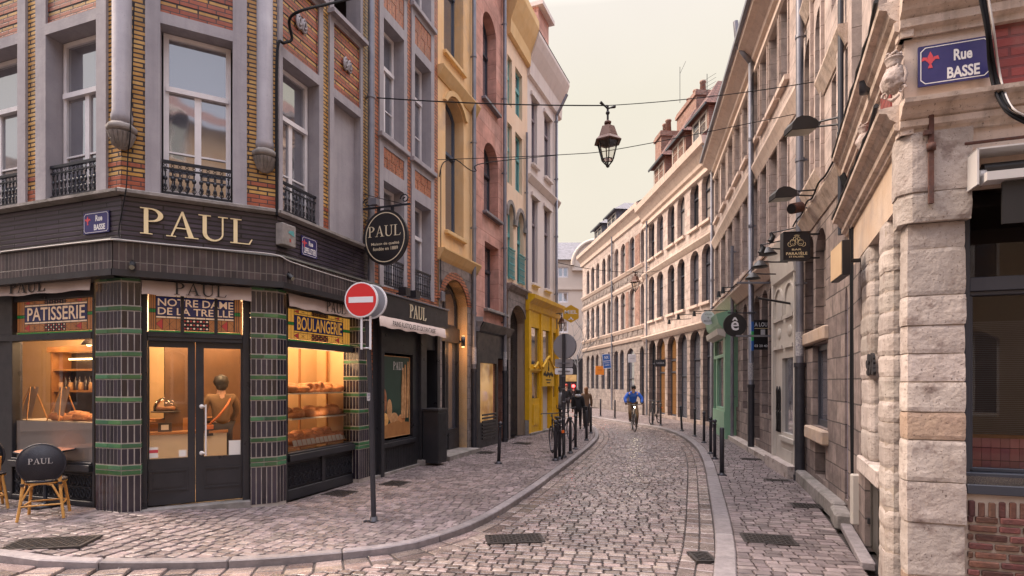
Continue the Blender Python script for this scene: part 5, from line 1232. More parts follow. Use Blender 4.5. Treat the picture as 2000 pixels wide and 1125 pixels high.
pipe(rb9, f, 1391, 0, Zq(1391,312), .065, -.13, elbow=lambda u,zz: [(u,-.13,zz),(u-.2,-.3,zz+.35),(u-.3,-.48,zz+.8)])
pipe(rb9, f, 1263, 0, zt9-1, .05, -.12)
# ---------------- far house with mansard dormers
r8 = Fac(5.57,43.6,7.28,30.5); f = r8; Uq, Zq = f.U, f.Z
zt8 = Zq(1240,397,-.4)
C8 = [(1145.7,1151),(1154.5,1160.5),(1164,1170.5),(1176,1182.5),(1186,1193),(1200,1208),(1212,1221),(1229,1239),(1251,1259.5)]
zA2, zB2 = Zq(1204,486), Zq(1208,540); zA1, zB1 = Zq(1204,578), Zq(1208,646)
o_ = []
for a, b in C8: o_.append((Uq(a),Uq(b),zB2,zA2,.3,.2,dict(DW))); o_.append((Uq(a),Uq(b),zB1,zA1,.3,.2,dict(DW)))
G8 = [(1145,1151.5),(1154,1160),(1163,1169),(1174,1181),(1185,1192),(1199,1207),(1210,1218),(1224,1238),(1249,1257)]; zAg = Zq(1204,685)
for i,(a,b) in enumerate(G8): o_.append((Uq(a),Uq(b),.2 if i > 6 else 1.3,zAg,.35,.2,dict(DW)))
rc8 = f.thing('far_stone_house', 'long stone house with slate dormers and orange and blue shop signs beyond the cyclist')
zm8 = Zq(1208,668)
up = MB(mm['ashlar_pale']); wall(up, 0, f.L, zm8, zt8-.5, [(a,b,c,d,r,dp) for a,b,c,d,r,dp,st in o_ if c > zm8-.5], 0, .35); up.build('upper_wall', rc8)
lo = MB(mm['stone_grey']); wall(lo, 0, f.L, -.05, zm8, [(a,b,c,d,r,dp) for a,b,c,d,r,dp,st in o_ if c < zm8-.5], .02, .35); lo.box(0,f.L,-.1,.02,-.05,.6); lo.build('ground_floor_wall', rc8)
for a,b,c,d,r,dp,st in o_: window(rc8, a, b, c, d, dp-.05, rise=r, **vary(st))
for i in (1,4):
    a = Uq(C8[i*1][1])+.0
for q in ((1222.5,1228),(1241,1250)):
    mb = MB(mm['brick_chimney']); 
    for zb_, za_ in ((zB2,zA2),(zB1,zA1)): mb.box(Uq(q[0]),Uq(q[1]),-.03,.0,zb_,za_-.1)
    mb.build('brick_panel', rc8)
for z, pr in ((zB2-.1,.15),(Zq(1208,574)+.15,.12),(zB1-.1,.16),(zm8,.14)):
    s = MB(mm['render_pale']); s.xprism([(-pr,z),(-pr*.4,z-.16),(.02,z-.16),(.02,z+.04),(-pr,z+.04)], 0, f.L); s.build('string_course', rc8)
s = MB(mm['stone_grey']); 
for zz in ((zB2-.25+Zq(1208,574)+.15)/2+.05, (zB1-.1+zm8)/2): s.box(0,f.L,-.012,0,zz-.2,zz+.2)
for zz in ((zB2-.25+Zq(1208,574)+.15)/2+.05, (zB1-.1+zm8)/2):
    for i in range(16):
        x = f.L*(i+.2)/16; s.box(x,x+f.L/16*.6,-.04,0,zz-.12,zz+.12)
s.build('frieze_panels', rc8)
z = zt8; s = MB(mm['render_pale']); s.xprism([(-.02,z-.9),(-.1,z-.85),(-.12,z-.6),(-.3,z-.35),(-.42,z-.25),(-.45,z-.02),(.1,z-.02),(.1,z-.9)], -.3, f.L); s.build('cornice', rc8)
s = MB(mm['slate']); s.add([(-.3,-.4,z),(f.L,-.4,z),(f.L,1.5,z+.9),(-.0,1.5,z+.9)], [(0,1,2,3)]); s.add([(0,1.5,z+.9),(f.L,1.5,z+.9),(f.L,6,z+1.9),(0,6,z+1.9)], [(0,1,2,3)]); s.add([(-.3,-.4,z),(0,1.5,z+.9),(0,6,z+1.9),(0,6,z)], [(0,1,2,3)]); s.build('roof', rc8)
shell(rc8, f.L, z, 6, mm['ashlar_pale'], roof=False)
for pa in (1176,1204): b_ = Uq(pa,.3); dormer(rc8, b_-2.0, b_, zt8+.15, zt8+1.35, .3, mm['slate'], mm['slate'], hip=.4)
pipe(rc8, f, 1195, 0, zt8-.4, .06, -.12); pipe(rc8, f, 1150, 0, zB1, .05, -.12) if False else None
# ---------------- stone house with the blue-grey door
r12 = Fac(5.32,10.1,4.33,7.13); f = r12; Uq, Zq = f.U, f.Z
zt12 = 11.5
zAsp, zAb = Zq(1592,71), Zq(1590,358); zBt, zBb = Zq(1652,98), Zq(1625,400)
xs_ = dict(a1=(1571,1585),a2=(1592,1606),b1=(1624,1641),b2=(1652,1676))
mid12 = Zq(1585,424)
up_h = []
for k in ('a1','a2'): a,b = map(Uq, xs_[k]); up_h += [(a,b,zAb,zAsp+.3,.3,.3),(a,b,zAsp+1.5,zt12-.6,0,.3)]
for k in ('b1','b2'): a,b = map(Uq, xs_[k]); up_h += [(a,b,zBb,zBt,0,.3),(a,b,zBt+1.0,zt12-.5,0,.3)]
rd = f.thing('dark_stone_house', 'weathered grey stone house with a blue grey glazed door and rusty ochre lintels')
up = MB(mm['ashlar_pale']); wall(up, 0, f.L, mid12, zt12, up_h, 0, .3, mm['ashlar_pale']); up.build('upper_wall', rd)
for h in up_h: window(rd, h[0], h[1], h[2], h[3], .25, mm['frame_dark'], mm['glass_up'], rise=h[4], bw=.05, trans=(.66,))
for z, a, b, pr in ((Zq(1617,141),Uq(1607),f.L,.12),(zAb-.02,Uq(1567),Uq(1608),.12),(mid12,0,f.L,.15),(zAsp+.85,0,Uq(1608),.12)):
    s = MB(mm['cornice_worn']); s.xprism([(-pr,z),(-pr*.6,z-.1),(-.02,z-.22),(.02,z-.22),(.02,z+.04),(-pr,z+.04)], a, b); s.build('string_course', rd)
s = MB(mm['ashlar_pale'])
for p in (1588,1609,1643): u = Uq(p); s.box(u-.04,u+.05,-.05,0,mid12,zt12)
s.build('pilaster_strip', rd)
gz0 = [ (Uq(1573),Uq(1589),Zq(1585,680)+.0,Zq(1585,456),.2,.12), (Uq(1593),Uq(1613),Zq(1600,656),Zq(1605,443),.3,.12), (Uq(1587),Uq(1616),Zq(1600,834),Zq(1600,672),0,.14),(Uq(1592),Uq(1612),.25,Zq(1600,868),0,.3),
       (Uq(1650),Uq(1673),.22,Zq(1653,560),.25,.08)]
lo = MB(mm['stone_dark']); wall(lo, 0, f.L, -.05, mid12-.2, gz0, .0, .45); lo.build('ground_floor_wall', rd)
for h in gz0[:2]: 
    mb = MB(mm['stone_dark']); mb.add([(h[0],h[5],h[2]),(h[1],h[5],h[2]),(h[1],h[5],h[3]),(h[0],h[5],h[3])], [(0,1,2,3)]); mb.build('blind_infill', rd)
window(rd, gz0[2][0], gz0[2][1], gz0[2][2], gz0[2][3], .08, mm['frame_dark'], mm['glass_up'], bw=.09)
mb = MB(mm['spray_black']); h = gz0[3]; mb.box(h[0],h[1],.25,.3,h[2],h[3]); mb.build('vent_panel', rd)
s = MB(mm['render_orange']); s.box(Uq(1570),Uq(1618),-.07,.1,Zq(1600,668),Zq(1600,642)); s.build('lintel', rd, bevel=.02); s = MB(mm['render_orange']); s.box(Uq(1583),Uq(1618),-.1,.1,Zq(1600,862),Zq(1600,836)); s.build('sill', rd, bevel=.02)
h = gz0[4]; a,b,c,d = h[:4]; H = d-c
s = MB(mm['door_blue']); y = .03
s.box(a,a+.09,y,y+.06,c,d-.1); s.box(b-.09,b,y,y+.06,c,d-.1); s.box(a,b,y,y+.06,d-.35,d-.02); s.box(a+.09,b-.09,y+.01,y+.06,c+H*.74,c+H*.765); s.box(a+.09,b-.09,y+.01,y+.06,c,c+.95); s.box(a+.2,b-.2,y-.005,y+.01,c+.12,c+.8)
m_ = (a+b)/2; s.box(m_-.02,m_+.02,y+.01,y+.05,c+.95,c+H*.74)
for q in (.38,.5,.62): s.box(a+.09,b-.09,y+.015,y+.05,c+H*q-.012,c+H*q+.012)
do = s.build('door', rd); g_ = MB(mm['glass_up']); g_.add([(a+.05,y+.04,c+.9),(b-.05,y+.04,c+.9),(b-.05,y+.04,d-.3),(a+.05,y+.04,d-.3)], [(0,1,2,3)]); g_.build('pane', do)
s = MB(mm['ledge_stone']); s.box(Uq(1575),f.L,-.18,0,-.05,.2); s.build('plinth', rd, bevel=.03)
shell(rd, f.L, zt12, 6, mm['ashlar_pale'])
pipe(rd, f, 1642, Zq(1640,470), zt12-1, .035, -.06, m=mm['frame_dark']); 
mb = MB(mm['cable'])
for q, dx in enumerate((0,.05,.09)): mb.tube([(Uq(1673)+dx,-.03-.015*q,.4),(Uq(1673)+dx+.02,-.05,1.6),(Uq(1673)+dx-.01,-.04,2.8),(Uq(1673)+dx+.01,-.06,4.0),(Uq(1671)+dx,-.15,mid12-.25)], .018 if q else .03, 6)
mb.build('cable_run', rd)
# ---------------- corner building, right
r13 = Fac(4.33,7.13,3.0,4.23); f = r13; Uq, Zq = f.U, f.Z; r14 = Fac(3.0,4.23,3.0+.944*4,4.23-.329*4); g = r14
cb = f.thing('stone_corner_building', 'weathered stone corner building with a massive block pier, carved cornices and red painted brick')
zlin = Zq(1744,416); L13 = f.L
zc1 = Zq(1765,213); zc1b = Zq(1765,270); zc2 = Zq(1765,8); zc2b = Zq(1765,82)
def in13(o): o.parent = cb; o.location = (L13,0,0); o.rotation_euler = (0,0,g.a-f.a); return o
zt13 = 9.5
# upper walls
mb = MB(mm['render_orange']); wall(mb, 0, L13-.0, zlin, zc1b+.1, [], 0, .3); mb.build('lintel_wall', cb, label='ochre rendered lintel band above the stone piers')
mb = MB(mm['ashlar_pale']); wall(mb, 0, L13, zc1b, zt13, [(.35,1.15,zc2+.15,zt13-.2,0,.3),(1.75,2.55,zc2+.15,zt13-.2,0,.3)], 0, .3); mb.build('upper_wall', cb)
for a in (.35,1.75): window(cb, a, a+.8, zc2+.15, zt13-.2, .25, mm['frame_dark'], mm['glass_up'], bw=.05, trans=(.6,))
for a, b in ((.1,.5),(.75,1.2),(1.45,2.0),(2.3,2.75)): mb = MB(mm['paint_red']); mb.box(a,b,-.012,0,zc1+.05,zc2b); mb.build('red_brick_panel', cb, label='red painted brick panel between the two cornices')
for (z0, z1, pr, nm) in ((zc1b,zc1,.16,'lower_cornice'),(zc2b,zc2,.16,'upper_cornice')):
    h = z1-z0; prof = [(.0,z0-.0),(-.03,z0),(-.035,z0+h*.15),(-.07,z0+h*.22),(-.075,z0+h*.42),(-.055,z0+h*.45),(-.1,z0+h*.6),(-.12,z0+h*.8),(-.17,z0+h*.86),(-.175,z0+h),(.05,z0+h+.02),(.05,z0)]
    s = MB(mm['cornice_worn']); s.xprism(prof, 0, L13+.05); s.build(nm, cb)
    s = MB(mm['cornice_worn']); s.xprism(prof, -.045, 4); in13(s.build(nm, None))
    s = MB(mm['spray_black']); s.tube([(i*.2,-.17-.006*sin(i*3),z1+.03+.008*sin(i*1.7)) for i in range(int(L13/.2)+1)]+[(L13+.06,-.19,z1+.03)], .018, 6); s.build('cable', cb)
mb = MB(mm['cornice_worn']); a, b, z_ = 0, 4, 0
# Basse face
ub0, ub1 = g.U(1890), 3.2
w0, w1 = g.Z(1890,925), g.Z(1890,368)
mb = MB(mm['render_pale']); wall(mb, 0, 4, w1-.02, zc1b+.05, [], 0, .3); in13(mb.build('lintel_wall', None))
mb = MB(mm['render_pale']); wall(mb, 0, g.U(1938), zc1, zt13, [], 0, .3); in13(mb.build('frieze_wall', None))
mb = MB(mm['paint_red']); wall(mb, g.U(1938), 4, zc1, zc2b+.05, [], .012, .3); in13(mb.build('red_brick_panel', None)); 
mb = MB(mm['ashlar_pale']); wall(mb, g.U(1938), 4, zc2b, zt13, [], .0, .3); in13(mb.build('upper_wall', None))
mb = MB(mm['mortar_pale']); wall(mb, g.U(1886), 4, -.05, w0-.02, [], .03, .3); in13(mb.build('base_wall', None))
br = MB(mm['brick_old']); z = -.02; row = 0
zb_top = g.Z(1890,1012)
while z < zb_top-.02:
    x = g.U(1893)-(.1 if row%2 else 0)
    while x < 2.2:
        w_ = R.uniform(.13,.2); x0 = max(x,g.U(1891)); jx = R.uniform(0,.008)
        if x+w_-x0 > .03: br.box(x0+.005,x+w_-.005,.006+jx,.05,z+.006+R.uniform(0,.004),z+.052)
        x += w_+.006
    z += .066; row += 1
x = g.U(1892)
while x < 2.2: br.box(x+.006,x+.045,.008+R.uniform(0,.01),.05,zb_top+.012,zb_top+.125+R.uniform(-.01,.01)); x += .062
in13(br.build('old_bricks', None, bevel=.006, label='blackened old bricks in thick pale mortar'))
# shop window facing the junction
s = MB(mm['frame_dark']); y = .10; ztr0, ztr1 = g.Z(1890,567), g.Z(1890,540); ge0 = g.Z(1890,921)
s.box(ub0,ub0+.035,y-.05,y+.08,w0-.1,w1); s.box(ub0+.035,2.4,y-.04,y+.08,ztr0,ztr1); s.box(ub0+.035,2.4,y-.02,y+.05,ztr0-.03,ztr0-.0); s.box(ub0,2.4,y-.07,y+.1,w0-.12,ge0-.01); s.box(ub0,2.4,y-.10,y+.1,w0-.15,w0-.08); s.box(ub0+.035,ub0+.065,y-.01,y+.05,ge0,ztr0-.03); s.box(ub0+.035,2.4,y,y+.05,ge0-.01,ge0+.02)
so_ = in13(s.build('shop_window_frame', None, bevel=.004))
mb = MB(mm['glass_mirror']); mb.add([(ub0,y+.03,ge0),(2.4,y+.03,ge0),(2.4,y+.03,w1),(ub0,y+.03,w1)], [(0,1,2,3)]); mb.build('pane', so_)
mb = MB(mm['pink_tile']); zt_ = g.Z(1905,862)
i = 0; x = ub0+.04
while x < 2.2:
    for zz in range(3): mb.box(x+.001,x+.058,y+.25,y+.27,ge0-.03+zz*.1-.02, min(ge0-.03+zz*.1+.075, zt_))
    x += .06
in13(mb.build('pink_tile_sill', None)); mb = MB(mm['wood_warm']); mb.box(ub0,2.3,y+.2,y+.4,zt_+.002,zt_+.03); in13(mb.build('counter_edge', None))
mb = MB(mm['net']); zn = g.Z(1905,622); n = 60
for k in range(n): zz = zt_+.04+(zn-zt_-.04)*k/n; mb.box(ub0+.05,1.5,y+.12,y+.123,zz,zz+(zn-zt_)/n*.55)
in13(mb.build('slatted_blind', None))
mb = MB(mm['shop_dark']); mb.add([(ub0-.1,1.4,-.0),(3,1.4,0),(3,1.4,w1),(ub0-.1,1.4,w1)], [(0,1,2,3)]); mb.add([(ub0-.1,.2,w1),(3,.2,w1),(3,1.4,w1),(ub0-.1,1.4,w1)], [(0,1,2,3)]); mb.add([(ub0-.05,.2,0),(ub0-.05,1.4,0),(ub0-.05,1.4,w1),(ub0-.05,.2,w1)], [(0,1,2,3)]); in13(mb.build('inner_walls', None))
def rstack(par, poly, zs, m, name, amp=.0045, res=.028, rnd=.0045, special={}):
    """hewn blocks: perimeter and height finely divided and pushed in and out by noise, edges worn"""
    from mathutils import noise as N_
    mb = MB(m); n = len(poly); P = []
    ar = sum(poly[i][0]*poly[(i+1)%n][1]-poly[(i+1)%n][0]*poly[i][1] for i in range(n)); 
    if ar < 0: poly = poly[::-1]
    for i in range(n):
        a, b = Vector(poly[i]), Vector(poly[(i+1)%n]); d = b-a; L = d.length; k = max(1,int(L/res)); nn = Vector((d.y,-d.x))/L
        for j in range(k):
            t = j/k; e = min(t, 1-t)*L; P.append((a+d*t, nn, e))
    for i,(p,nn,e) in enumerate(P):
        if e < 1e-6: nn2 = (nn+P[i-1][1]).normalized(); P[i] = (p,nn2,e)
    M = len(P)
    for bi, (a, b) in enumerate(zip(zs[:-1], zs[1:])):
        bm_ = mm[special[bi]] if bi in special else None
        g1, g2_ = a+R.uniform(.002,.006), b-R.uniform(.002,.006); k = max(3,int((g2_-g1)/res)); sh = R.uniform(-.006,.006); s0 = R.random()*50; vs = []
        for r in range(k+1):
            z = g1+(g2_-g1)*r/k; ez = min(z-g1, g2_-z)
            for p,nn,e in P:
                v = Vector((p.x*1.0+s0,p.y,z)); q = N_.fractal(v*7, 1.0, 2.0, 4)*amp+N_.noise(v*2.3)*amp*1.2+sh
                w = rnd*(1+.8*N_.noise(v*9)); q -= w*(max(0,1-ez/.022)**2)*.9; q -= w*(max(0,1-e/.022)**2)*.7
                vs.append((p.x+nn.x*q, p.y+nn.y*q, z+.003*N_.noise(v*6)))
        fs = [(r*M+j, r*M+(j+1)%M, (r+1)*M+(j+1)%M, (r+1)*M+j) for r in range(k) for j in range(M)]
        mb.add(vs, fs, bm_, False); mb.add(vs[:M]+vs[-M:], [tuple(range(M-1,-1,-1)), tuple(range(M,2*M))], bm_)
    vs = [(p.x-nn.x*.012, p.y-nn.y*.012, z) for z in (zs[0],zs[-1]) for p,nn,e in P]; mb.add(vs, [(j,(j+1)%M,(j+1)%M+M,j+M) for j in range(M)], mm['mortar_pale'])
    return mb.build(name, par)
stack_flat = stack
# corner pier
J = [g.Z(1800,v) for v in (1125,1021,940,859,805,746,691,636,577,486,436)]; J = [-.05]+[j for j in J if j > .1]
q0 = Vector(g.W(g.U(1886)))-f.O; 
def toL(p): v = Vector(p)-f.O; return (v.dot(f.e), v.dot(Vector((-f.e.y,f.e.x))))
P0_, P1_ = toL(g.W(g.U(1887),0)), toL(g.W(.02,0)); P2_ = (L13-.13,0.0) ; P3_ = (Uq(1757),.0)
ang = toL(g.W(g.U(1887),.33)); 
poly = [(L13-.16,0.0),(L13-.02,.0+.03),P1_,P0_,ang,(L13-.16,.42)]
poly = [(L13-.17,.42),(L13-.17,-.0),(L13-.06,.0),P1_,P0_,ang]
rstack(cb, poly, J, mm['stone_block'], 'corner_pier', special={0:'stone_brown',4:'stone_ochre'})
# cap blocks above the pier
J2 = [g.Z(1800,436), g.Z(1800,378), zc1b+.01]
poly2 = [(L13-.22,.42),(L13-.22,-.04),(L13-.03,-.045),toL(g.W(.04,-.045)),toL(g.W(g.U(1896),-.04)),toL(g.W(g.U(1896),.3))]
rstack(cb, poly2, J2, mm['stone_block'], 'pier_cap', amp=.005)
# octagonal block pier and its neighbour
def oct_pier(pa, pb, zs, name, cut=.08, dep=.42, pr=.0, bev=.02):
    a, b = Uq(pa), Uq(pb); P = [(a,dep),(a,pr+cut*.6),(a+cut,pr),(b-cut*1.2,pr),(b,pr+cut*1.2),(b,dep)]
    return rstack(cb, P, zs, mm['stone_block'], name, amp=.005, res=.032, rnd=.009)
J3 = [Zq(1735,v) for v in (1082,1040,1000,959,917,868,826,784,735,693,651,607,567,528,486)]; J3 = [-.05]+[j for j in J3 if j > .08]+[zlin]
oct_pier(1718,1734, J3, 'block_pier', cut=.05, dep=.45, pr=-.02)
J4 = [Zq(1700,v) for v in (903,845,790,740,690,650,610,575,545,509)]; J4 = [j for j in J4]+[zlin]
oct_pier(1680,1697, J4, 'block_pier', cut=.04, dep=.45, bev=.015)
mb = MB(mm['stone_block']); a, b = Uq(1679), Uq(1719); mb.box(a,b,-.03,.4,Zq(1700,938),Zq(1700,904)); mb.build('ledge_block', cb, bevel=.015)
mb = MB(mm['stone_dark']); LB_ = L13-.5; mb.add([(0,.44,-.05),(LB_,.44,-.05),(LB_,.44,zlin),(0,.44,zlin)], [(0,1,2,3)]); mb.add([(LB_,.44,-.05),(LB_,.0,-.05),(LB_,.0,zlin),(LB_,.44,zlin)], [(0,1,2,3)]) if False else None; mb.box(0,Uq(1681),0,.44,-.05,zlin); mb.box(Uq(1679),Uq(1689),0.0,.3,-.05,Zq(1700,940)); mb.add([(0,0,zlin+.001),(L13-.02,0,zlin+.001),(LB_+.1,.45,zlin+.001),(0,.45,zlin+.001)], [(0,3,2,1)], mm['render_pale']); mb.build('back_wall', cb)
s = MB(mm['cellar_green']); a, b, t_ = Uq(1689.5), Uq(1718), Zq(1700,942); s.box(a,b,.06,.1,.0,t_); m_ = (a+b)/2
for x in (a,m_-.015,b-.05): s.box(x,x+.05,.045,.06,.02,t_)
s.box(a,b,.045,.06,t_-.06,t_); dd = s.build('cellar_door', cb, bevel=.004)
s = MB(mm['spray_black']); 
for zz in (.25,.75): s.box(b-.03,b+.03,.02,.06,zz,zz+.06); s.box(a-.02,a+.03,.02,.06,zz,zz+.06)
s.build('hinges', dd)
s = MB(mm['kerbstone']); s.box(Uq(1664),Uq(1716),-.14,-.02,-.03,.05); s.build('threshold', cb, bevel=.01)
s = MB(mm['ledge_stone']); s.box(0,Uq(1668),-.2,0,-.05,.16); s.build('plinth', cb, bevel=.03)
mb = MB(mm['spray_black'])    # sprayed black blot on the pier
a, b = Uq(1694), Uq(1712); z0, z1 = Zq(1703,728), Zq(1703,697)
for i in range(60):
    t = R.random(); x = a+(b-a)*(.1+.8*R.random()); z = z0+(z1-z0)*R.random()
    if .35 < (x-a)/(b-a) < .75 and .3 < (z-z0)/(z1-z0) < .6: continue
    r = R.uniform(.02,.045); mb.prism([(x+r*cos(k*pi/4),z+r*sin(k*pi/4)) for k in range(8)], -.012-.0002*i, -.0)
mb.build('spray_blot', cb)
# mascarons: carved heads on the cornice band
def mascaron(loc, s, par, ang=0):
    """carved head: one continuous surface, features pushed out of a sphere, curls and garland around it"""
    from mathutils import noise as N_
    mb = MB(m_st); c = Vector(loc); n = 40; h = 30; vs = []
    F_ = [((0,-1,-.02),.20,.30),((0,-1,.30),.10,.30),((.32,-.9,-.15),.10,.2),((-.32,-.9,-.15),.10,.2),((.28,-.92,.12),-.14,.13),((-.28,-.92,.12),-.14,.13),((0,-.95,-.35),-.07,.12),((0,-.93,-.46),.09,.13),((0,-.75,-.75),.12,.2),((.28,-.93,.10),.05,.06),((-.28,-.93,.10),.05,.06),((0,-1,-.08),.10,.10)]
    F_ = [(Vector(d).normalized(), a, w) for d,a,w in F_]
    for i in range(h+1):
        a = pi*i/h
        for k in range(n):
            b_ = 2*pi*k/n; d = Vector((sin(a)*cos(b_), sin(a)*sin(b_), -cos(a))); r = 1.0
            for fd, am, w in F_: r += am*math.exp(-((d-fd).length/w)**2)
            fac = max(0, min(1, (d-Vector((0,-1,-.1)).normalized()).length-.62)*2.2)
            r += fac*(.16*abs(N_.noise(d*4.5+Vector((3,1,2))))+.22*abs(N_.noise(d*9)))+.025*N_.noise(d*14)
            p = Vector((d.x*.42*r, d.y*.38*r-.15, d.z*.55*r))*s; vs.append((c.x+p.x*cos(ang)-p.y*sin(ang), c.y+p.x*sin(ang)+p.y*cos(ang), c.z+p.z))
    mb.add(vs, [(i*n+k, i*n+(k+1)%n, (i+1)*n+(k+1)%n, (i+1)*n+k) for i in range(h) for k in range(n)], None, True)
    def P(x,y,z): return (c.x+(x*cos(ang)-y*sin(ang))*s, c.y+(x*sin(ang)+y*cos(ang))*s, c.z+z*s)
    mb.lathe([(.2*s,.5*s),(.30*s,.6*s),(.27*s,.66*s),(.36*s,.9*s),(.39*s,.94*s),(.36*s,.98*s)], P(0,-.12,0), 14)
    for k in range(16): a = 2*pi*k/16; mb.ball(P(.27*cos(a),-.12+.25*sin(a),1.04+.06*(k%3)), (.09*s,.09*s,.08*s), 7, jit=.2)
    for q in (-1,1):
        sp = [P(q*(.38+.16*(1-t/14)*cos(t*.62)), -.12, -.62+.2*(1-t/14)*sin(t*.62)) for t in range(14)]
        mb.tube(sp, [.07*s*(1-t/20) for t in range(14)], 6); mb.tube([P(q*.45,-.1,.4),P(q*.56,-.12,.0),P(q*.46,-.14,-.4)], [.05*s,.09*s,.06*s], 6)
    mb.tube([P(-.25,-.1,-.8),P(0,-.2,-.98),P(.25,-.1,-.8)], [.05*s,.11*s,.05*s], 7)
    return mb.build('carved_head', par)
mat('stone_carved', (.36,.29,.26), .9, col2=(.55,.46,.42), nscale=18, bump=.6, bscale=60, pits=.8, dirt=.7, dirt_col=(.10,.075,.06)); m_st = mm['stone_carved']
mascaron((L13+.02,-.06,Zq(1765,158)), .165, cb, (g.a-f.a)/2)
mascaron((Uq(1703),-.05,Zq(1703,275)), .15, cb, 0)
# iron tie bars, awning box, holes
mb = MB(mm['rust']); x = g.U(1817,-.05); mb.box(x-.016,x+.016,-.075,-.05,g.Z(1817,402),g.Z(1817,222)); mb.lathe([(.03,0),(.03,.05)], (x,-.07,g.Z(1817,300)), 8); mb.box(x-.05,x+.0,-.09,-.06,g.Z(1817,270),g.Z(1817,262)); in13(mb.build('iron_tie', None))
mb = MB(mm['steel_white']); a = g.U(1906,-.18); z1, z0 = g.Z(1906,291,-.18), g.Z(1906,362,-.18)
mb.box(a,2.6,-.2,0,z1-.012,z1+.0); mb.box(a,a+.012,-.2,0,z0,z1); mb.box(g.U(1928,-.24),2.6,-.24,-.12,g.Z(1928,352,-.24),g.Z(1928,335,-.24)); mb.lathe([(.05,0),(.05,.05)], (a+.03,-.1,z0+.08), 12, ax='x')
aw_ = in13(mb.build('awning_box', None)); mb = MB(mm['black_paint']); mb.tube([(a+.07,-.09,(z0+z1)/2),(2.6,-.09,(z0+z1)/2)], .045, 10); mb.box(g.U(1958,-.2),2.6,-.2,-.18,g.Z(1958,437,-.2),g.Z(1958,355,-.2)); mb.build('awning_roller', aw_)
mb = MB(mm['rust']); mb.bar((g.U(1884,-.04),-.04,g.Z(1884,281,-.04)),(2.5,-.04,g.Z(1884,281,-.04)+.0),.012); in13(mb.build('iron_bar', None))
mb = MB(mm['ashlar_pale']); p4 = [(0,0),(L13,0),toL(g.W(4,0)),toL(g.W(4,4)),(0,5)]; mb.vprism(p4, zt13, zt13+.2); mb.build('roof', cb)
mb = MB(mm['ashlar_pale']); mb.add([(0,0,0),(0,0,zt13),(0,5,zt13),(0,5,0)], [(0,1,2,3)]); q = toL(g.W(4,0)); q2 = toL(g.W(4,4)); mb.add([(*q,0),(*q2,0),(*q2,zt13),(*q,zt13)], [(0,1,2,3)]); mb.build('side_wall', cb)
# ================================================================ INSIDE THE BAKERY
mm['shop_glowwall'] = mat('shop_glowwall', (.8,.5,.2), .7)
mat('bottle_dark', (.05,.03,.03), .2, spec=.8)
mat('skin', (.55,.33,.24), .55); mat('hair_black', (.012,.01,.01), .5); mat('hair_brown', (.2,.09,.035), .6)
mat('jacket_tan', (.17,.10,.05), .8, bump=.3); mat('trousers_dark', (.03,.025,.03), .8); mat('bag_orange', (.55,.16,.05), .6)
mat('jacket_blue', (.015,.09,.5), .6, col2=(.02,.13,.6), nscale=6, bump=.3); mat('trousers_brown', (.14,.08,.045), .8, bump=.3); mat('coat_black', (.012,.012,.015), .85, bump=.3)
mat('coat_grey', (.2,.2,.21), .8); mat('scarf_white', (.5,.5,.52), .8); mat('coat_red', (.4,.05,.03), .8); mat('boot', (.02,.017,.015), .6); mat('glove', (.02,.02,.022), .7)
mat('rattan', (.62,.33,.09), .4, col2=(.5,.24,.06), nscale=20); mat('woven_black', (.02,.02,.028), .45, bump=.6, bscale=120); mat('copper_top', (.45,.2,.12), .35)
mat('sign_red', (.62,.02,.02), .35); mat('sign_white', (.75,.75,.78), .35); mat('sign_grey', (.30,.30,.33), .45, metal=.3)
mat('miel_yellow', (.6,.33,.01), .4); mat('sign_black', (.015,.014,.017), .4); mat('sign_blue', (.03,.12,.4), .4); mat('sign_orange', (.85,.27,.03), .4); mat('sign_green', (.05,.4,.12), .4)
mat('lamp_black', (.012,.012,.014), .45); mat('lantern_brown', (.10,.045,.03), .5, metal=.3); mat('lens', (.25,.25,.2), .3); mat('beige_panel', (.62,.45,.27), .5, col2=(.55,.38,.22)); mat('rubber', (.015,.015,.016), .7)
mat('red_light', (1,.05,.03), .4, emit=(1,.03,.03), estr=14); mat('bike_light', (1,.9,.7), .4, emit=(1,.85,.5), estr=30); mat('reflector_orange', (.8,.15,.02), .3)
clear_glass('glass_lantern', (.95,.93,.9))
def light(x, y, z, e, c=(1,.62,.32), r=.25, name='shop_light'):
    l = bpy.data.lights.new(name,'POINT'); l.energy = e; l.color = c; l.shadow_soft_size = r
    o = bpy.data.objects.new(name, l); COL.objects.link(o); o.location = (x,y,z)
# room surfaces (children of the building)
mb = MB(mm['shop_wall'])
def wl(mb, f, u0, u1, y, z0, z1, m=None): 
    a = Vector(f.W(u0,y))-A_; b = Vector(f.W(u1,y))-A_; mb.add([(a.x,a.y,z0),(b.x,b.y,z0),(b.x,b.y,z1),(a.x,a.y,z1)], [(0,1,2,3)], m)
wl(mb, F1, 0, F1.L-2.15, 2.3, 0, 3.3); wl(mb, F2, .3, 3.2, 3.6, 0, 3.3); uI = uC-.28; wl(mb, F3, .15, uI, 2.3, 0, 3.3, mm['shop_wall2']); wl(mb, F3, uI-.75, uI, 1.0, 0, 3.3, mm['shop_wall'])
a = Vector(F1.W(.3,.3))-A_; b = Vector(F1.W(.3,2.4))-A_; mb.add([(a.x,a.y,0),(b.x,b.y,0),(b.x,b.y,3.3),(a.x,a.y,3.3)], [(0,1,2,3)], mm['shop_wall'])
a = Vector(F3.W(uI,.3))-A_; b = Vector(F3.W(uI,2.7))-A_; mb.add([(a.x,a.y,0),(b.x,b.y,0),(b.x,b.y,3.3),(a.x,a.y,3.3)], [(0,1,2,3)], mm['shop_wall'])
mb.vprism(P6, .04, .12, mm['shop_floor'])
mb.build('shop_room', bak)
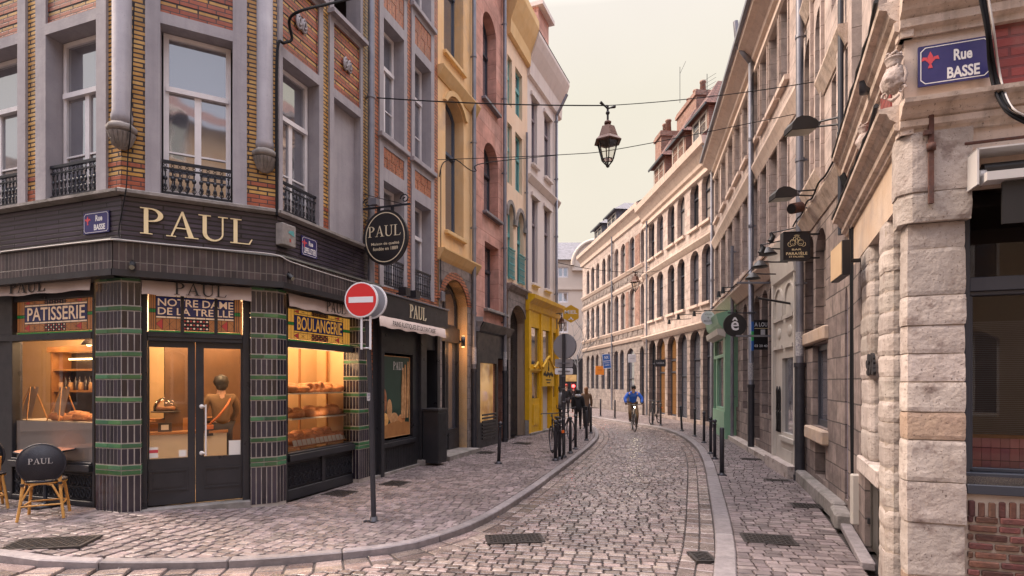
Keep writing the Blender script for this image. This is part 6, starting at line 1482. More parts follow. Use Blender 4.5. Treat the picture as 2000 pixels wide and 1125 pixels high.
for p in ((F2,.9,1.6,2.8,26),(F1,5.2,1.3,2.7,24),(F1,6.6,1.0,2.7,10),(F3,1.0,.75,2.95,13),(F3,1.75,.75,2.95,12),(F2,1.3,2.6,2.6,14),(F1,3.0,1.3,2.7,20),(F3,.9,.3,2.2,3),(F3,1.5,.3,2.2,3),(F3,1.3,.22,1.25,1.2)):  # those close behind the boulangerie glass: unseen fills added to brighten the loaves
    q = p[0].W(p[1],p[2]); light(q[0],q[1],p[3],p[4]*3.0)
for (f_, u_, y_, z_) in ((F2,.55,1.4,2.45),(F2,1.25,1.7,2.35),(F1,4.6,1.2,2.35),(F1,5.6,1.2,2.35)):
    x_, yy_ = f_.W(u_,y_); t = thing('pendant_lamp', 'small glowing pendant lamp hanging from the bakery ceiling', 'lamp', (x_,yy_,z_), 0, 'pendant lamps in the bakery')
    s = MB(mm['shop_dark']); s.tube([(0,0,.12),(0,0,3.3-z_)], .006, 5); s.lathe([(.02,.13),(.1,.03),(.11,.0)], (0,0,0), 16); s.build('shade', t); s = MB(mm['lamp_glow']); s.ball((0,0,.02), .045, 10); s.build('bulb', t)
for k in range(9):        # panelled back wall and framed boards
    u_ = .35+.33*k; mb = MB(mm['shop_wall2']); a = Vector(F2.W(u_,3.57)); t_ = None; mb.box(0,.025,-.02,0,.12,3.2); o = mb.build('wall_moulding', bak, loc=(a.x-A_.x,a.y-A_.y,0), rz=F2.a)
for k,(u_,z_,w_,h_) in enumerate(((.75,1.5,.42,.6),(1.55,1.45,.5,.8),(2.3,1.7,.35,.45))):
    a = Vector(F2.W(u_,3.5)); t = thing('menu_board', ('small dark menu board on the back wall, left one','tall dark menu board on the back wall behind the customer','small dark menu board on the back wall, right one')[k], 'board', (a.x,a.y,z_), F2.a)
    s = MB(mm['shop_dark']); s.box(0,w_,0,.03,0,h_); s.build('panel', t); s = MB(mm['cream_letter'])
    for j in range(6): s.box(.05,w_-.06-.05*(j%3),-.003,0,h_*(.12+.13*j),h_*(.12+.13*j)+.018)
    s.build('chalk_lines', t)
# patisserie side: lit shelf unit with bottles, counter with loaves, two easel boards
f = F1; yb = 2.15
def at(f, px, py, y): u = f.U(px,y); x, yy = f.W(u,y); return x, yy, f.Z(px,py,y)
def fthing(name, label, cat, f, u, y, z, group=None): x, yy = f.W(u,y); return thing(name, label, cat, (x,yy,z), f.a, group)
y = 1.9; u0 = f.U(98,y); u1 = f.U(215,y); z0, z1 = f.Z(150,760,y), f.Z(150,698,y)
t = fthing('shelf_unit', 'warm wooden wall shelf unit with glowing strip behind the patisserie window', 'shelves', f, u0, y, .12)
w = u1-u0; zz0, zz1 = z0-.12, z1-.12
s = MB(mm['wood_warm']); s.box(0,w,0,.35,0,.08); s.box(0,.05,0,.35,.08,zz1+.1); s.box(w-.05,w,0,.35,.08,zz1+.1); s.box(.05,w-.05,.33,.35,.08,zz1+.1,mm['shop_dark'])
s.box(-.04,w+.04,-.03,.36,zz1+.1,zz1+.2); s.build('carcass', t)
for zz in (zz0-.04, (zz0+zz1)/2+.06, .75): s = MB(mm['wood_warm']); s.box(.05,w-.05,.02,.33,zz-.015,zz+.02); s.build('shelf', t)
s = MB(mm['lamp_glow']); s.box(.1,w-.1,.25,.27,zz1-.03,zz1); s.build('light_strip', t)
bt = None
for i in range(11):
    x, yy = f.W(u0+.12+.09*i+.02*(i%3), y+.12); n = 'bottle' if i % 3 else 'jar'
    if n == 'bottle': b_ = MB(mm['bottle_dark']); b_.lathe([(.033,0),(.035,.02),(.035,.15),(.013,.2),(.013,.25)], (0,0,0), 10)
    else: b_ = MB(mm['crust_pale']); b_.lathe([(.045,0),(.05,.02),(.05,.1),(.04,.12),(.042,.14)], (0,0,0), 10)
    o = b_.build(n, loc=(x,yy,z0-.02), rz=0); tag(o, 'small dark bottle in the row on the lit back shelf' if n == 'bottle' else 'small tan jar among the bottles on the lit back shelf', n, 'bottles and jars on the back shelf')
y = .55; u0 = f.U(30,y); u1 = f.U(186,y); zc = f.Z(100,822,y)
t = fthing('display_counter', 'long white counter carrying pastries behind the frosted window', 'counter', f, u0, y, .12)
s = MB(mm['counter_white']); s.box(0,u1-u0,0,.6,0,zc-.16); s.box(-.02,u1-u0+.02,-.02,.62,zc-.16,zc-.12); s.build('body', t)
def loaf_mesh(kind):
    b = MB(mm['crust'])
    if kind == 'boule': b.ball((0,0,.055), (.11,.09,.06), 12, jit=.06); [b.tube([(-.06+.03*i,-.05,.1),(-.05+.03*i,.04,.105)], .006, 4, mm['crust_pale']) for i in range(4)]
    if kind == 'baton': b.tube([(-.17,0,.03),(-.12,0,.035),(0,0,.04),(.12,0,.035),(.17,0,.03)], [.008,.035,.042,.035,.008], 10); [b.tube([(-.1+.06*i,-.02,.072),(-.07+.06*i,.02,.072)], .006, 4, mm['crust_pale']) for i in range(4)]
    if kind == 'croissant': b.tube([(.08*cos(a)*1.0,.06*sin(a),.03) for a in [pi*k/8 for k in range(9)]], [.008,.02,.03,.038,.04,.038,.03,.02,.008], 8)
    if kind == 'ring': b.tube([(.06*cos(a),.02*sin(a)-.0,.07+.055*sin(a)) for a in [2*pi*k/10 for k in range(10)]], .028, 8, closed=True)
    return b
PROTO = {}
def loaf(kind, x, y, z, rz, label, group):
    if kind not in PROTO: PROTO[kind] = o = loaf_mesh(kind).build({'boule':'round_loaf','baton':'long_loaf','croissant':'croissant','ring':'ring_bread'}[kind])
    else: o = PROTO[kind].copy(); COL.objects.link(o)
    o.location = (x,y,z); k_ = R.uniform(1.0,1.3); o.scale = (k_,k_,k_); o.rotation_euler = (0,0,rz); tag(o, label, 'bread', group); return o
for i in range(12):
    x, yy = f.W(u0+.75+.09*i, y+.12+.1*(i%2)); loaf(('boule','baton','croissant')[i%3], x, yy, zc, R.random()*3, 'brown loaf or pastry on the counter behind the patisserie window', 'breads on the patisserie counter')
for k,(px,lab) in enumerate(((55,'cream easel board nearest the window corner, leaning on the counter'),(116,'cream easel board beside the bottle shelf, leaning on the counter'))):
    t = fthing('easel_board', lab, 'easel', f, f.U(px-14,.6), .6, zc, 'easel boards in the patisserie window')
    s = MB(mm['canvas']); s.add([(0,0,.02),(.22,0,.02),(.16,.14,.5),(-.06,.14,.5)], [(0,1,2,3)]); s.add([(0,.01,.02),(-.06,.15,.5),(.16,.15,.5),(.22,.01,.02)], [(0,1,2,3)]); s.build('board', t)
    s = MB(mm['rattan']); s.bar((.11,.06,.5),(-.02,-.06,0),.01); s.bar((.11,.06,.5),(.24,-.06,0),.01); s.bar((.1,.12,.5),(.1,.3,0),.01); s.build('legs', t)
# entrance: counter, cake dome, till, wall rail
f = F2
x, yy, z = at(f, 300, 845, 1.7); t = thing('shop_counter', 'pale counter with glass top seen through the left door leaf', 'counter', (x,yy,.12), f.a)
s = MB(mm['counter_white']); s.box(-.3,1.0,0,.6,0,.82); s.build('body', t); s = MB(mm['wood_warm']); s.box(-.32,1.02,-.03,.62,.82,.86); s.box(-.3,1.0,.3,.6,.86,1.05); s.build('top', t)
x, yy, z = at(f, 324, 806, 1.9); t = thing('cake_dome', 'glass cake dome on a dark stand on the shop counter', 'cake dome', (x,yy,1.17), 0)
s = MB(mm['shop_dark']); s.lathe([(.09,0),(.03,.02),(.03,.1),(.2,.11),(.2,.13)], (0,0,0), 20); s.build('stand', t)
s = MB(mm['lamp_glow']); 
s = MB(mm['glass_shop']); s.lathe([(.17,.13),(.17,.2),(.14,.28),(.08,.33),(.02,.345),(.02,.38),(.001,.38)], (0,0,0), 20); s.build('dome', t)
s = MB(mm['crust']); s.lathe([(.13,.13),(.13,.19),(.11,.2)], (0,0,0), 16); s.build('cake', t)
x, yy, z = at(f, 322, 829, 1.75); t = thing('card_terminal', 'small dark till screen standing on the shop counter', 'till', (x,yy,.98), f.a)
s = MB(mm['shop_dark']); s.box(-.09,.09,0,.03,.0,.14); s.build('screen', t); s = MB(mm['counter_white']); s.box(-.05,.05,-.004,0,.03,.11); s.build('display', t)
# boulangerie window: glazed shelves
f = F3; y = .38; u0 = f.U(563,y)-.05; u1 = uI-.03
Zs = [f.Z(600,py,y) for py in (882,822,778)]; Zs = [f.Z(561,870,y)-.02, f.Z(561,818,y), f.Z(561,768,y)]
t = fthing('display_shelves', 'three glass display shelves of bread behind the boulangerie window', 'shelves', f, u0, y, .12)
for k, zz in enumerate(Zs):
    s = MB(mm['wood_warm'] if k == 0 else mm['counter_white']); s.box(0,u1-u0,-.12 if k else -.14,.35,zz-.12-.02,zz-.12); s.build('shelf', t)
s = MB(mm['wood_warm']); 
for q in (.0,.5,1): s.box((u1-u0-.04)*q,(u1-u0-.04)*q+.03,.34,.37,0,2.4)
s.build('frame', t)
n = 0
kinds = ('boule','baton','boule','croissant')
for k, zz in enumerate(Zs):
    for i in range(11 if k == 0 else 9):
        for r_ in range(3 if k == 0 else 2):
            u = u0+.12+(u1-u0-.25)*i/(10.2 if k == 0 else 8.5)+R.uniform(-.02,.02); x, yy = f.W(u, y+(.0 if k else .03)+.13*r_)
            kd = 'ring' if r_ == 0 and (k == 2 and i in (3,4,5)) else kinds[(i+k+r_)%4]
            loaf(kd, x, yy, zz+.035*r_, f.a+R.uniform(-.5,.5), ('baked loaf on the lowest shelf of the boulangerie window','baked loaf on the middle shelf of the boulangerie window','baked loaf on the top shelf of the boulangerie window')[k], ('loaves on the lowest window shelf','loaves on the middle window shelf','loaves on the top window shelf')[k])
cd = None
for i in range(13):
    u = u0+.1+(u1-u0-.2)*i/12; x, yy = f.W(u, y-.1)
    if cd is None: s = MB(mm['price_card']); s.add([(-.045,0,0),(.045,0,0),(.045,.03,.09),(-.045,.03,.09)], [(0,1,2,3)]); s.add([(-.045,.002,0),(-.045,.032,.09),(.045,.032,.09),(.045,.002,0)], [(0,1,2,3)]); s.box(-.045,.045,-.002,.002,-.002,.004); o = cd = s.build('price_card')
    else: o = cd.copy(); COL.objects.link(o)
    o.location = (x,yy,Zs[0]); o.rotation_euler = (0,0,f.a); tag(o, 'white price card standing in front of the lowest shelf of loaves', 'price card', 'price cards in the boulangerie window')
# ================================================================ PEOPLE
def skin(name, par, verts, edges, radii, m, root=0, sub=2, mats=None):
    import bmesh
    me = bpy.data.meshes.new(name); bm = bmesh.new(); sl_ = bm.verts.layers.skin.verify(); vs = [bm.verts.new(v) for v in verts]
    for a, b in edges: bm.edges.new((vs[a],vs[b]))
    for v, r in zip(vs, radii): 
        v[sl_].radius = r if isinstance(r, tuple) else (r,r)
    vs[root][sl_].use_root = True; bm.to_mesh(me); bm.free(); me.materials.append(m)
    o = bpy.data.objects.new(name, me); COL.objects.link(o); o.parent = par
    k = o.modifiers.new('skin','SKIN'); k.use_smooth_shade = True; k.branch_smoothing = .6
    k = o.modifiers.new('sub','SUBSURF'); k.levels = sub; k.render_levels = sub
    # freeze to a plain mesh
    dg = bpy.context.evaluated_depsgraph_get(); m2 = bpy.data.meshes.new_from_object(o.evaluated_get(dg)); o.modifiers.clear(); o.data = m2; m2.name = name
    if not m2.materials: m2.materials.append(m)
    for p in m2.polygons: p.use_smooth = True
    return o
def person(label, loc, rz, H, J, top, legs, shoe, hair, hairm, hands=None, coat=0, group=None, hood=None, extra=None, tw=1.0):
    """J: joints in units of height; figure faces -y. One continuous body, clothes and hair over it"""
    t = thing('person', label, 'person', loc, rz, group); g_ = lambda k: tuple(c*H for c in J[k])
    D = dict(pel=(0,0,.52),spine=(0,.0,.62),chest=(0,0,.73),neck=(0,.0,.825),head0=(0,-.008,.87),head1=(0,-.012,.915),head2=(0,0,.965),
             hl=(-.05,0,.50),hr=(.05,0,.50),kl=(-.055,-.01,.285),kr=(.055,-.01,.285),al=(-.055,.01,.05),ar=(.055,.01,.05),tl=(-.06,-.07,.02),tr=(.06,-.07,.02),
             sl=(-.105,0,.80),sr=(.105,0,.80),el=(-.13,.01,.64),er=(.13,.01,.64),wl=(-.135,-.02,.49),wr=(.135,-.02,.49),pl=(-.135,-.03,.455),pr=(.135,-.03,.455))
    D.update(J); J = D
    names = ['pel','spine','chest','neck','head0','head1','head2','hl','kl','al','tl','hr','kr','ar','tr','sl','el','wl','pl','sr','er','wr','pr']
    V = [tuple(c*H for c in J[n]) for n in names]
    rad = [.075,.068,.078,.033,.038,.047,.034,.05,.034,.022,.018,.05,.034,.022,.018,.036,.026,.018,.02,.036,.026,.018,.02]; rad = [r*H for r in rad]
    ix = {n:i for i,n in enumerate(names)}
    E = [(0,1),(1,2),(2,3),(3,4),(4,5),(5,6),(0,7),(7,8),(8,9),(9,10),(0,11),(11,12),(12,13),(13,14),(2,15),(15,16),(16,17),(17,18),(2,19),(19,20),(20,21),(21,22)]
    # fingers and thumb, slightly curled, leaving the palm
    for side, pi_, wi in (('l',18,17),('r',22,21)):
        p = Vector(V[pi_]); d = (p-Vector(V[wi])).normalized(); s = d.cross(Vector((0,1,0))); s = s.normalized() if s.length > .1 else Vector((1,0,0)); q = d.cross(s)
        for k in range(4):
            a = p+s*(.008*(k-1.5))*H*1.1+d*.012*H; b = a+d*(.022-.003*abs(k-1.3))*H+q*.006*H; c = b+d*.014*H+q*.012*H
            i = len(V); V += [tuple(a),tuple(b),tuple(c)]; rad += [.0055*H,.005*H,.004*H]; E += [(pi_,i),(i,i+1),(i+1,i+2)]
        a = p-s*.016*H-d*.01*H; b = a-s*.006*H+d*.018*H; i = len(V); V += [tuple(a),tuple(b)]; rad += [.006*H,.0045*H]; E += [(pi_,i),(i,i+1)]
    # nose, ears, chin
    hd = Vector(V[5]); 
    bd = skin('body', t, V, E, rad, mm['skin'])
    fz = MB(mm['skin']); fc = (hd.x, hd.y-.044*H, hd.z)
    hb = MB(hairm)
    if hair == 'cap': hb.ball((hd.x,hd.y+.004*H,hd.z+.022*H), (.054*H,.06*H,.055*H), 12)
    if hair == 'short': hb.ball((hd.x,hd.y+.014*H,hd.z+.018*H), (.064*H,.064*H,.066*H), 18, jit=.16); hb.ball((hd.x,hd.y+.034*H,hd.z-.014*H), (.055*H,.038*H,.052*H), 14, jit=.16)
    if hair == 'long': hb.ball((hd.x,hd.y+.012*H,hd.z+.015*H), (.056*H,.06*H,.06*H), 12); hb.ball((hd.x,hd.y+.035*H,hd.z-.05*H), (.05*H,.035*H,.09*H), 10)
    hb.build('hat' if hair == 'cap' else 'hair', t)
    e_ = MB(mm['hair_black'])
    for q in (-1,1): e_.ball((hd.x+q*.017*H,hd.y-.043*H,hd.z+.004*H), .0055*H, 6); e_.box(hd.x+q*.017*H-.009*H,hd.x+q*.017*H+.009*H,hd.y-.048*H,hd.y-.043*H,hd.z+.013*H,hd.z+.017*H)
    e_.build('eyes', t)
    n_ = MB(mm['skin']); n_.tube([(hd.x,hd.y-.042*H,hd.z+.008*H),(hd.x,hd.y-.058*H,hd.z-.012*H),(hd.x,hd.y-.045*H,hd.z-.016*H)], [.004*H,.008*H,.006*H], 6)
    n_.build('nose', t)
    for q in (-1,1): n_ = MB(mm['skin']); n_.ball((hd.x+q*.049*H,hd.y,hd.z-.002*H), (.006*H,.012*H,.018*H), 6); n_.build('ear', t)
    n_ = MB(mm['coat_red']); n_.tube([(hd.x-.013*H,hd.y-.045*H,hd.z-.026*H),(hd.x,hd.y-.05*H,hd.z-.027*H),(hd.x+.013*H,hd.y-.045*H,hd.z-.026*H)], .003*H, 5, mm['coat_red']); n_.build('mouth', t)
    # jacket
    jn = ['pel','spine','chest','sl','el','wl','sr','er','wr']; JV = [Vector(V[ix[n]]) for n in jn]; JV[0] = JV[0]-Vector((0,0,(.02+coat)*H))
    jr = [.088+coat*.25,.083,.092,.047,.036,.026,.047,.036,.026]; jr = [r*H*tw for r in jr]
    nk = Vector(V[3])*.95+Vector(V[2])*.05; JV.append(nk); jr.append(.043*H)
    skin('coat' if coat else 'jacket', t, [tuple(v) for v in JV], [(0,1),(1,2),(2,3),(3,4),(4,5),(2,6),(6,7),(7,8),(2,9)], jr, top)
    TV = [Vector(V[ix[n]]) for n in ('pel','hl','kl','al','hr','kr','ar')]; skin('trousers', t, [tuple(v) for v in TV], [(0,1),(1,2),(2,3),(0,4),(4,5),(5,6)], [r*H for r in (.08,.058,.043,.03,.058,.043,.03)], legs)
    for q in ('l','r'):
        a, b = Vector(V[ix['a'+q]]), Vector(V[ix['t'+q]]); s = MB(shoe); s.tube([a+Vector((0,.02*H,-.025*H)),(a+b)/2+Vector((0,0,-.008*H)),b], [.024*H,.027*H,.02*H], 8); s.build('shoe', t)
        if hands: s = MB(hands); s.ball(V[ix['p'+q]], (.026*H,.026*H,.028*H), 8); s.build('glove', t)
    return t
x, yy = at(F2, 432, 800, 1.9)[:2]
pz = person('customer seen from behind inside the shop, brown jacket and short black hair', (x,yy,.12), F2.a+pi+.25, 1.76, dict(el=(-.15,-.02,.66),wl=(-.12,-.10,.56),pl=(-.11,-.13,.55),er=(.15,-.02,.66),wr=(.12,-.10,.56),pr=(.11,-.13,.55)), mm['jacket_tan'], mm['trousers_dark'], mm['boot'], 'short', mm['hair_black'])
s = MB(mm['bag_orange']); H = 1.76; s.tube([(-.16*1,.0,.80*H),(-.05,.17,.72*H),(.08,.175,.62*H),(.2,.1,.54*H)], .018, 6)
x0 = Vector((x,yy,.12)); bg_ = s.build('shoulder_bag', loc=(x,yy,.12), rz=F2.a+pi+.25); tag(bg_, 'orange shoulder bag strap with dark bag across the back of the person in the shop', 'bag')
s = MB(mm['trousers_dark']); s.box(.16,.28,-.02,.18,.44*H,.54*H); s.box(.16,.28,.18,.19,.5*H,.54*H,mm['bag_orange']); o = s.build('pouch', bg_, bevel=.02)
# ---- bicycles
def bicycle(label, loc, rz, steer=0, light_on=False, basket=False, col='metal_dark', group=None, lean=0):
    """bicycle standing along local y, front at -y"""
    t = thing('bicycle', label, 'bicycle', loc, rz, group); t.rotation_euler = (0,lean,rz); r = .34; wb = .52
    for y0, nm in ((-wb,'front'),(wb,'rear')):
        w_ = MB(mm['rubber']); ca, sa = (cos(steer),sin(steer)) if nm == 'front' else (1,0)
        P = lambda rr, a: (-sa*rr*cos(a)*1.0, y0+ca*rr*cos(a), r+.0+rr*sin(a))
        w_.tube([P(r-.018,2*pi*k/28) for k in range(28)], .018, 6, closed=True); wo = w_.build('wheel', t)
        s = MB(mm['zinc']); s.tube([P(r-.04,2*pi*k/28) for k in range(28)], .009, 5, closed=True)
        for k in range(14): s.tube([P(.02,2*pi*k/14),P(r-.04,2*pi*k/14+.15)], .0022, 3, cap=False)
        s.build('rim', wo)
    fr = MB(mm[col]); bb = (0,.12,.29); st = (0,.25,.80); ht = (0,-.36,.86); hb_ = (0,-.39,.72)
    for a, b, w_ in ((bb,st,.016),(bb,hb_,.019),(st,ht,.016),(bb,(0,wb,r),.011),(st,(0,wb,r),.009),(hb_,(0,-wb,r),.014),(ht,hb_,.02)): fr.tube([a,b], w_, 8)
    for q in (-1,1): fr.tube([(q*.05,wb,r),(q*.03,.3,.33),bb], .008, 5)
    fr.build('frame', t)
    hb2 = MB(mm['metal_dark']); hb2.tube([(0,-.36,.86),(0,-.38,.98)], .014, 6); hb2.tube([(-.3,-.22,1.0),(-.24,-.34,1.0),(-.1,-.40,.99),(.1,-.40,.99),(.24,-.34,1.0),(.3,-.22,1.0)], .013, 6)
    hb2.build('handlebar', t)
    s = MB(mm['rubber']); s.ball((0,.28,.93), (.075,.13,.035), 10); s.tube([(0,.25,.8),(0,.265,.92)], .013, 6); s.build('saddle', t)
    s = MB(mm['rubber'])
    for q, dz in ((-1,.0),(1,.0)): s.tube([(0,.12,.29),(q*.09,.12+q*.1,.29-q*.13)], .01, 5); s.box(q*.09-(.0 if q > 0 else .09),q*.09+(.09 if q > 0 else 0),.12+q*.1-.04,.12+q*.1+.04,.28-q*.13,.30-q*.13)
    s.lathe([(.09,-.004),(.09,.004)], (.03,.12,.29), 16, ax='x'); s.build('crankset', t)
    s = MB(mm['bike_light'] if light_on else mm['lens']); s.lathe([(.022,-.0),(.028,-.03)], (0,-.43,.93) if not light_on else (0,-.44,.9), 10, ax='y'); s.build('headlight', t)
    if not light_on: s = MB(mm['reflector_orange']); s.box(-.03,.03,wb+.3,wb+.32,.62,.68); s.tube([(0,wb-.1,.66),(0,wb+.3,.62)], .03, 4, mm['metal_dark']); s.build('rear_reflector', t)
    return t
gx, gy = G(1237,841,-.06); ang = -.12
bicycle('dark bicycle with lit headlight ridden down the middle of the cobbled street', (gx,gy,-.06), ang, steer=.12, light_on=True)
cy = person('cyclist in bright blue jacket, black cap and brown trousers riding toward the viewer', (gx,gy,-.06), ang, 1.72,
  dict(pel=(0,.15,.585),spine=(0,.12,.66),chest=(0,.04,.765),neck=(0,-.02,.85),head0=(0,-.04,.885),head1=(0,-.055,.925),head2=(0,-.045,.965),hl=(-.05,.13,.565),hr=(.05,.13,.565),kl=(-.075,-.04,.42),kr=(.075,-.06,.34),al=(-.065,.03,.235),ar=(.065,.03,.115),tl=(-.07,-.04,.215),tr=(.07,-.045,.095),
       sl=(-.105,.02,.815),sr=(.105,.02,.815),el=(-.185,-.03,.70),er=(.185,-.03,.70),wl=(-.17,-.12,.605),wr=(.17,-.12,.605),pl=(-.168,-.145,.592),pr=(.168,-.145,.592)),
  mm['jacket_blue'], mm['trousers_brown'], mm['boot'], 'cap', mm['hair_black'], hands=mm['glove'], tw=1.06)
l = bpy.data.lights.new('bicycle_headlight','POINT'); l.energy = 3; l.color = (1,.85,.6); l.shadow_soft_size = .02; o = bpy.data.objects.new('bicycle_headlight', l); COL.objects.link(o); o.location = (gx-.05,gy-.55,.84)
# pedestrians
gx, gy = G(1129,839); p1 = person('woman in long black coat with pale hood walking away past the bollards', (gx,gy,0), pi-.2, 1.52, dict(kl=(-.05,-.06,.29),al=(-.05,-.04,.06),tl=(-.055,-.11,.03),kr=(.05,.03,.28),ar=(.05,.08,.06),tr=(.055,.02,.02)), mm['coat_black'], mm['trousers_dark'], mm['boot'], 'short', mm['hair_black'], coat=.10, tw=1.22)
s = MB(mm['scarf_white']); s.ball((0,.06,1.26), (.12,.08,.07), 10); s.build('hood', p1)
s = MB(mm['coat_black']); s.box(-.36,-.2,-.05,.25,.62,.86); s.tube([(-.25,.1,.86),(-.2,.05,1.2)], .012, 5); o = s.build('handbag', loc=(gx,gy,0), rz=pi-.2); tag(o, 'black shoulder bag carried by the woman in the black coat', 'bag')
gx, gy = G(1140,832); person('woman with long brown hair in brown coat, partly hidden behind the woman in black', (gx+.1,gy,0), pi, 1.6, {}, mm['trousers_brown'], mm['trousers_dark'], mm['boot'], 'long', mm['hair_brown'], coat=.08)
gx, gy = G(1089,836); person('person in grey jacket standing beside the yellow shopfront', (gx,gy,0), pi+.4, 1.65, {}, mm['coat_grey'], mm['trousers_dark'], mm['boot'], 'short', mm['hair_black'])
gx, gy = G(1106,812); person('person in dark jacket and red cap in the distance by the street bend', (gx,gy,0), 0, 1.7, {}, mm['coat_black'], mm['trousers_dark'], mm['boot'], 'cap', mm['coat_red'])
bicycle('dark bicycle with orange reflector chained to the bollards by the kerb', (G(1093,893)[0]-.05,G(1093,893)[1]+.25,0), .12+pi, lean=.04)
bicycle('dark bicycle parked behind the signpost near the yellow shop', (G(1112,868)[0],G(1112,868)[1]+1.2,0), .25, lean=-.05)
gx, gy = G(1283,829); bicycle('dark bicycle leaning at the far right kerb between two bollards', (gx,gy+.3,0), -.55, lean=.05)
# ---- bollards
def bollard_proto(ball):
    t = thing('bollard', 'x', 'bollard'); s = MB(mm['metal_dark'])
    s.lathe([(.085,0),(.085,.012),(.05,.03),(.042,.05)], (0,0,0), 16); s.build('base', t)
    s = MB(mm['metal_dark'])
    if ball: s.lathe([(.038,.03),(.036,.6),(.033,.78),(.045,.785),(.045,.80),(.028,.81),(.028,.825)], (0,0,0), 14)
    else: s.lathe([(.042,.03),(.042,.88),(.03,.9)], (0,0,0), 14)
    s.build('post', t)
    if ball: s = MB(mm['metal_dark']); s.ball((0,0,.86), (.048,.048,.05), 14); s.build('finial', t)
    return t
BB = [((973.7,905),1,'bollard leaning slightly, alone on the left pavement before the yellow shop',.045),((1085,899),1,'leftmost bollard of the cluster where the bicycle is chained',0),((1093,896),1,'bollard right against the signpost beside the chained bicycle',0),
      ((1114,885),1,'slim bollard standing just right of the signpost',0),((1124,877),1,'ball topped bollard in front of the woman in black',0),((1145.5,860),0,'flat topped bollard with stickers at the tip of the left pavement',0),
      ((1154,846),0,'bollard at the outer bend of the left kerb',0),((1142,837),1,'bollard behind the stickered one at the left bend',0),
      ((1173,813),0,'farthest bollard on the right pavement beneath the orange sign',0),((1201,817),0,'far bollard just left of the cyclist',0),((1274.5,829),1,'bollard left of the bicycle by the far right kerb',0),((1290.5,831),1,'bollard right of the bicycle by the far right kerb',0),
      ((1332,841.5),1,'leaning bollard between the far bicycle and the green shop',-.06),((1357,852),1,'bollard with an orange mark behind it before the last arches',0),((1375,865),1,'bollard directly left of the paired ones by the green shop',0),
      ((1388,886),1,'left one of the paired bollards before the green shop',0),((1396,896),1,'right one of the paired bollards before the green shop',0),((1410,928),0,'nearest flat topped bollard on the right pavement',0)]
pb = {0:None,1:None}
for (px,py), k, lab, ln in BB:
    if pb[k] is None: pb[k] = t = bollard_proto(k)
    else: t = copy_tree(pb[k])
    gx, gy = G(px,py); t.location = (gx,gy,gz(gx,gy)); t.rotation_euler = (0,ln,0); tag(t, lab, 'bollard', 'black street bollards along the kerbs'); t.name = 'bollard'
gx, gy = G(1145.5,860); 
# ---- signposts
def disc(mb, c, n, r, th, m, seg=32): 
    """round plate with normal n"""
    n = Vector(n).normalized(); s = n.cross(Vector((0,0,1))).normalized(); u = s.cross(n); c = Vector(c)
    ra = [c+(s*cos(2*pi*k/seg)+u*sin(2*pi*k/seg))*r for k in range(seg)]; rb_ = [p-n*th for p in ra]
    mb.add([tuple(p) for p in ra+rb_], [tuple(range(seg-1,-1,-1)), tuple(range(seg,2*seg))]+[(k,(k+1)%seg,(k+1)%seg+seg,k+seg) for k in range(seg)], m)
px_, py_ = G(730,1018); px_, py_ = GG(730,1018)
t = thing('no_entry_sign', 'red no entry sign with white bar on a grey pole before the bakery', 'road sign', (px_,py_,gz(px_,py_)))
zb0 = gz(px_,py_); s = MB(mm['metal_dark']); s.tube([(0,0,0),(-.03,0,1.3),(-.085,.01,2.55),(-.09,.01,2.98)], .032, 14); s.lathe([(.07,0),(.05,.01),(.045,.06)], (0,0,0), 14); s.box(-.12,.05,-.04,.04,0,.008); s.build('pole', t)
n = Vector((-.20,-.98,0)).normalized(); c = Vector((-.085,.01,CH+(HY-587)/FPX*py_-zb0))
for k, (q, m_) in enumerate(((n,'red'),(-n,'grey'))):
    cc = c+q*(.085 if k == 0 else .11)+Vector((-.04 if k == 0 else .0,0,0)); s = MB(mm['sign_white']); disc(s, cc, q, .222, .03, mm['sign_white'])
    if k == 0:
        o = s.build('sign_disc', t); s = MB(mm['sign_red']); disc(s, cc+q*.002, q, .205, .003, mm['sign_red']); o2 = s.build('red_face', o)
        s = MB(mm['sign_white']); sd_ = q.cross(Vector((0,0,1))).normalized(); P = [cc+q*.004+sd_*a+Vector((0,0,b)) for a,b in ((-.165,-.036),(.165,-.036),(.165,.036),(-.165,.036))]
        s.add([tuple(p) for p in P]+[tuple(p-q*.002) for p in P], [(0,3,2,1),(0,1,5,4),(1,2,6,5),(2,3,7,6),(3,0,4,7)]); s.build('white_bar', o)
    else: disc(s, cc+q*.002, q, .21, .003, mm['sign_white']); disc(s, cc-q*.031, -q, .205, .003, mm['sign_grey']); s.build('sign_disc', t, label='second round sign mounted back to back, seen from its grey rear')
s = MB(mm['sign_white']); 
for dx in (-.055,.055): s.box(c.x+dx-.012,c.x+dx+.012,-.06,-.04,c.z-.62,c.z-.2)
for dz in (-.6,-.25,.1): s.tube([(c.x+.045*cos(2*pi*k/12),.01+.045*sin(2*pi*k/12),c.z+dz) for k in range(12)], .008, 5, closed=True)
s.build('bracket', t); s = MB(mm['sticker']); s.tube([(-.052,0,1.52),(-.055,0,1.62)], .0335, 12); s.build('sticker', t)
gx, gy = G(1101,893); t = thing('signpost', 'dark signpost seen from behind with one round and two rectangular plates by the kerb', 'road sign', (gx,gy,0))
zt_ = CH+(HY-652)/FPX*gy; s = MB(mm['metal_dark']); s.tube([(0,0,0),(0,0,zt_)], .038, 12); s.lathe([(.08,0),(.08,.02),(.05,.05)], (0,0,0), 12)
for zz in (.9,1.3,1.6,1.9,2.2): s.tube([(0,0,zz-.012),(0,0,zz+.012)], .05, 10, mm['zinc'])
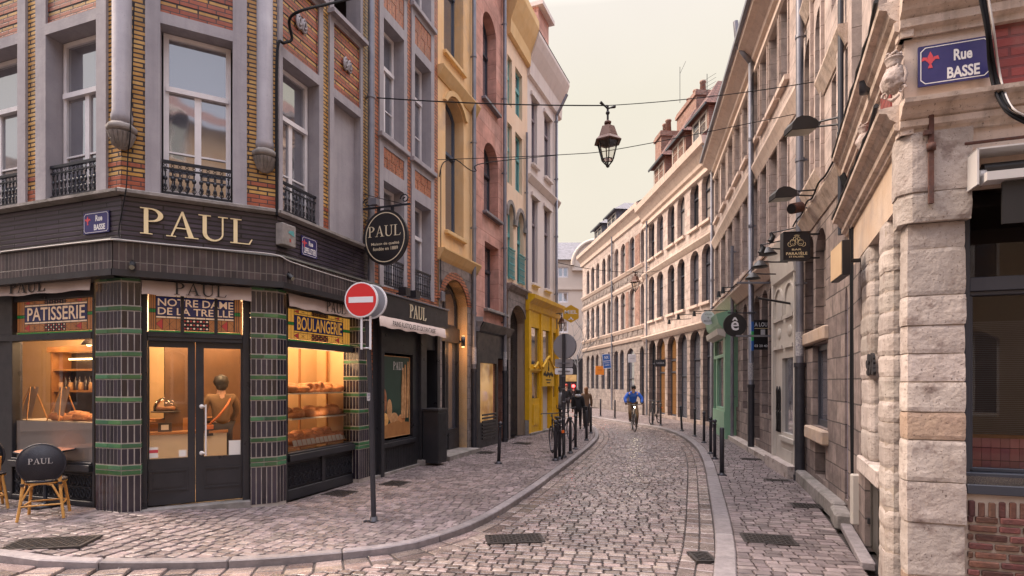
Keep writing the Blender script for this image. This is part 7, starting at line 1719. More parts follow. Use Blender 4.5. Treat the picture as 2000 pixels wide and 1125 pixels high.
s.build('pole', t); zc = CH+(HY-676)/FPX*gy; s = MB(mm['sign_grey']); disc(s, (.02,.06,zc), Vector((-.5,-.86,0)), .29, .02, mm['sign_grey']); disc(s, (.028,.075,zc), Vector((-.5,-.86,0)), .30, .02, mm['zinc']); s.build('round_plate', t)
for (ya,yb,m_) in ((701,717,'sign_grey'),(719,731,'sign_white')):
    z1, z0 = CH+(HY-ya)/FPX*gy, CH+(HY-yb)/FPX*gy; s = MB(mm[m_]); s.prism([(-.2,z0+.02),(-.18,z0),(.2,z0),(.22,z0+.02),(.22,z1-.02),(.2,z1),(-.18,z1),(-.2,z1-.02)], .045, .06); s.box(-.13,.15,.03,.045,(z0+z1)/2-.012,(z0+z1)/2+.012,mm['zinc']); s.build('rectangular_plate', t)
gx, gy = G(1120,800); t = thing('traffic_light', 'traffic light glowing red at the far end of the street', 'traffic light', (gx,gy,0)); zc = CH+(HY-754)/FPX*gy
s = MB(mm['metal_dark']); s.tube([(0,0,0),(0,0,zc-.4)], .05, 8); s.build('pole', t); s = MB(mm['sign_black']); s.box(-.14,.14,0,.2,zc-.75,zc+.22); s.build('housing', t)
s = MB(mm['red_light']); s.lathe([(.105,0),(.08,-.05),(.03,-.07)], (0,0,zc), 14, ax='y'); s.build('red_lens', t); s = MB(mm['lens']); s.lathe([(.07,0),(.05,-.02)], (0,0,zc-.28), 10, ax='y'); s.lathe([(.07,0),(.05,-.02)], (0,0,zc-.55), 10, ax='y'); s.build('dark_lens', t)
light(gx,gy-.3,zc,8,(1,.05,.03),.1,'traffic_light_glow')
# ---- hanging oval sign
f = F3; u = f.U(706); zc = 1.75+(HY-461)/FPX*9.44; zb = 1.75+(HY-400)/FPX*9.44; x, yy = f.W(u,0); t = thing('hanging_oval_sign', 'black oval hanging sign lettered PAUL on a scrolled iron bracket', 'hanging sign', (x,yy,0), f.a)
# local -y is outward from the wall; the plate lies in the local yz plane, facing -x (towards the viewer)
s = MB(mm['iron']); s.box(-.012,.012,-.97,0,zb-.015,zb+.015); s.box(-.02,.02,-.02,0,zb-.25,zb+.3)
for y0 in (-.12,-.86): s.tube([(0,y0+.09*(1-k/16)*cos(k*.62),zb+.1+.09*(1-k/16)*sin(k*.62)) for k in range(14)], .012, 5)
s.bar((0,0,zb+.28),(0,-.8,zb+.02),.007)
for y0 in (-.35,-.62): s.box(-.008,.008,y0-.03,y0+.03,zc+.4,zb)
s.build('bracket', t)
def oval(r1, r2, m, x0, x1, mb=None):
    mb = mb or MB(m); n = 40; P = [(-.49+r1*cos(2*pi*k/n), zc+r2*sin(2*pi*k/n)) for k in range(n)]
    mb.add([(x0,y,z) for y,z in P]+[(x1,y,z) for y,z in P], [tuple(range(n)), tuple(range(2*n-1,n-1,-1))]+[(k+n,(k+1)%n+n,(k+1)%n,k) for k in range(n)], m); return mb
o = oval(.435,.475,mm['sign_black'],-.03,.03).build('plate', t)
s = MB(mm['cream_letter']); n = 48
for xx in (-.032,.032):
    P = [(xx,-.49+a*cos(2*pi*k/n),zc+b*sin(2*pi*k/n)) for a,b in ((.385,.43),(.37,.415)) for k in range(n)]; s.add(P, [(k,(k+1)%n,(k+1)%n+n,k+n) for k in range(n)])
s.build('oval_border', o)
def side_text(mb, fn, x):   # letters built in the xz plane, then turned to face -x with reading direction -y .. seen from the viewer's side
    tmp = MB(mb.m); fn(tmp); mb.add([(x+yv, -xv, zv) for xv,yv,zv in tmp.v], tmp.f, mb.m)
s = MB(mm['cream_letter'])
side_text(s, lambda m: (paul(m, .16, .80, zc+.015, zc+.20, -.0, th=.003), text(m, 'Maison de qualité', .22, .77, zc-.145, zc-.085, -.001), text(m, 'fondée en 1889', .255, .745, zc-.225, zc-.165, -.001)), -.033)
s.build('lettering', o)
s = MB(mm['zinc']); s.box(-.1,.0,-.36,-.2,zb+.03,zb+.14); s.build('spotlight', t)
# ---- street name plates
plate('street_name_plate', 'small blue enamel plate reading Rue BASSE on the dark bakery fascia', F1, (165,214.5), (418,459), -.005, [('Rue',.48,.75,.56,.84),('BASSE',.42,.86,.14,.42)])
plate('street_name_plate', 'narrow blue enamel plate reading Rue LEPELLETIER beside the meter box', F3, (588,618), (459,497), -.005, [('Rue',.45,.72,.56,.82),('LEPELLETIER',.14,.92,.14,.44)])
plate('street_name_plate', 'large blue enamel plate reading Rue BASSE on the right stone corner', r14, (1792,1936), (94,172), -.03, [('Rue',.49,.74,.52,.80),('BASSE',.40,.84,.10,.38)])
# meter box and spotlights on the bakery
f = F3; u0, u1 = f.U(549,-.1), f.U(575,-.1); z1, z0 = f.Z(549,434,-.1), f.Z(549,477,-.1); x, yy = f.W(u0,0)
t = thing('meter_box', 'grey concrete meter box with teal graffiti on the bakery fascia', 'meter box', (x,yy,z0), f.a); w = u1-u0; h = z1-z0
s = MB(mm['ledge_stone']); s.box(0,w,-.13,0,0,h); s.build('box', t, bevel=.01); s = MB(mm['frame_turq']); s.prism([(w*.4,h*.6),(w*.85,h*.5),(w*.8,h*.75),(w*.5,h*.72)], -.134, -.13); s.box(w*.5,w*.6,-.133,-.13,h*.2,h*.35,mm['coat_red']); s.build('graffiti', t)
for f, px, py, lab in ((F2,258,521,'small white and black spotlight under the tiled course near the left pier'),(F3,568,543,'small dark spotlight under the tiled course above the boulangerie window')):
    x, yy = f.W(f.U(px,-.2),-.2); z = f.Z(px,py,-.2); t = thing('spotlight', lab, 'spotlight', (x,yy,z), f.a, 'spotlights on the bakery')
    s = MB(mm['lamp_black']); s.tube([(0,.05,.05),(0,-.03,-.01)], .035, 10); s.box(-.012,.012,.02,.06,.03,.09); s.build('housing', t); s = MB(mm['lens']); s.tube([(0,-.032,-.012),(0,-.036,-.014)], .03, 10); s.build('lens', t)
# ---- cables
def cable(name, label, pts, r=.012, m='cable', group=None, sag=0, n=16):
    if len(pts) == 2 and n:
        a, b = Vector(pts[0]), Vector(pts[1]); pts = [a.lerp(b,k/n)-Vector((0,0,sag*4*(k/n)*(1-k/n))) for k in range(n+1)]
    s = MB(mm[m]); s.tube(pts, r, 6); o = s.build(name); return tag(o, label, 'cable', group)
def at3(f, px, py, y=0): u = f.U(px,y); x, yy = f.W(u,y); return (x,yy,f.Z(px,py,y))
def smoothpts(P, k=6): 
    P = [Vector(p) for p in P]; out = []
    for i in range(len(P)-1):
        p0,p1,p2,p3 = P[max(0,i-1)],P[i],P[i+1],P[min(len(P)-1,i+2)]
        for j in range(k): t = j/k; out.append(.5*((2*p1)+(p2-p0)*t+(2*p0-5*p1+4*p2-p3)*t*t+(3*p1-p0-3*p2+p3)*t**3))
    return out+[P[-1]]
YL = 10.6; hook = Vector(((1187-CXP)/FPX*YL, YL, CH+(HY-206)/FPX*YL))
cable('span_wire', 'thin wire from the red brick house to the big hanging lantern', [at3(g2,736,191), hook], .011, sag=.04)
cable('span_wire', 'thin wire from the big hanging lantern to the right hand houses', [hook, at3(r12,1590,160,-.05)], .007, sag=.05)
cable('span_wire', 'thin slack wire crossing the street below the lantern hook', smoothpts([at3(g2,855,312,-.02), ((1100-CXP)/FPX*11.3,11.3,CH+(HY-302)/FPX*11.3), ((1225-CXP)/FPX*11,11,CH+(HY-288)/FPX*11), at3(r10,1552,223,-.05)]), .007)
cable('looped_cable', 'black cable hanging in a loop between the yellow and pink houses', smoothpts([at3(g3,858,345,-.05),at3(g3,866,318,-.05),at3(g3,890,312,-.15),at3(g3,915,330,-.2),at3(g4,930,334,-.2),at3(g4,948,318,-.2),at3(g6,1090,303,-.1)]), .012)
cable('thick_cable', 'thick black cable rising from the bakery corner across the top of the picture', smoothpts([at3(F3,541,420,-.06),at3(F3,540,250,-.06),at3(F3,542,95,-.08),at3(F3,555,84,-.1),at3(F3,570,76,-.12),at3(F3,565,40,-.16),at3(F3,585,22,-.4),at3(F3,640,8,-.5),at3(F3,710,-8,-.6)]), .02)
cable('white_cable', 'thin white cable lying along the soldier course of the bakery', smoothpts([at3(F1,2,492,-.19),at3(F1,120,478,-.19),at3(F1,215,468,-.2),at3(F2,250,470,-.2),at3(F2,330,478,-.2),at3(F2,440,488,-.2),at3(F2,535,497,-.21),at3(F3,570,512,-.2),at3(F3,640,535,-.2),at3(F3,700,553,-.2)]), .008, 'cable_white')
cable('thin_cable', 'thin black cable down the left corner pilaster of the bakery', smoothpts([at3(F2,262,5,-.14),at3(F2,255,245,-.18),at3(F2,250,300,-.06),at3(F2,246,370,-.11),at3(F2,232,450,-.02),at3(F2,240,472,-.1)]), .007)
P = [at3(r14,1915,-30,-.24),at3(r14,1930,60,-.22),at3(r14,1938,120,-.10),at3(r14,1948,170,-.10),at3(r14,1968,215,-.24),at3(r14,2010,236,-.22)]
for k in range(5):
    off = Vector((.026*cos(k*1.3),.0,.026*sin(k*1.3))); cable('cable_bundle', 'bundle of black cables draped over the right stone corner', smoothpts([Vector(p)+off*(1+.4*sin(i*2+k)) for i,p in enumerate(P)]), .008, group='cables on the right stone corner') if k else cable('cable_bundle', 'bundle of black cables draped over the right stone corner', smoothpts(P), .010, group='cables on the right stone corner')
cable('pale_cable', 'single pale cable among the black bundle on the right corner', smoothpts([Vector(p)+Vector((.02,-.02,.0)) for p in P]), .007, 'cable_white')
# ---- lanterns
def lantern(label, loc, s, hookh=.28, gl=True, rz=.5):
    t = thing('street_lantern', label, 'lantern', loc, rz, 'hanging street lanterns'); z = 0
    m = MB(mm['lamp_black']); m.tube([(0,0,0),(0,0,-hookh*s)], .02*s, 8); m.ball((0,0,-.5*hookh*s), .04*s, 8); m.tube([(-.17*s,0,.02*s),(-.06*s,0,-.03*s),(0,0,-.06*s),(.06*s,0,-.03*s),(.17*s,0,.02*s)], [.03*s,.015*s,.02*s,.015*s,.03*s], 6); m.build('hook', t)
    z0 = -hookh*s; m = MB(mm['lantern_brown']); m.lathe([(.03*s,z0),(.07*s,z0-.03*s),(.07*s,z0-.06*s),(.04*s,z0-.08*s),(.09*s,z0-.11*s),(.13*s,z0-.13*s),(.2*s,z0-.33*s),(.22*s,z0-.35*s),(.27*s,z0-.40*s),(.27*s,z0-.415*s),(.19*s,z0-.42*s)], (0,0,0), 6, smooth=False); m.build('canopy', t)
    m = MB(mm['lamp_black']); a0, a1, a2 = z0-.42*s, z0-.74*s, z0-.84*s
    for k in range(6):
        a = 2*pi*k/6; b = 2*pi*(k+1)/6; p = lambda r,z,a: (r*cos(a)*s,r*sin(a)*s,z)
        m.tube([p(.2,a0,a),p(.115,a1,a),p(.03,a2,a)], .011*s, 5); m.tube([p(.115,a1,a),p(.115,a1,b)], .009*s, 5)
    m.lathe([(.03*s,a2),(.035*s,a2-.03*s),(.01*s,a2-.05*s)], (0,0,0), 8); m.build('cage', t)
    m = MB(mm['glass_lantern']); m.lathe([(.19*s,a0),(.112*s,a1)], (0,0,0), 6, smooth=False); m.build('glass', t)
    return t
lantern('large brown and black street lantern hanging from a wire high over the street', tuple(hook), 1.02)
Y2 = 27.5; h2_ = Vector(((1241-CXP)/FPX*Y2,Y2,CH+(HY-531)/FPX*Y2)); lantern('smaller black lantern hanging above the cyclist before the stone houses', tuple(h2_), 1.02, .1)
cable('span_wire', 'distant wire carrying the smaller lantern across the street', [at3(g6,1086,512), h2_], .012, sag=.12); cable('span_wire', 'distant wire from the smaller lantern to the far stone house', [h2_, at3(r9,1290,528,-.05)], .01, sag=.05)
Y3 = 20.5; x3 = (1097-CXP)/FPX*Y3; z3 = CH+(HY-614)/FPX*Y3; lantern('small black lantern under the hexagonal honey sign', (x3,Y3,z3), .62, .12)
# MIEL sign with its arm
gy = 20.3; cx = (1115-CXP)/FPX*gy; cz = CH+(HY-613)/FPX*gy; t = thing('honey_sign', 'mustard yellow hexagonal sign reading MIEL with a white bee', 'hanging sign', (cx,gy,cz))
r = .33; s = MB(mm['miel_yellow']); s.prism([(r*sin(2*pi*k/6)*-1, r*cos(2*pi*k/6)) for k in range(6)], -.02, .02); o = s.build('plate', t)
s = MB(mm['sign_white']); text(s, 'MIEL', -.23, .23, .0, .13, -.022); s.ball((0,-.022,-.16), (.03,.004,.05), 8); s.prism([(0,-.15),(-.10,-.2),(-.07,-.24),(0,-.17)], -.024, -.02); s.prism([(0,-.15),(0,-.17),(.07,-.24),(.10,-.2)], -.024, -.02); s.build('lettering', o)
s = MB(mm['iron']); s.tube([(-.5,.05,.02),(-.3,.05,.02)], .012, 6); s.tube([(-.52,.05,.0),(-.5,.05,.02),(-.3,.02,.02)], .014, 6); s.tube([(x3-cx,Y3-gy,z3-cz),(x3-cx,.05,.02),(-.55,.1,.02)], .012, 6); s.build('bracket', t)
# ---- right side signs and lamps
def wall_out(f, px, py, y): return Vector(at3(f,px,py,y))
# bar sign: box perpendicular to the wall
gy = 8.55; x0, x1 = (1531-CXP)/FPX*gy, (1581-CXP)/FPX*gy; z0, z1 = CH+(HY-507)/FPX*gy, CH+(HY-452)/FPX*gy
t = thing('bar_sign', 'black box sign with gold crest reading BAR PARALLELE ET FALAFEL', 'hanging sign', ((x0+x1)/2,gy,(z0+z1)/2), -.12); w = (x1-x0)/2; h = (z1-z0)/2
s = MB(mm['sign_black']); s.box(-w,w,0,.14,-h,h); o = s.build('box', t, bevel=.004); s = MB(mm['lamp_black'])
for (a,b,c,d) in ((-w,w,-h,-h+.012),(-w,w,h-.012,h),(-w,-w+.012,-h,h),(w-.012,w,-h,h)): s.box(a,b,-.006,0,c,d)
s.box(w,w+.16,.05,.09,-h*.9,-h*.8); s.box(w,w+.16,.05,.09,h*.8,h*.9); s.build('frame', t)
s = MB(mm['gold']); text(s, 'BAR', -.07, .07, -.075, -.048, -.002); text(s, 'PARA//ÈLE', -.155, .155, -.145, -.092, -.002); text(s, 'ET FALAFEL', -.11, .11, -.185, -.16, -.002)
for q in (-1,1):
    for (a,b,r1,r2,a0,a1) in ((.055,.045,.045,.05,0,360),(.05,.05,.025,.03,40,320),(.10,.02,.03,.035,200,420),(.03,.10,.02,.03,0,300),(.0,.06,.02,.05,0,180)):
        s.tube([(q*(a+r1*cos(radians(a0+(a1-a0)*k/10))), -.003, b+r2*sin(radians(a0+(a1-a0)*k/10))) for k in range(11)], .003, 4)
for k in range(5): a = radians(50+20*k); s.tube([(.03*cos(a),-.003,.12+.02*sin(a)),(.055*cos(a),-.003,.12+.05*sin(a))], .003, 4)
s.build('lettering', o)
# black gallery lamps along the cornice
def gooseneck(label, wallp, headp, r=.11):
    w_, h_ = Vector(wallp), Vector(headp); t = thing('cornice_lamp', label, 'lamp', tuple(h_), 0, 'black lamps along the right hand cornice'); d = w_-h_
    s = MB(mm['lamp_black']); s.tube([tuple(d), tuple(d*.4+Vector((0,0,.03))), (0,0,.06)], .014, 6); s.build('arm', t)
    s = MB(mm['lamp_black']); s.lathe([(.03,.08),(.06,.06),(r,-.03),(r*1.1,-.045)], (0,0,0), 14); s.build('shade', t)
for px, py, gy, dx, lab in ((1500,492,9.6,.35,'black shaded lamp on the cornice nearest the bar sign'),(1484,517,10.4,.35,'second black shaded lamp down from the bar sign'),(1470,540,11.3,.35,'third black shaded lamp down from the bar sign')):
    h_ = Vector(((px-CXP)/FPX*gy,gy,CH+(HY-py)/FPX*gy)); gooseneck(lab, h_+Vector((dx+.3,0,.05)), h_, .14)
for px, py, gy, lab in ((1507,462,9.2,'small black lamp angled toward the bar sign, upper one'),(1488,485,9.3,'small black lamp angled toward the bar sign, lower one')):
    h_ = Vector(((px-CXP)/FPX*gy,gy,CH+(HY-py)/FPX*gy)); t = thing('arm_lamp', lab, 'lamp', tuple(h_), 0, 'arm lamps lighting the bar sign')
    s = MB(mm['lamp_black']); s.tube([(0,0,.06),(.3,-.2,.09)], .01, 6); s.build('arm', t); s = MB(mm['lamp_black']); s.tube([(-.02,0,.07),(.02,0,.0),(-.02,0,-.08)], [.02,.045,.05], 8); s.build('head', t)
# two black floodlights on twin arms
for px, py, gy, wf, wp, sc, lab in ((1565,248,7.7,r12,(1646,236),1.0,'upper black floodlight on twin arms from the right hand wall'),(1529,381,8.9,r12,(1597,378),.95,'lower black floodlight on twin arms from the right hand wall')):
    h_ = Vector(((px-CXP)/FPX*gy,gy,CH+(HY-py)/FPX*gy)); w_ = Vector(at3(wf,wp[0],wp[1]))-h_; t = thing('floodlight', lab, 'floodlight', tuple(h_), 0, 'floodlights on the right hand wall')
    s = MB(mm['lamp_black']); n = 10; P = [(-.19,-.09),(.17,-.06),(.18,.02),(.14,.06),(.05,.10),(-.05,.105),(-.13,.07),(-.18,.0)]; s.prism([(a*sc,b*sc) for a,b in P], -.12, .12); s.prism([(.14,.02),(.24,.0),(.26,.05),(.2,.08)], -.03, .03); s.build('housing', t, bevel=.01)
    s = MB(mm['lens']); s.add([(-.18*sc,-.11,-.092*sc),(.15*sc,-.11,-.068*sc),(.15*sc,.11,-.068*sc),(-.18*sc,.11,-.092*sc)], [(0,3,2,1)]); s.build('lens', t)
    s = MB(mm['lamp_black']); s.tube([(.2,0,.06),tuple(w_+Vector((0,0,.06)))], .014, 5); s.tube([(.2,0,.0),tuple(w_+Vector((0,0,-.04)))], .014, 5); s.ball((.22,0,.03), .04, 8, mm['zinc']); s.build('twin_arms', t)
# drum speaker, blank light box, cylinder lamp
gy = 8.9; c = Vector(((1554-CXP)/FPX*gy,gy,CH+(HY-406)/FPX*gy)); t = thing('wall_speaker', 'small rusty brown drum speaker below the lower floodlight', 'speaker', tuple(c)); s = MB(mm['rust']); s.tube([(-.09,-.05,-.03),(.1,.05,.03)], .085, 14); s.build('drum', t); s = MB(mm['lamp_black']); s.tube([(-.094,-.052,-.031),(-.1,-.055,-.033)], .075, 14); s.tube([(.05,0,0),(.25,.05,.02)], .012, 5, mm['zinc']); s.build('grille', t)
f = r12; y = -.38; u0, u1 = f.U(1623,y), f.U(1645,y); z1, z0 = f.Z(1623,490,y), f.Z(1623,553,y); x, yy = f.W(u0,y); t = thing('blank_sign_box', 'blank beige sign box with black sides above the blue grey door', 'sign', (x,yy,z0), f.a)
s = MB(mm['sign_black']); s.box(0,u1-u0,.0,.08,0,z1-z0); s.box(.1,.14,.08,.38,.2,.24); s.build('box', t, bevel=.004); s = MB(mm['beige_panel']); s.box(.012,u1-u0-.012,-.006,0,.012,z1-z0-.012); s.build('face', t)
x, yy, z = at3(r13,1691,152,-.1); t = thing('cylinder_lamp', 'dark cylindrical wall lamp high beside the upper cornice', 'lamp', (x,yy,z), r13.a); s = MB(mm['frame_dark']); s.lathe([(.055,-.14),(.055,.14)], (0,0,0), 16); s.box(-.02,.02,0,.1,-.02,.02); s.build('housing', t)
# letters and round signs further down
def round_sign(label, px, py, gy, r, m, lm, txt, barlen=.5, frac=None, rz=0):
    c = Vector(((px-CXP)/FPX*gy,gy,CH+(HY-py)/FPX*gy)); t = thing('round_sign', label, 'hanging sign', tuple(c), rz); s = MB(mm[m]); disc(s, (0,-.015,0), (0,-1,0), r, .03, mm[m]); o = s.build('plate', t)
    s = MB(mm[lm]); 
    for a in txt: text(s, *a, -.018)
    s.build('lettering', o); s = MB(mm['iron']); s.tube([(-r*.6,0,r*1.06),(barlen,0,r*1.06)], .014, 6); s.bar((0,0,r),(0,0,r*1.06),.02); s.build('bracket', t); return t
round_sign('black disc sign with a white letter e under a circumflex', 1435, 635, 12.2, .255, 'sign_black', 'sign_white', [('ê',-.085,.085,-.12,.17)], .45)
c = round_sign('round white sign hanging beside the green shop cornice', 1383, 621, 18.2, .23, 'sign_white', 'sign_grey', [('MALEN',-.14,.14,-.13,-.07),('+',-.04,.04,-.03,.05),('ATELIER',-.12,.12,.09,.14)], .7)
gy = 13.3; x0, x1 = (1468-CXP)/FPX*gy, (1468+44-CXP)/FPX*gy; z1, z0 = CH+(HY-625)/FPX*gy, CH+(HY-683)/FPX*gy; t = thing('for_rent_sign', 'black to let board reading A LOUER with blue and green edge', 'sign', (x0,gy,z0)); w = x1-x0; h = z1-z0
s = MB(mm['sign_black']); s.box(.05,w,0,.03,0,h); o = s.build('board', t); s = MB(mm['sign_blue']); s.box(0,.05,-.002,.03,-.02,h*.3); s.box(0,.05,-.002,.03,h*.62,h-.04); s.box(0,.05,-.002,.03,h*.3,h*.62,mm['sign_green']); s.build('side_band', t)
s = MB(mm['sign_white']); text(s, 'A LOUER', .07, w-.04, h*.78, h*.92, -.002); text(s, '03 20 400', .07, w-.12, h*.09, h*.17, -.002)
for k in range(6): s.box(.22+k*.018,.232+k*.018,-.002,0,h*.5,h*.68)
s.build('lettering', o); s = MB(mm['gold']); s.box(.07,w-.05,-.002,0,h*.71,h*.725); s.build('yellow_rule', o)
for (pa,pb,py,gy_,lab) in ((1438,1502,656,12.0,'grey bar jutting from the wall under the letter e sign'),(1440,1501,552,12.0,'grey bar jutting from the wall above the letter e sign')):
    z = CH+(HY-py)/FPX*gy_; s = MB(mm['zinc']); s.box(0,(pb-pa)/FPX*gy_+.3,0,.03,-.02,.02); o = s.build('wall_bar', loc=((pa-CXP)/FPX*gy_,gy_,z)); tag(o, lab, 'bar', 'empty sign bars on the right hand wall')
a, b = Vector(((1480-CXP)/FPX*10.5,10.5,CH+(HY-582)/FPX*10.5)), Vector(at3(r10,1556,595,0)); s = MB(mm['sign_black']); s.tube([a,b],.022,4); o = s.build('wall_bar'); tag(o, 'black slanting bar jutting out beside the cream shopfront', 'bar', 'empty sign bars on the right hand wall')
def flat_sign(name, label, pa, pb, ya, yb, gy, m, rot=0, txt=(), lm='sign_white', arm=.3, armz=.0):
    w = (pb-pa)/FPX*gy; h = (yb-ya)/FPX*gy; c = (((pa+pb)/2-CXP)/FPX*gy, gy, CH+(HY-(ya+yb)/2)/FPX*gy); t = thing(name, label, 'hanging sign', c, 0, None); t.rotation_euler = (0,rot,0)
    s = MB(mm[m]); s.box(-w/2,w/2,-.015,.015,-h/2,h/2); o = s.build('plate', t, bevel=.004); s = MB(mm[lm]); 
    for q in txt: text(s, q[0], w*q[1], w*q[2], h*q[3], h*q[4], -.018)
    if lm == 'sign_white' and m == 'sign_blue':
        for (a,b,c_,d) in ((-.5,.5,-.5,-.46),(-.5,.5,.46,.5),(-.5,-.45,-.5,.5),(.45,.5,-.5,.5)): s.box(w*a,w*b,-.018,-.015,h*c_,h*d)
    if s.v: s.build('lettering', o)
    s = MB(mm['iron']); s.tube([(w/2-.05,0,h/2+.03),(w/2+arm,0,h/2+.03)], .014, 5); s.bar((w/2-.05,0,h/2),(w/2-.05,0,h/2+.03),.01); s.build('bracket', t); return t
flat_sign('blue_sign', 'tilted blue and white shop sign on the far stone house', 1177,1193,691,720,33,'sign_blue',-.09,[('NIX',-.25,.25,.16,.36),('_____',-.4,.4,-.0,.04),('boutique',-.3,.3,-.15,-.06),('atelier',-.3,.3,-.3,-.2)],arm=.5)
flat_sign('orange_sign', 'square orange shop sign on the far stone house', 1163,1180,715,732,35,'sign_orange',.02,[('lunch',-.25,.25,.0,.14)],lm='coat_red',arm=.7)
flat_sign('white_sign', 'small square white shop sign on an arm just above the cyclist', 1227,1242,692,708,29.5,'sign_white',0,[('CASA',-.3,.3,-.05,.05)],lm='sign_grey',arm=.8)
flat_sign('grey_sign', 'small dark grey sign with pale letters beside the cyclist', 1279,1300,702,716,25.5,'metal_dark',0,[('S H K A R',-.35,.35,-.12,.12)],arm=.5)
for (px,py,gy_,lab) in ((1307,628,22.5,'small black spotlight on the arm left of the round white sign, far one'),(1325,618,21.5,'small black spotlight on the arm left of the round white sign, near one'),(1356,612,20,'small black spotlight just left of the round white sign'),(1404,574,17,'small black spotlight above the letter e sign, lower one'),(1412,566,16,'small black spotlight above the letter e sign, upper one')):
    c = (((px-CXP)/FPX*gy_),gy_,CH+(HY-py)/FPX*gy_); t = thing('arm_spotlight', lab, 'spotlight', c, 0, 'arm spotlights along the right hand houses'); s = MB(mm['lamp_black']); s.tube([(0,0,.08),(0,0,-.1)], [.04,.07], 8); s.build('head', t); s = MB(mm['lamp_black']); s.tube([(0,0,.06),(.9,.05,.12)], .014, 5); s.build('arm', t)
# beige duct by the door, black cabinet by the brick house
x, yy, z = at3(r12,1671,1030,-.12); s = MB(mm['cream_paint']); s.box(-.04,.05,-.05,.05,.12,.70); o = s.build('cable_duct', loc=(x,yy,0), rz=r12.a, bevel=.015); tag(o, 'short beige duct box standing on the stone step by the door', 'duct')
x, yy = g2.W(g2.U(852,-.3),-.28); t = thing('black_cabinet', 'black slatted cabinet beside the second bakery door', 'cabinet', (x,yy,0), g2.a); s = MB(mm['shop_black']); s.box(-.2,.22,-.16,.2,.05,1.15); s.box(-.22,.24,-.18,.22,1.15,1.2); s.build('body', t, bevel=.006); s = MB(mm['shop_black'])
for k in range(8): s.box(-.18+.05*k,-.15+.05*k,-.175,-.16,.1,1.1)
s.build('slats', t)
# covers and gratings let into the paving
def cover(label, px, py, w, d, rz, name='drain_cover', z=0.006, road=False):
    gx, gy = GG(px,py); t = thing(name, label, 'drain cover', (gx,gy,gz(gx,gy)+z-(.058 if road else 0)), rz, 'iron covers in the paving'); s = MB(mm['cast_iron']); s.box(-w/2,w/2,-d/2,d/2,-.03,.0); s.build('frame', t); s = MB(mm['cast_iron']); n = max(4,int(w/.05))
    for i in range(n):
        for j in range(max(3,int(d/.05))): 
            k = max(3,int(d/.05)); x = -w/2+.03+(w-.06)*(i+.5)/n; y = -d/2+.03+(d-.06)*(j+.5)/k; s.box(x-.016,x+.016,y-.007 if (i+j)%2 else y-.016,y+.007 if (i+j)%2 else y+.016,-.004,.006)
    s.build('tread_pattern', t)
cover('square iron cover on the left pavement by the rattan chair', 98, 1060, .75, .42, F2.a-.3); cover('iron cover on the pavement under the boulangerie window', 664, 963, .42, .42, F3.a); cover('iron cover on the pavement before the poster window', 772, 944, .42, .4, F3.a)
cover('large iron grating in the road before the bend', 1005, 1043, .66, .36, .12, road=True, z=.012); cover('square iron cover in the nearest part of the right pavement', 1500, 1053, .55, .4, -.25); cover('iron cover on the right pavement by the stone step', 1583, 988, .5, .3, -.3)
cover('narrow grating across the right pavement by the cream shop', 1518, 938, .42, .2, -.3, 'drain_grating'); cover('small iron cover further down the right pavement', 1470, 897, .5, .3, -.25); cover('iron gully grate in the right gutter', 1371, 1077, .22, .32, 0, 'gully_grate', road=True, z=.012); cover('small iron cover before the yellow shop', 1020, 866, .5, .5, F3.a); cover('small iron cover before the black shopfront', 948, 884, .45, .45, F3.a)
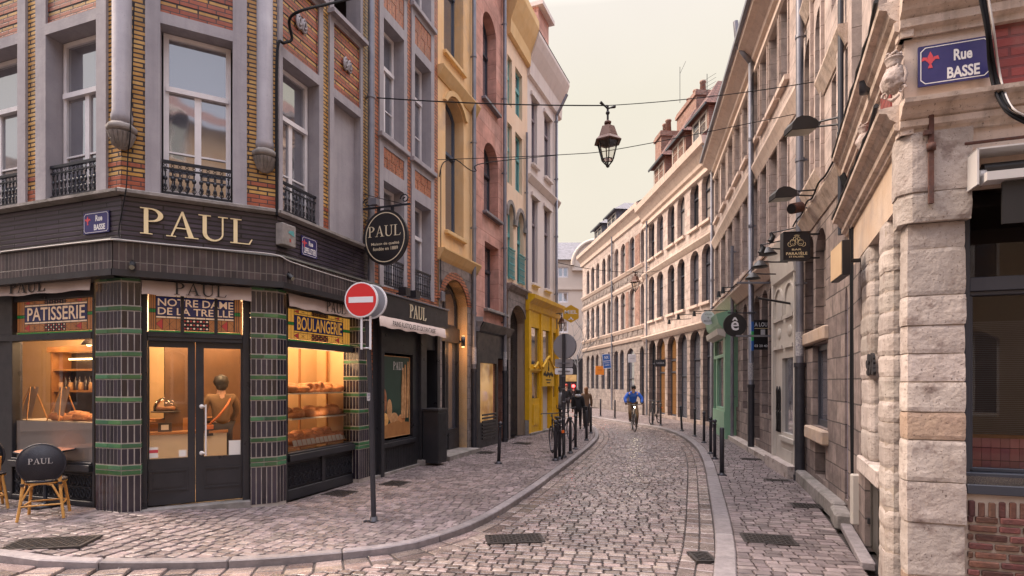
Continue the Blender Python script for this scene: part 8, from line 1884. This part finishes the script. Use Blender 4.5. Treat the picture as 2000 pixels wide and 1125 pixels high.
# ---- café chair and table
def chair(label, loc, rz):
    t = thing('rattan_chair', label, 'chair', loc, rz, 'bistro chairs of the bakery'); s = MB(mm['woven_black']); n = 20
    s.lathe([(.19,.43),(.215,.44),(.215,.455),(.19,.465),(.05,.46)], (0,0,0), 24); s.build('seat', t)
    back = MB(mm['woven_black']); P = []
    for k in range(n+1):
        a = radians(-55+290*k/n); P.append((.225*cos(a), .66+.235*sin(a)))
    vs = [(x, .19+.05*(z-.45)-.35*x*x, z) for x,z in P]; c = (0,.21,.66)
    m_ = [((x+0)*.5, (y+.215)/2+.0, (z+.66)/2) for x,y,z in vs]
    N = n+1; V = vs+[(x,y+.012,z) for x,y,z in vs]+[c,(c[0],c[1]+.012,c[2])]
    F = [(i+1,i,2*N) for i in range(n)]+[(N+i,N+i+1,2*N+1) for i in range(n)]+[(i,i+1,N+i+1,N+i) for i in range(n)]; V[2*N:] = [c,(c[0],c[1]+.012,c[2])]
    F += [(0,n,2*N),(N+n,N,2*N+1)]; back.add(V, F, None, True); back.tube(vs, .014, 8); bo = back.build('backrest', t)
    s = MB(mm['cable_white']); tm = MB(mm['cable_white']); paul(tm, -.115, .115, .665, .73, 0, th=.003); s.add([(-x,.229-.35*x*x+.0-y,z) for x,y,z in tm.v], [f_[::-1] for f_ in tm.f]); 
    s.build('lettering', bo)
    for q in (-1,1):
        s = MB(mm['rattan']); s.tube([(q*.18,.15,.9*.72),(q*.17,.17,.45),(q*.19,.19,.2),(q*.215,.22,0)], .016, 8); s.build('leg', t)
        s = MB(mm['rattan']); s.tube([(q*.15,-.13,.44),(q*.18,-.17,.2),(q*.2,-.2,0)], .016, 8); s.build('leg', t)
        s = MB(mm['rattan']); s.tube([(q*.175,-.15,.16),(q*.19,.2,.16)], .011, 6); s.tube([(q*.17,-.14,.28),(q*.16,-.02,.42),(q*.165,.06,.42),(q*.185,.18,.28)], .011, 6); s.build('side_brace', t)
    s = MB(mm['rattan']); s.tube([(-.19,.2,.17),(.19,.2,.17)], .011, 6); s.tube([(-.185,.19,.22),(-.1,.18,.4),(0,.18,.43),(.1,.18,.4),(.185,.19,.22)], .012, 6); s.tube([(-.175,-.15,.17),(.175,-.15,.17)], .011, 6); s.tube([(.2*cos(2*pi*k/20),.2*sin(2*pi*k/20),.425) for k in range(20)], .013, 6, closed=True); s.build('rattan_frame', t)
    s = MB(mm['woven_black'])
    for q in (-1,1):
        for zz in (.17,.42): s = MB(mm['woven_black']); s.tube([(q*.175,.185,zz-.015),(q*.175,.185,zz+.015)], .021, 8); s.build('binding', t)
    return t
gx, gy = -5.67, 6.72; chair('rattan bistro chair with black woven back lettered PAUL seen from behind', (gx,gy,.125), pi+.5)
chair('rattan bistro chair cut off by the left edge of the picture', (-6.78,7.1,.125), .9)
t = thing('bistro_table', 'small copper topped bistro table between the two rattan chairs', 'table', (-6.12,7.25,.125)); s = MB(mm['copper_top']); s.lathe([(.3,.72),(.31,.725),(.31,.74),(.3,.745)], (0,0,0), 28); s.build('tabletop', t); s = MB(mm['iron']); s.lathe([(.2,0),(.05,.03),(.022,.06),(.022,.68),(.06,.72)], (0,0,0), 14); s.lathe([(.312,.722),(.318,.728),(.318,.737),(.312,.743)], (0,0,0), 28); s.build('pedestal', t)
# ---- bare street tree at the far end
def bare_tree(label, loc, H):
    t = thing('bare_tree', label, 'tree', loc); tr = MB(mm['coat_grey']); rn = random.Random(4)
    tr.tube([(0,0,0),(.05,0,H*.3),(0,.05,H*.5)], [.11,.08,.06], 7); tr.build('trunk', t); br_ = MB(mm['coat_grey'])
    def go(p, d, L, r, k):
        q = p+d*L; br_.tube([p,(p+q)/2+Vector((rn.uniform(-.05,.05),0,rn.uniform(-.05,.05))),q], [r,r*.8,r*.6], 4, cap=False)
        if k: 
            for _ in range(3): go(q, (d+Vector((rn.uniform(-.7,.7),rn.uniform(-.7,.7),rn.uniform(-.3,.5)))).normalized(), L*.72, r*.6, k-1)
    for _ in range(5): go(Vector((0,0,H*rn.uniform(.35,.5))), Vector((rn.uniform(-.8,.8),rn.uniform(-.8,.8),.8)).normalized(), H*.2, .035, 3)
    br_.build('branches', t)
bare_tree('thin leafless tree in front of the cream end house', ((1128-CXP)/FPX*40,40,0), 7.5)
# ---- houses behind the viewer, across the junction: they close the square and stand in the window reflections
mat('stucco_back', (.42,.28,.17), .8, col2=(.48,.36,.25), nscale=1.5)
fb = Fac(16,-9,-18,-14); ob_ = []
for i in range(8):
    for j in range(4): ob_.append((1.5+3.4*i,2.7+3.4*i,.8+3.6*j,3.2+3.6*j,.25,.2,dict(fm=mm['white_paint'],bw=.08,mull=(.5,))))
hb = house('facing_house', 'ochre stucco house across the junction behind the viewer', fb, 13.5, mm['stucco_back'], ob_)
mb = MB(mm['rooftile']); mb.add([(-.3,-.4,13.5),(fb.L,-.4,13.5),(fb.L,5,16.5),(-.3,5,16.5)], [(0,1,2,3)]); mb.build('roof', hb)
fb2 = Fac(-18,-6,-26,10); hb2 = house('side_house', 'plain rendered house far to the left of the junction', fb2, 10, mm['ashlar_pale'], [(1.5+3*i,2.6+3*i,.9+3.4*j,3+3.4*j,0,.2,dict(fm=mm['white_paint'],bw=.08,mull=(.5,))) for i in range(4) for j in range(2)])

# small scraps caught in the gutters and joints
lt = MB(mm['sticker'])
for i in range(150):
    q = R.choice((KLd,KRd)); p = q[R.randrange(8,len(q)-30)]; side = 1 if q is KLd else -1; d = R.uniform(.03,.3)
    if R.random() < .3: d = -R.uniform(.3,1.2)
    x, y = p.x+side*d, p.y+R.uniform(-.1,.1); z = (-.055 if d > 0 else .006)+gz(x,y)+.008; s = R.uniform(.006,.018); a = R.random()*3
    m_ = mm[R.choice(('sticker','crust','coat_black','cream_letter'))]
    lt.add([(x+s*cos(a),y+s*sin(a),z),(x-s*.6*sin(a),y+s*.6*cos(a),z+.003),(x-s*cos(a),y-s*sin(a),z),(x+s*.6*sin(a),y-s*.6*cos(a),z+.002)], [(0,1,2,3)], m_)
lt.build('litter', kind='stuff')

# cables and junction boxes along the right hand string courses
f = r10; z = mid+.1; cable('facade_cable', 'black cable drooping along the string course of the arcaded house', smoothpts([(*f.W(f.L*k/14,-.24),z+.03*sin(k*2.1)) for k in range(15)], 3), .012)
f = r12; cable('facade_cable', 'black cable stapled along the stone house above the blue grey door', smoothpts([(*f.W(f.L*k/7,-.17),mid12+.06+.04*sin(k*2.7)) for k in range(8)], 3), .014)
f = g3; cable('facade_cable', 'thin black cable running down beside the stone arch of the yellow house', smoothpts([(*f.W(.05,-.05),Z_) for Z_ in (6.6,5.8,5.2,4.4,3.9)], 3), .01)
for f, u_, z_, lab in ((r10,r10.L-.3,3.3,'small grey junction box on the wall beside the cream shopfront'),(r12,.35,mid12-.5,'small grey junction box under the cornice of the dark stone house'),(g3,.12,3.6,'small grey junction box near the arch of the yellow house')):
    x, y = f.W(u_,-.0); t = thing('junction_box', lab, 'junction box', (x,y,z_), f.a); s = MB(mm['zinc']); s.box(-.08,.08,-.09,0,0,.22); s.build('box', t, bevel=.01); s = MB(mm['cable']); s.tube([(0,-.04,.22),(.02,-.03,.5)], .012, 5); s.build('conduit', t)

# more goods in the patisserie side: trays of pastries and packed boxes
f = F1; zt_ = f.Z(100,822,.55)
for k in range(4):
    u_ = f.U(30,.55)+1.0+.42*k; x, y = f.W(u_,.72); t = thing('pastry_tray', ('first','second','third','fourth')[k]+' tray of small pastries from the left on the patisserie counter', 'tray', (x,y,zt_), f.a, 'trays on the patisserie counter')
    s = MB(mm['wood_warm']); s.box(-.17,.17,-.1,.22,.0,.015); s.box(-.17,.17,.2,.22,.015,.04); s.build('tray', t)
    for i in range(4):
        for j in range(2): s = MB(mm['crust']); s.ball((-.12+.08*i,-.04+.14*j,.045), (.035,.05,.03), 8, jit=.1); s.build('pastry', t)
for k in range(5):
    u_ = f.U(98,1.9)+.15+.24*k; x, y = f.W(u_,2.05); s = MB(mm[('canvas','bottle_dark','crust_pale','counter_white','coat_red')[k]]); h_ = (.2,.16,.24,.14,.18)[k]; s.box(-.07,.07,-.05,.05,0,h_); s.box(-.072,.072,-.052,.052,h_*.75,h_*.8,mm['gold']); o = s.build('gift_box', loc=(x,y,.12+.77), rz=f.a, bevel=.004)
    tag(o, ('beige','dark','tan','white','red')[k]+' packed box on the lowest visible shelf behind the patisserie window', 'box', 'packed boxes on the back shelf')
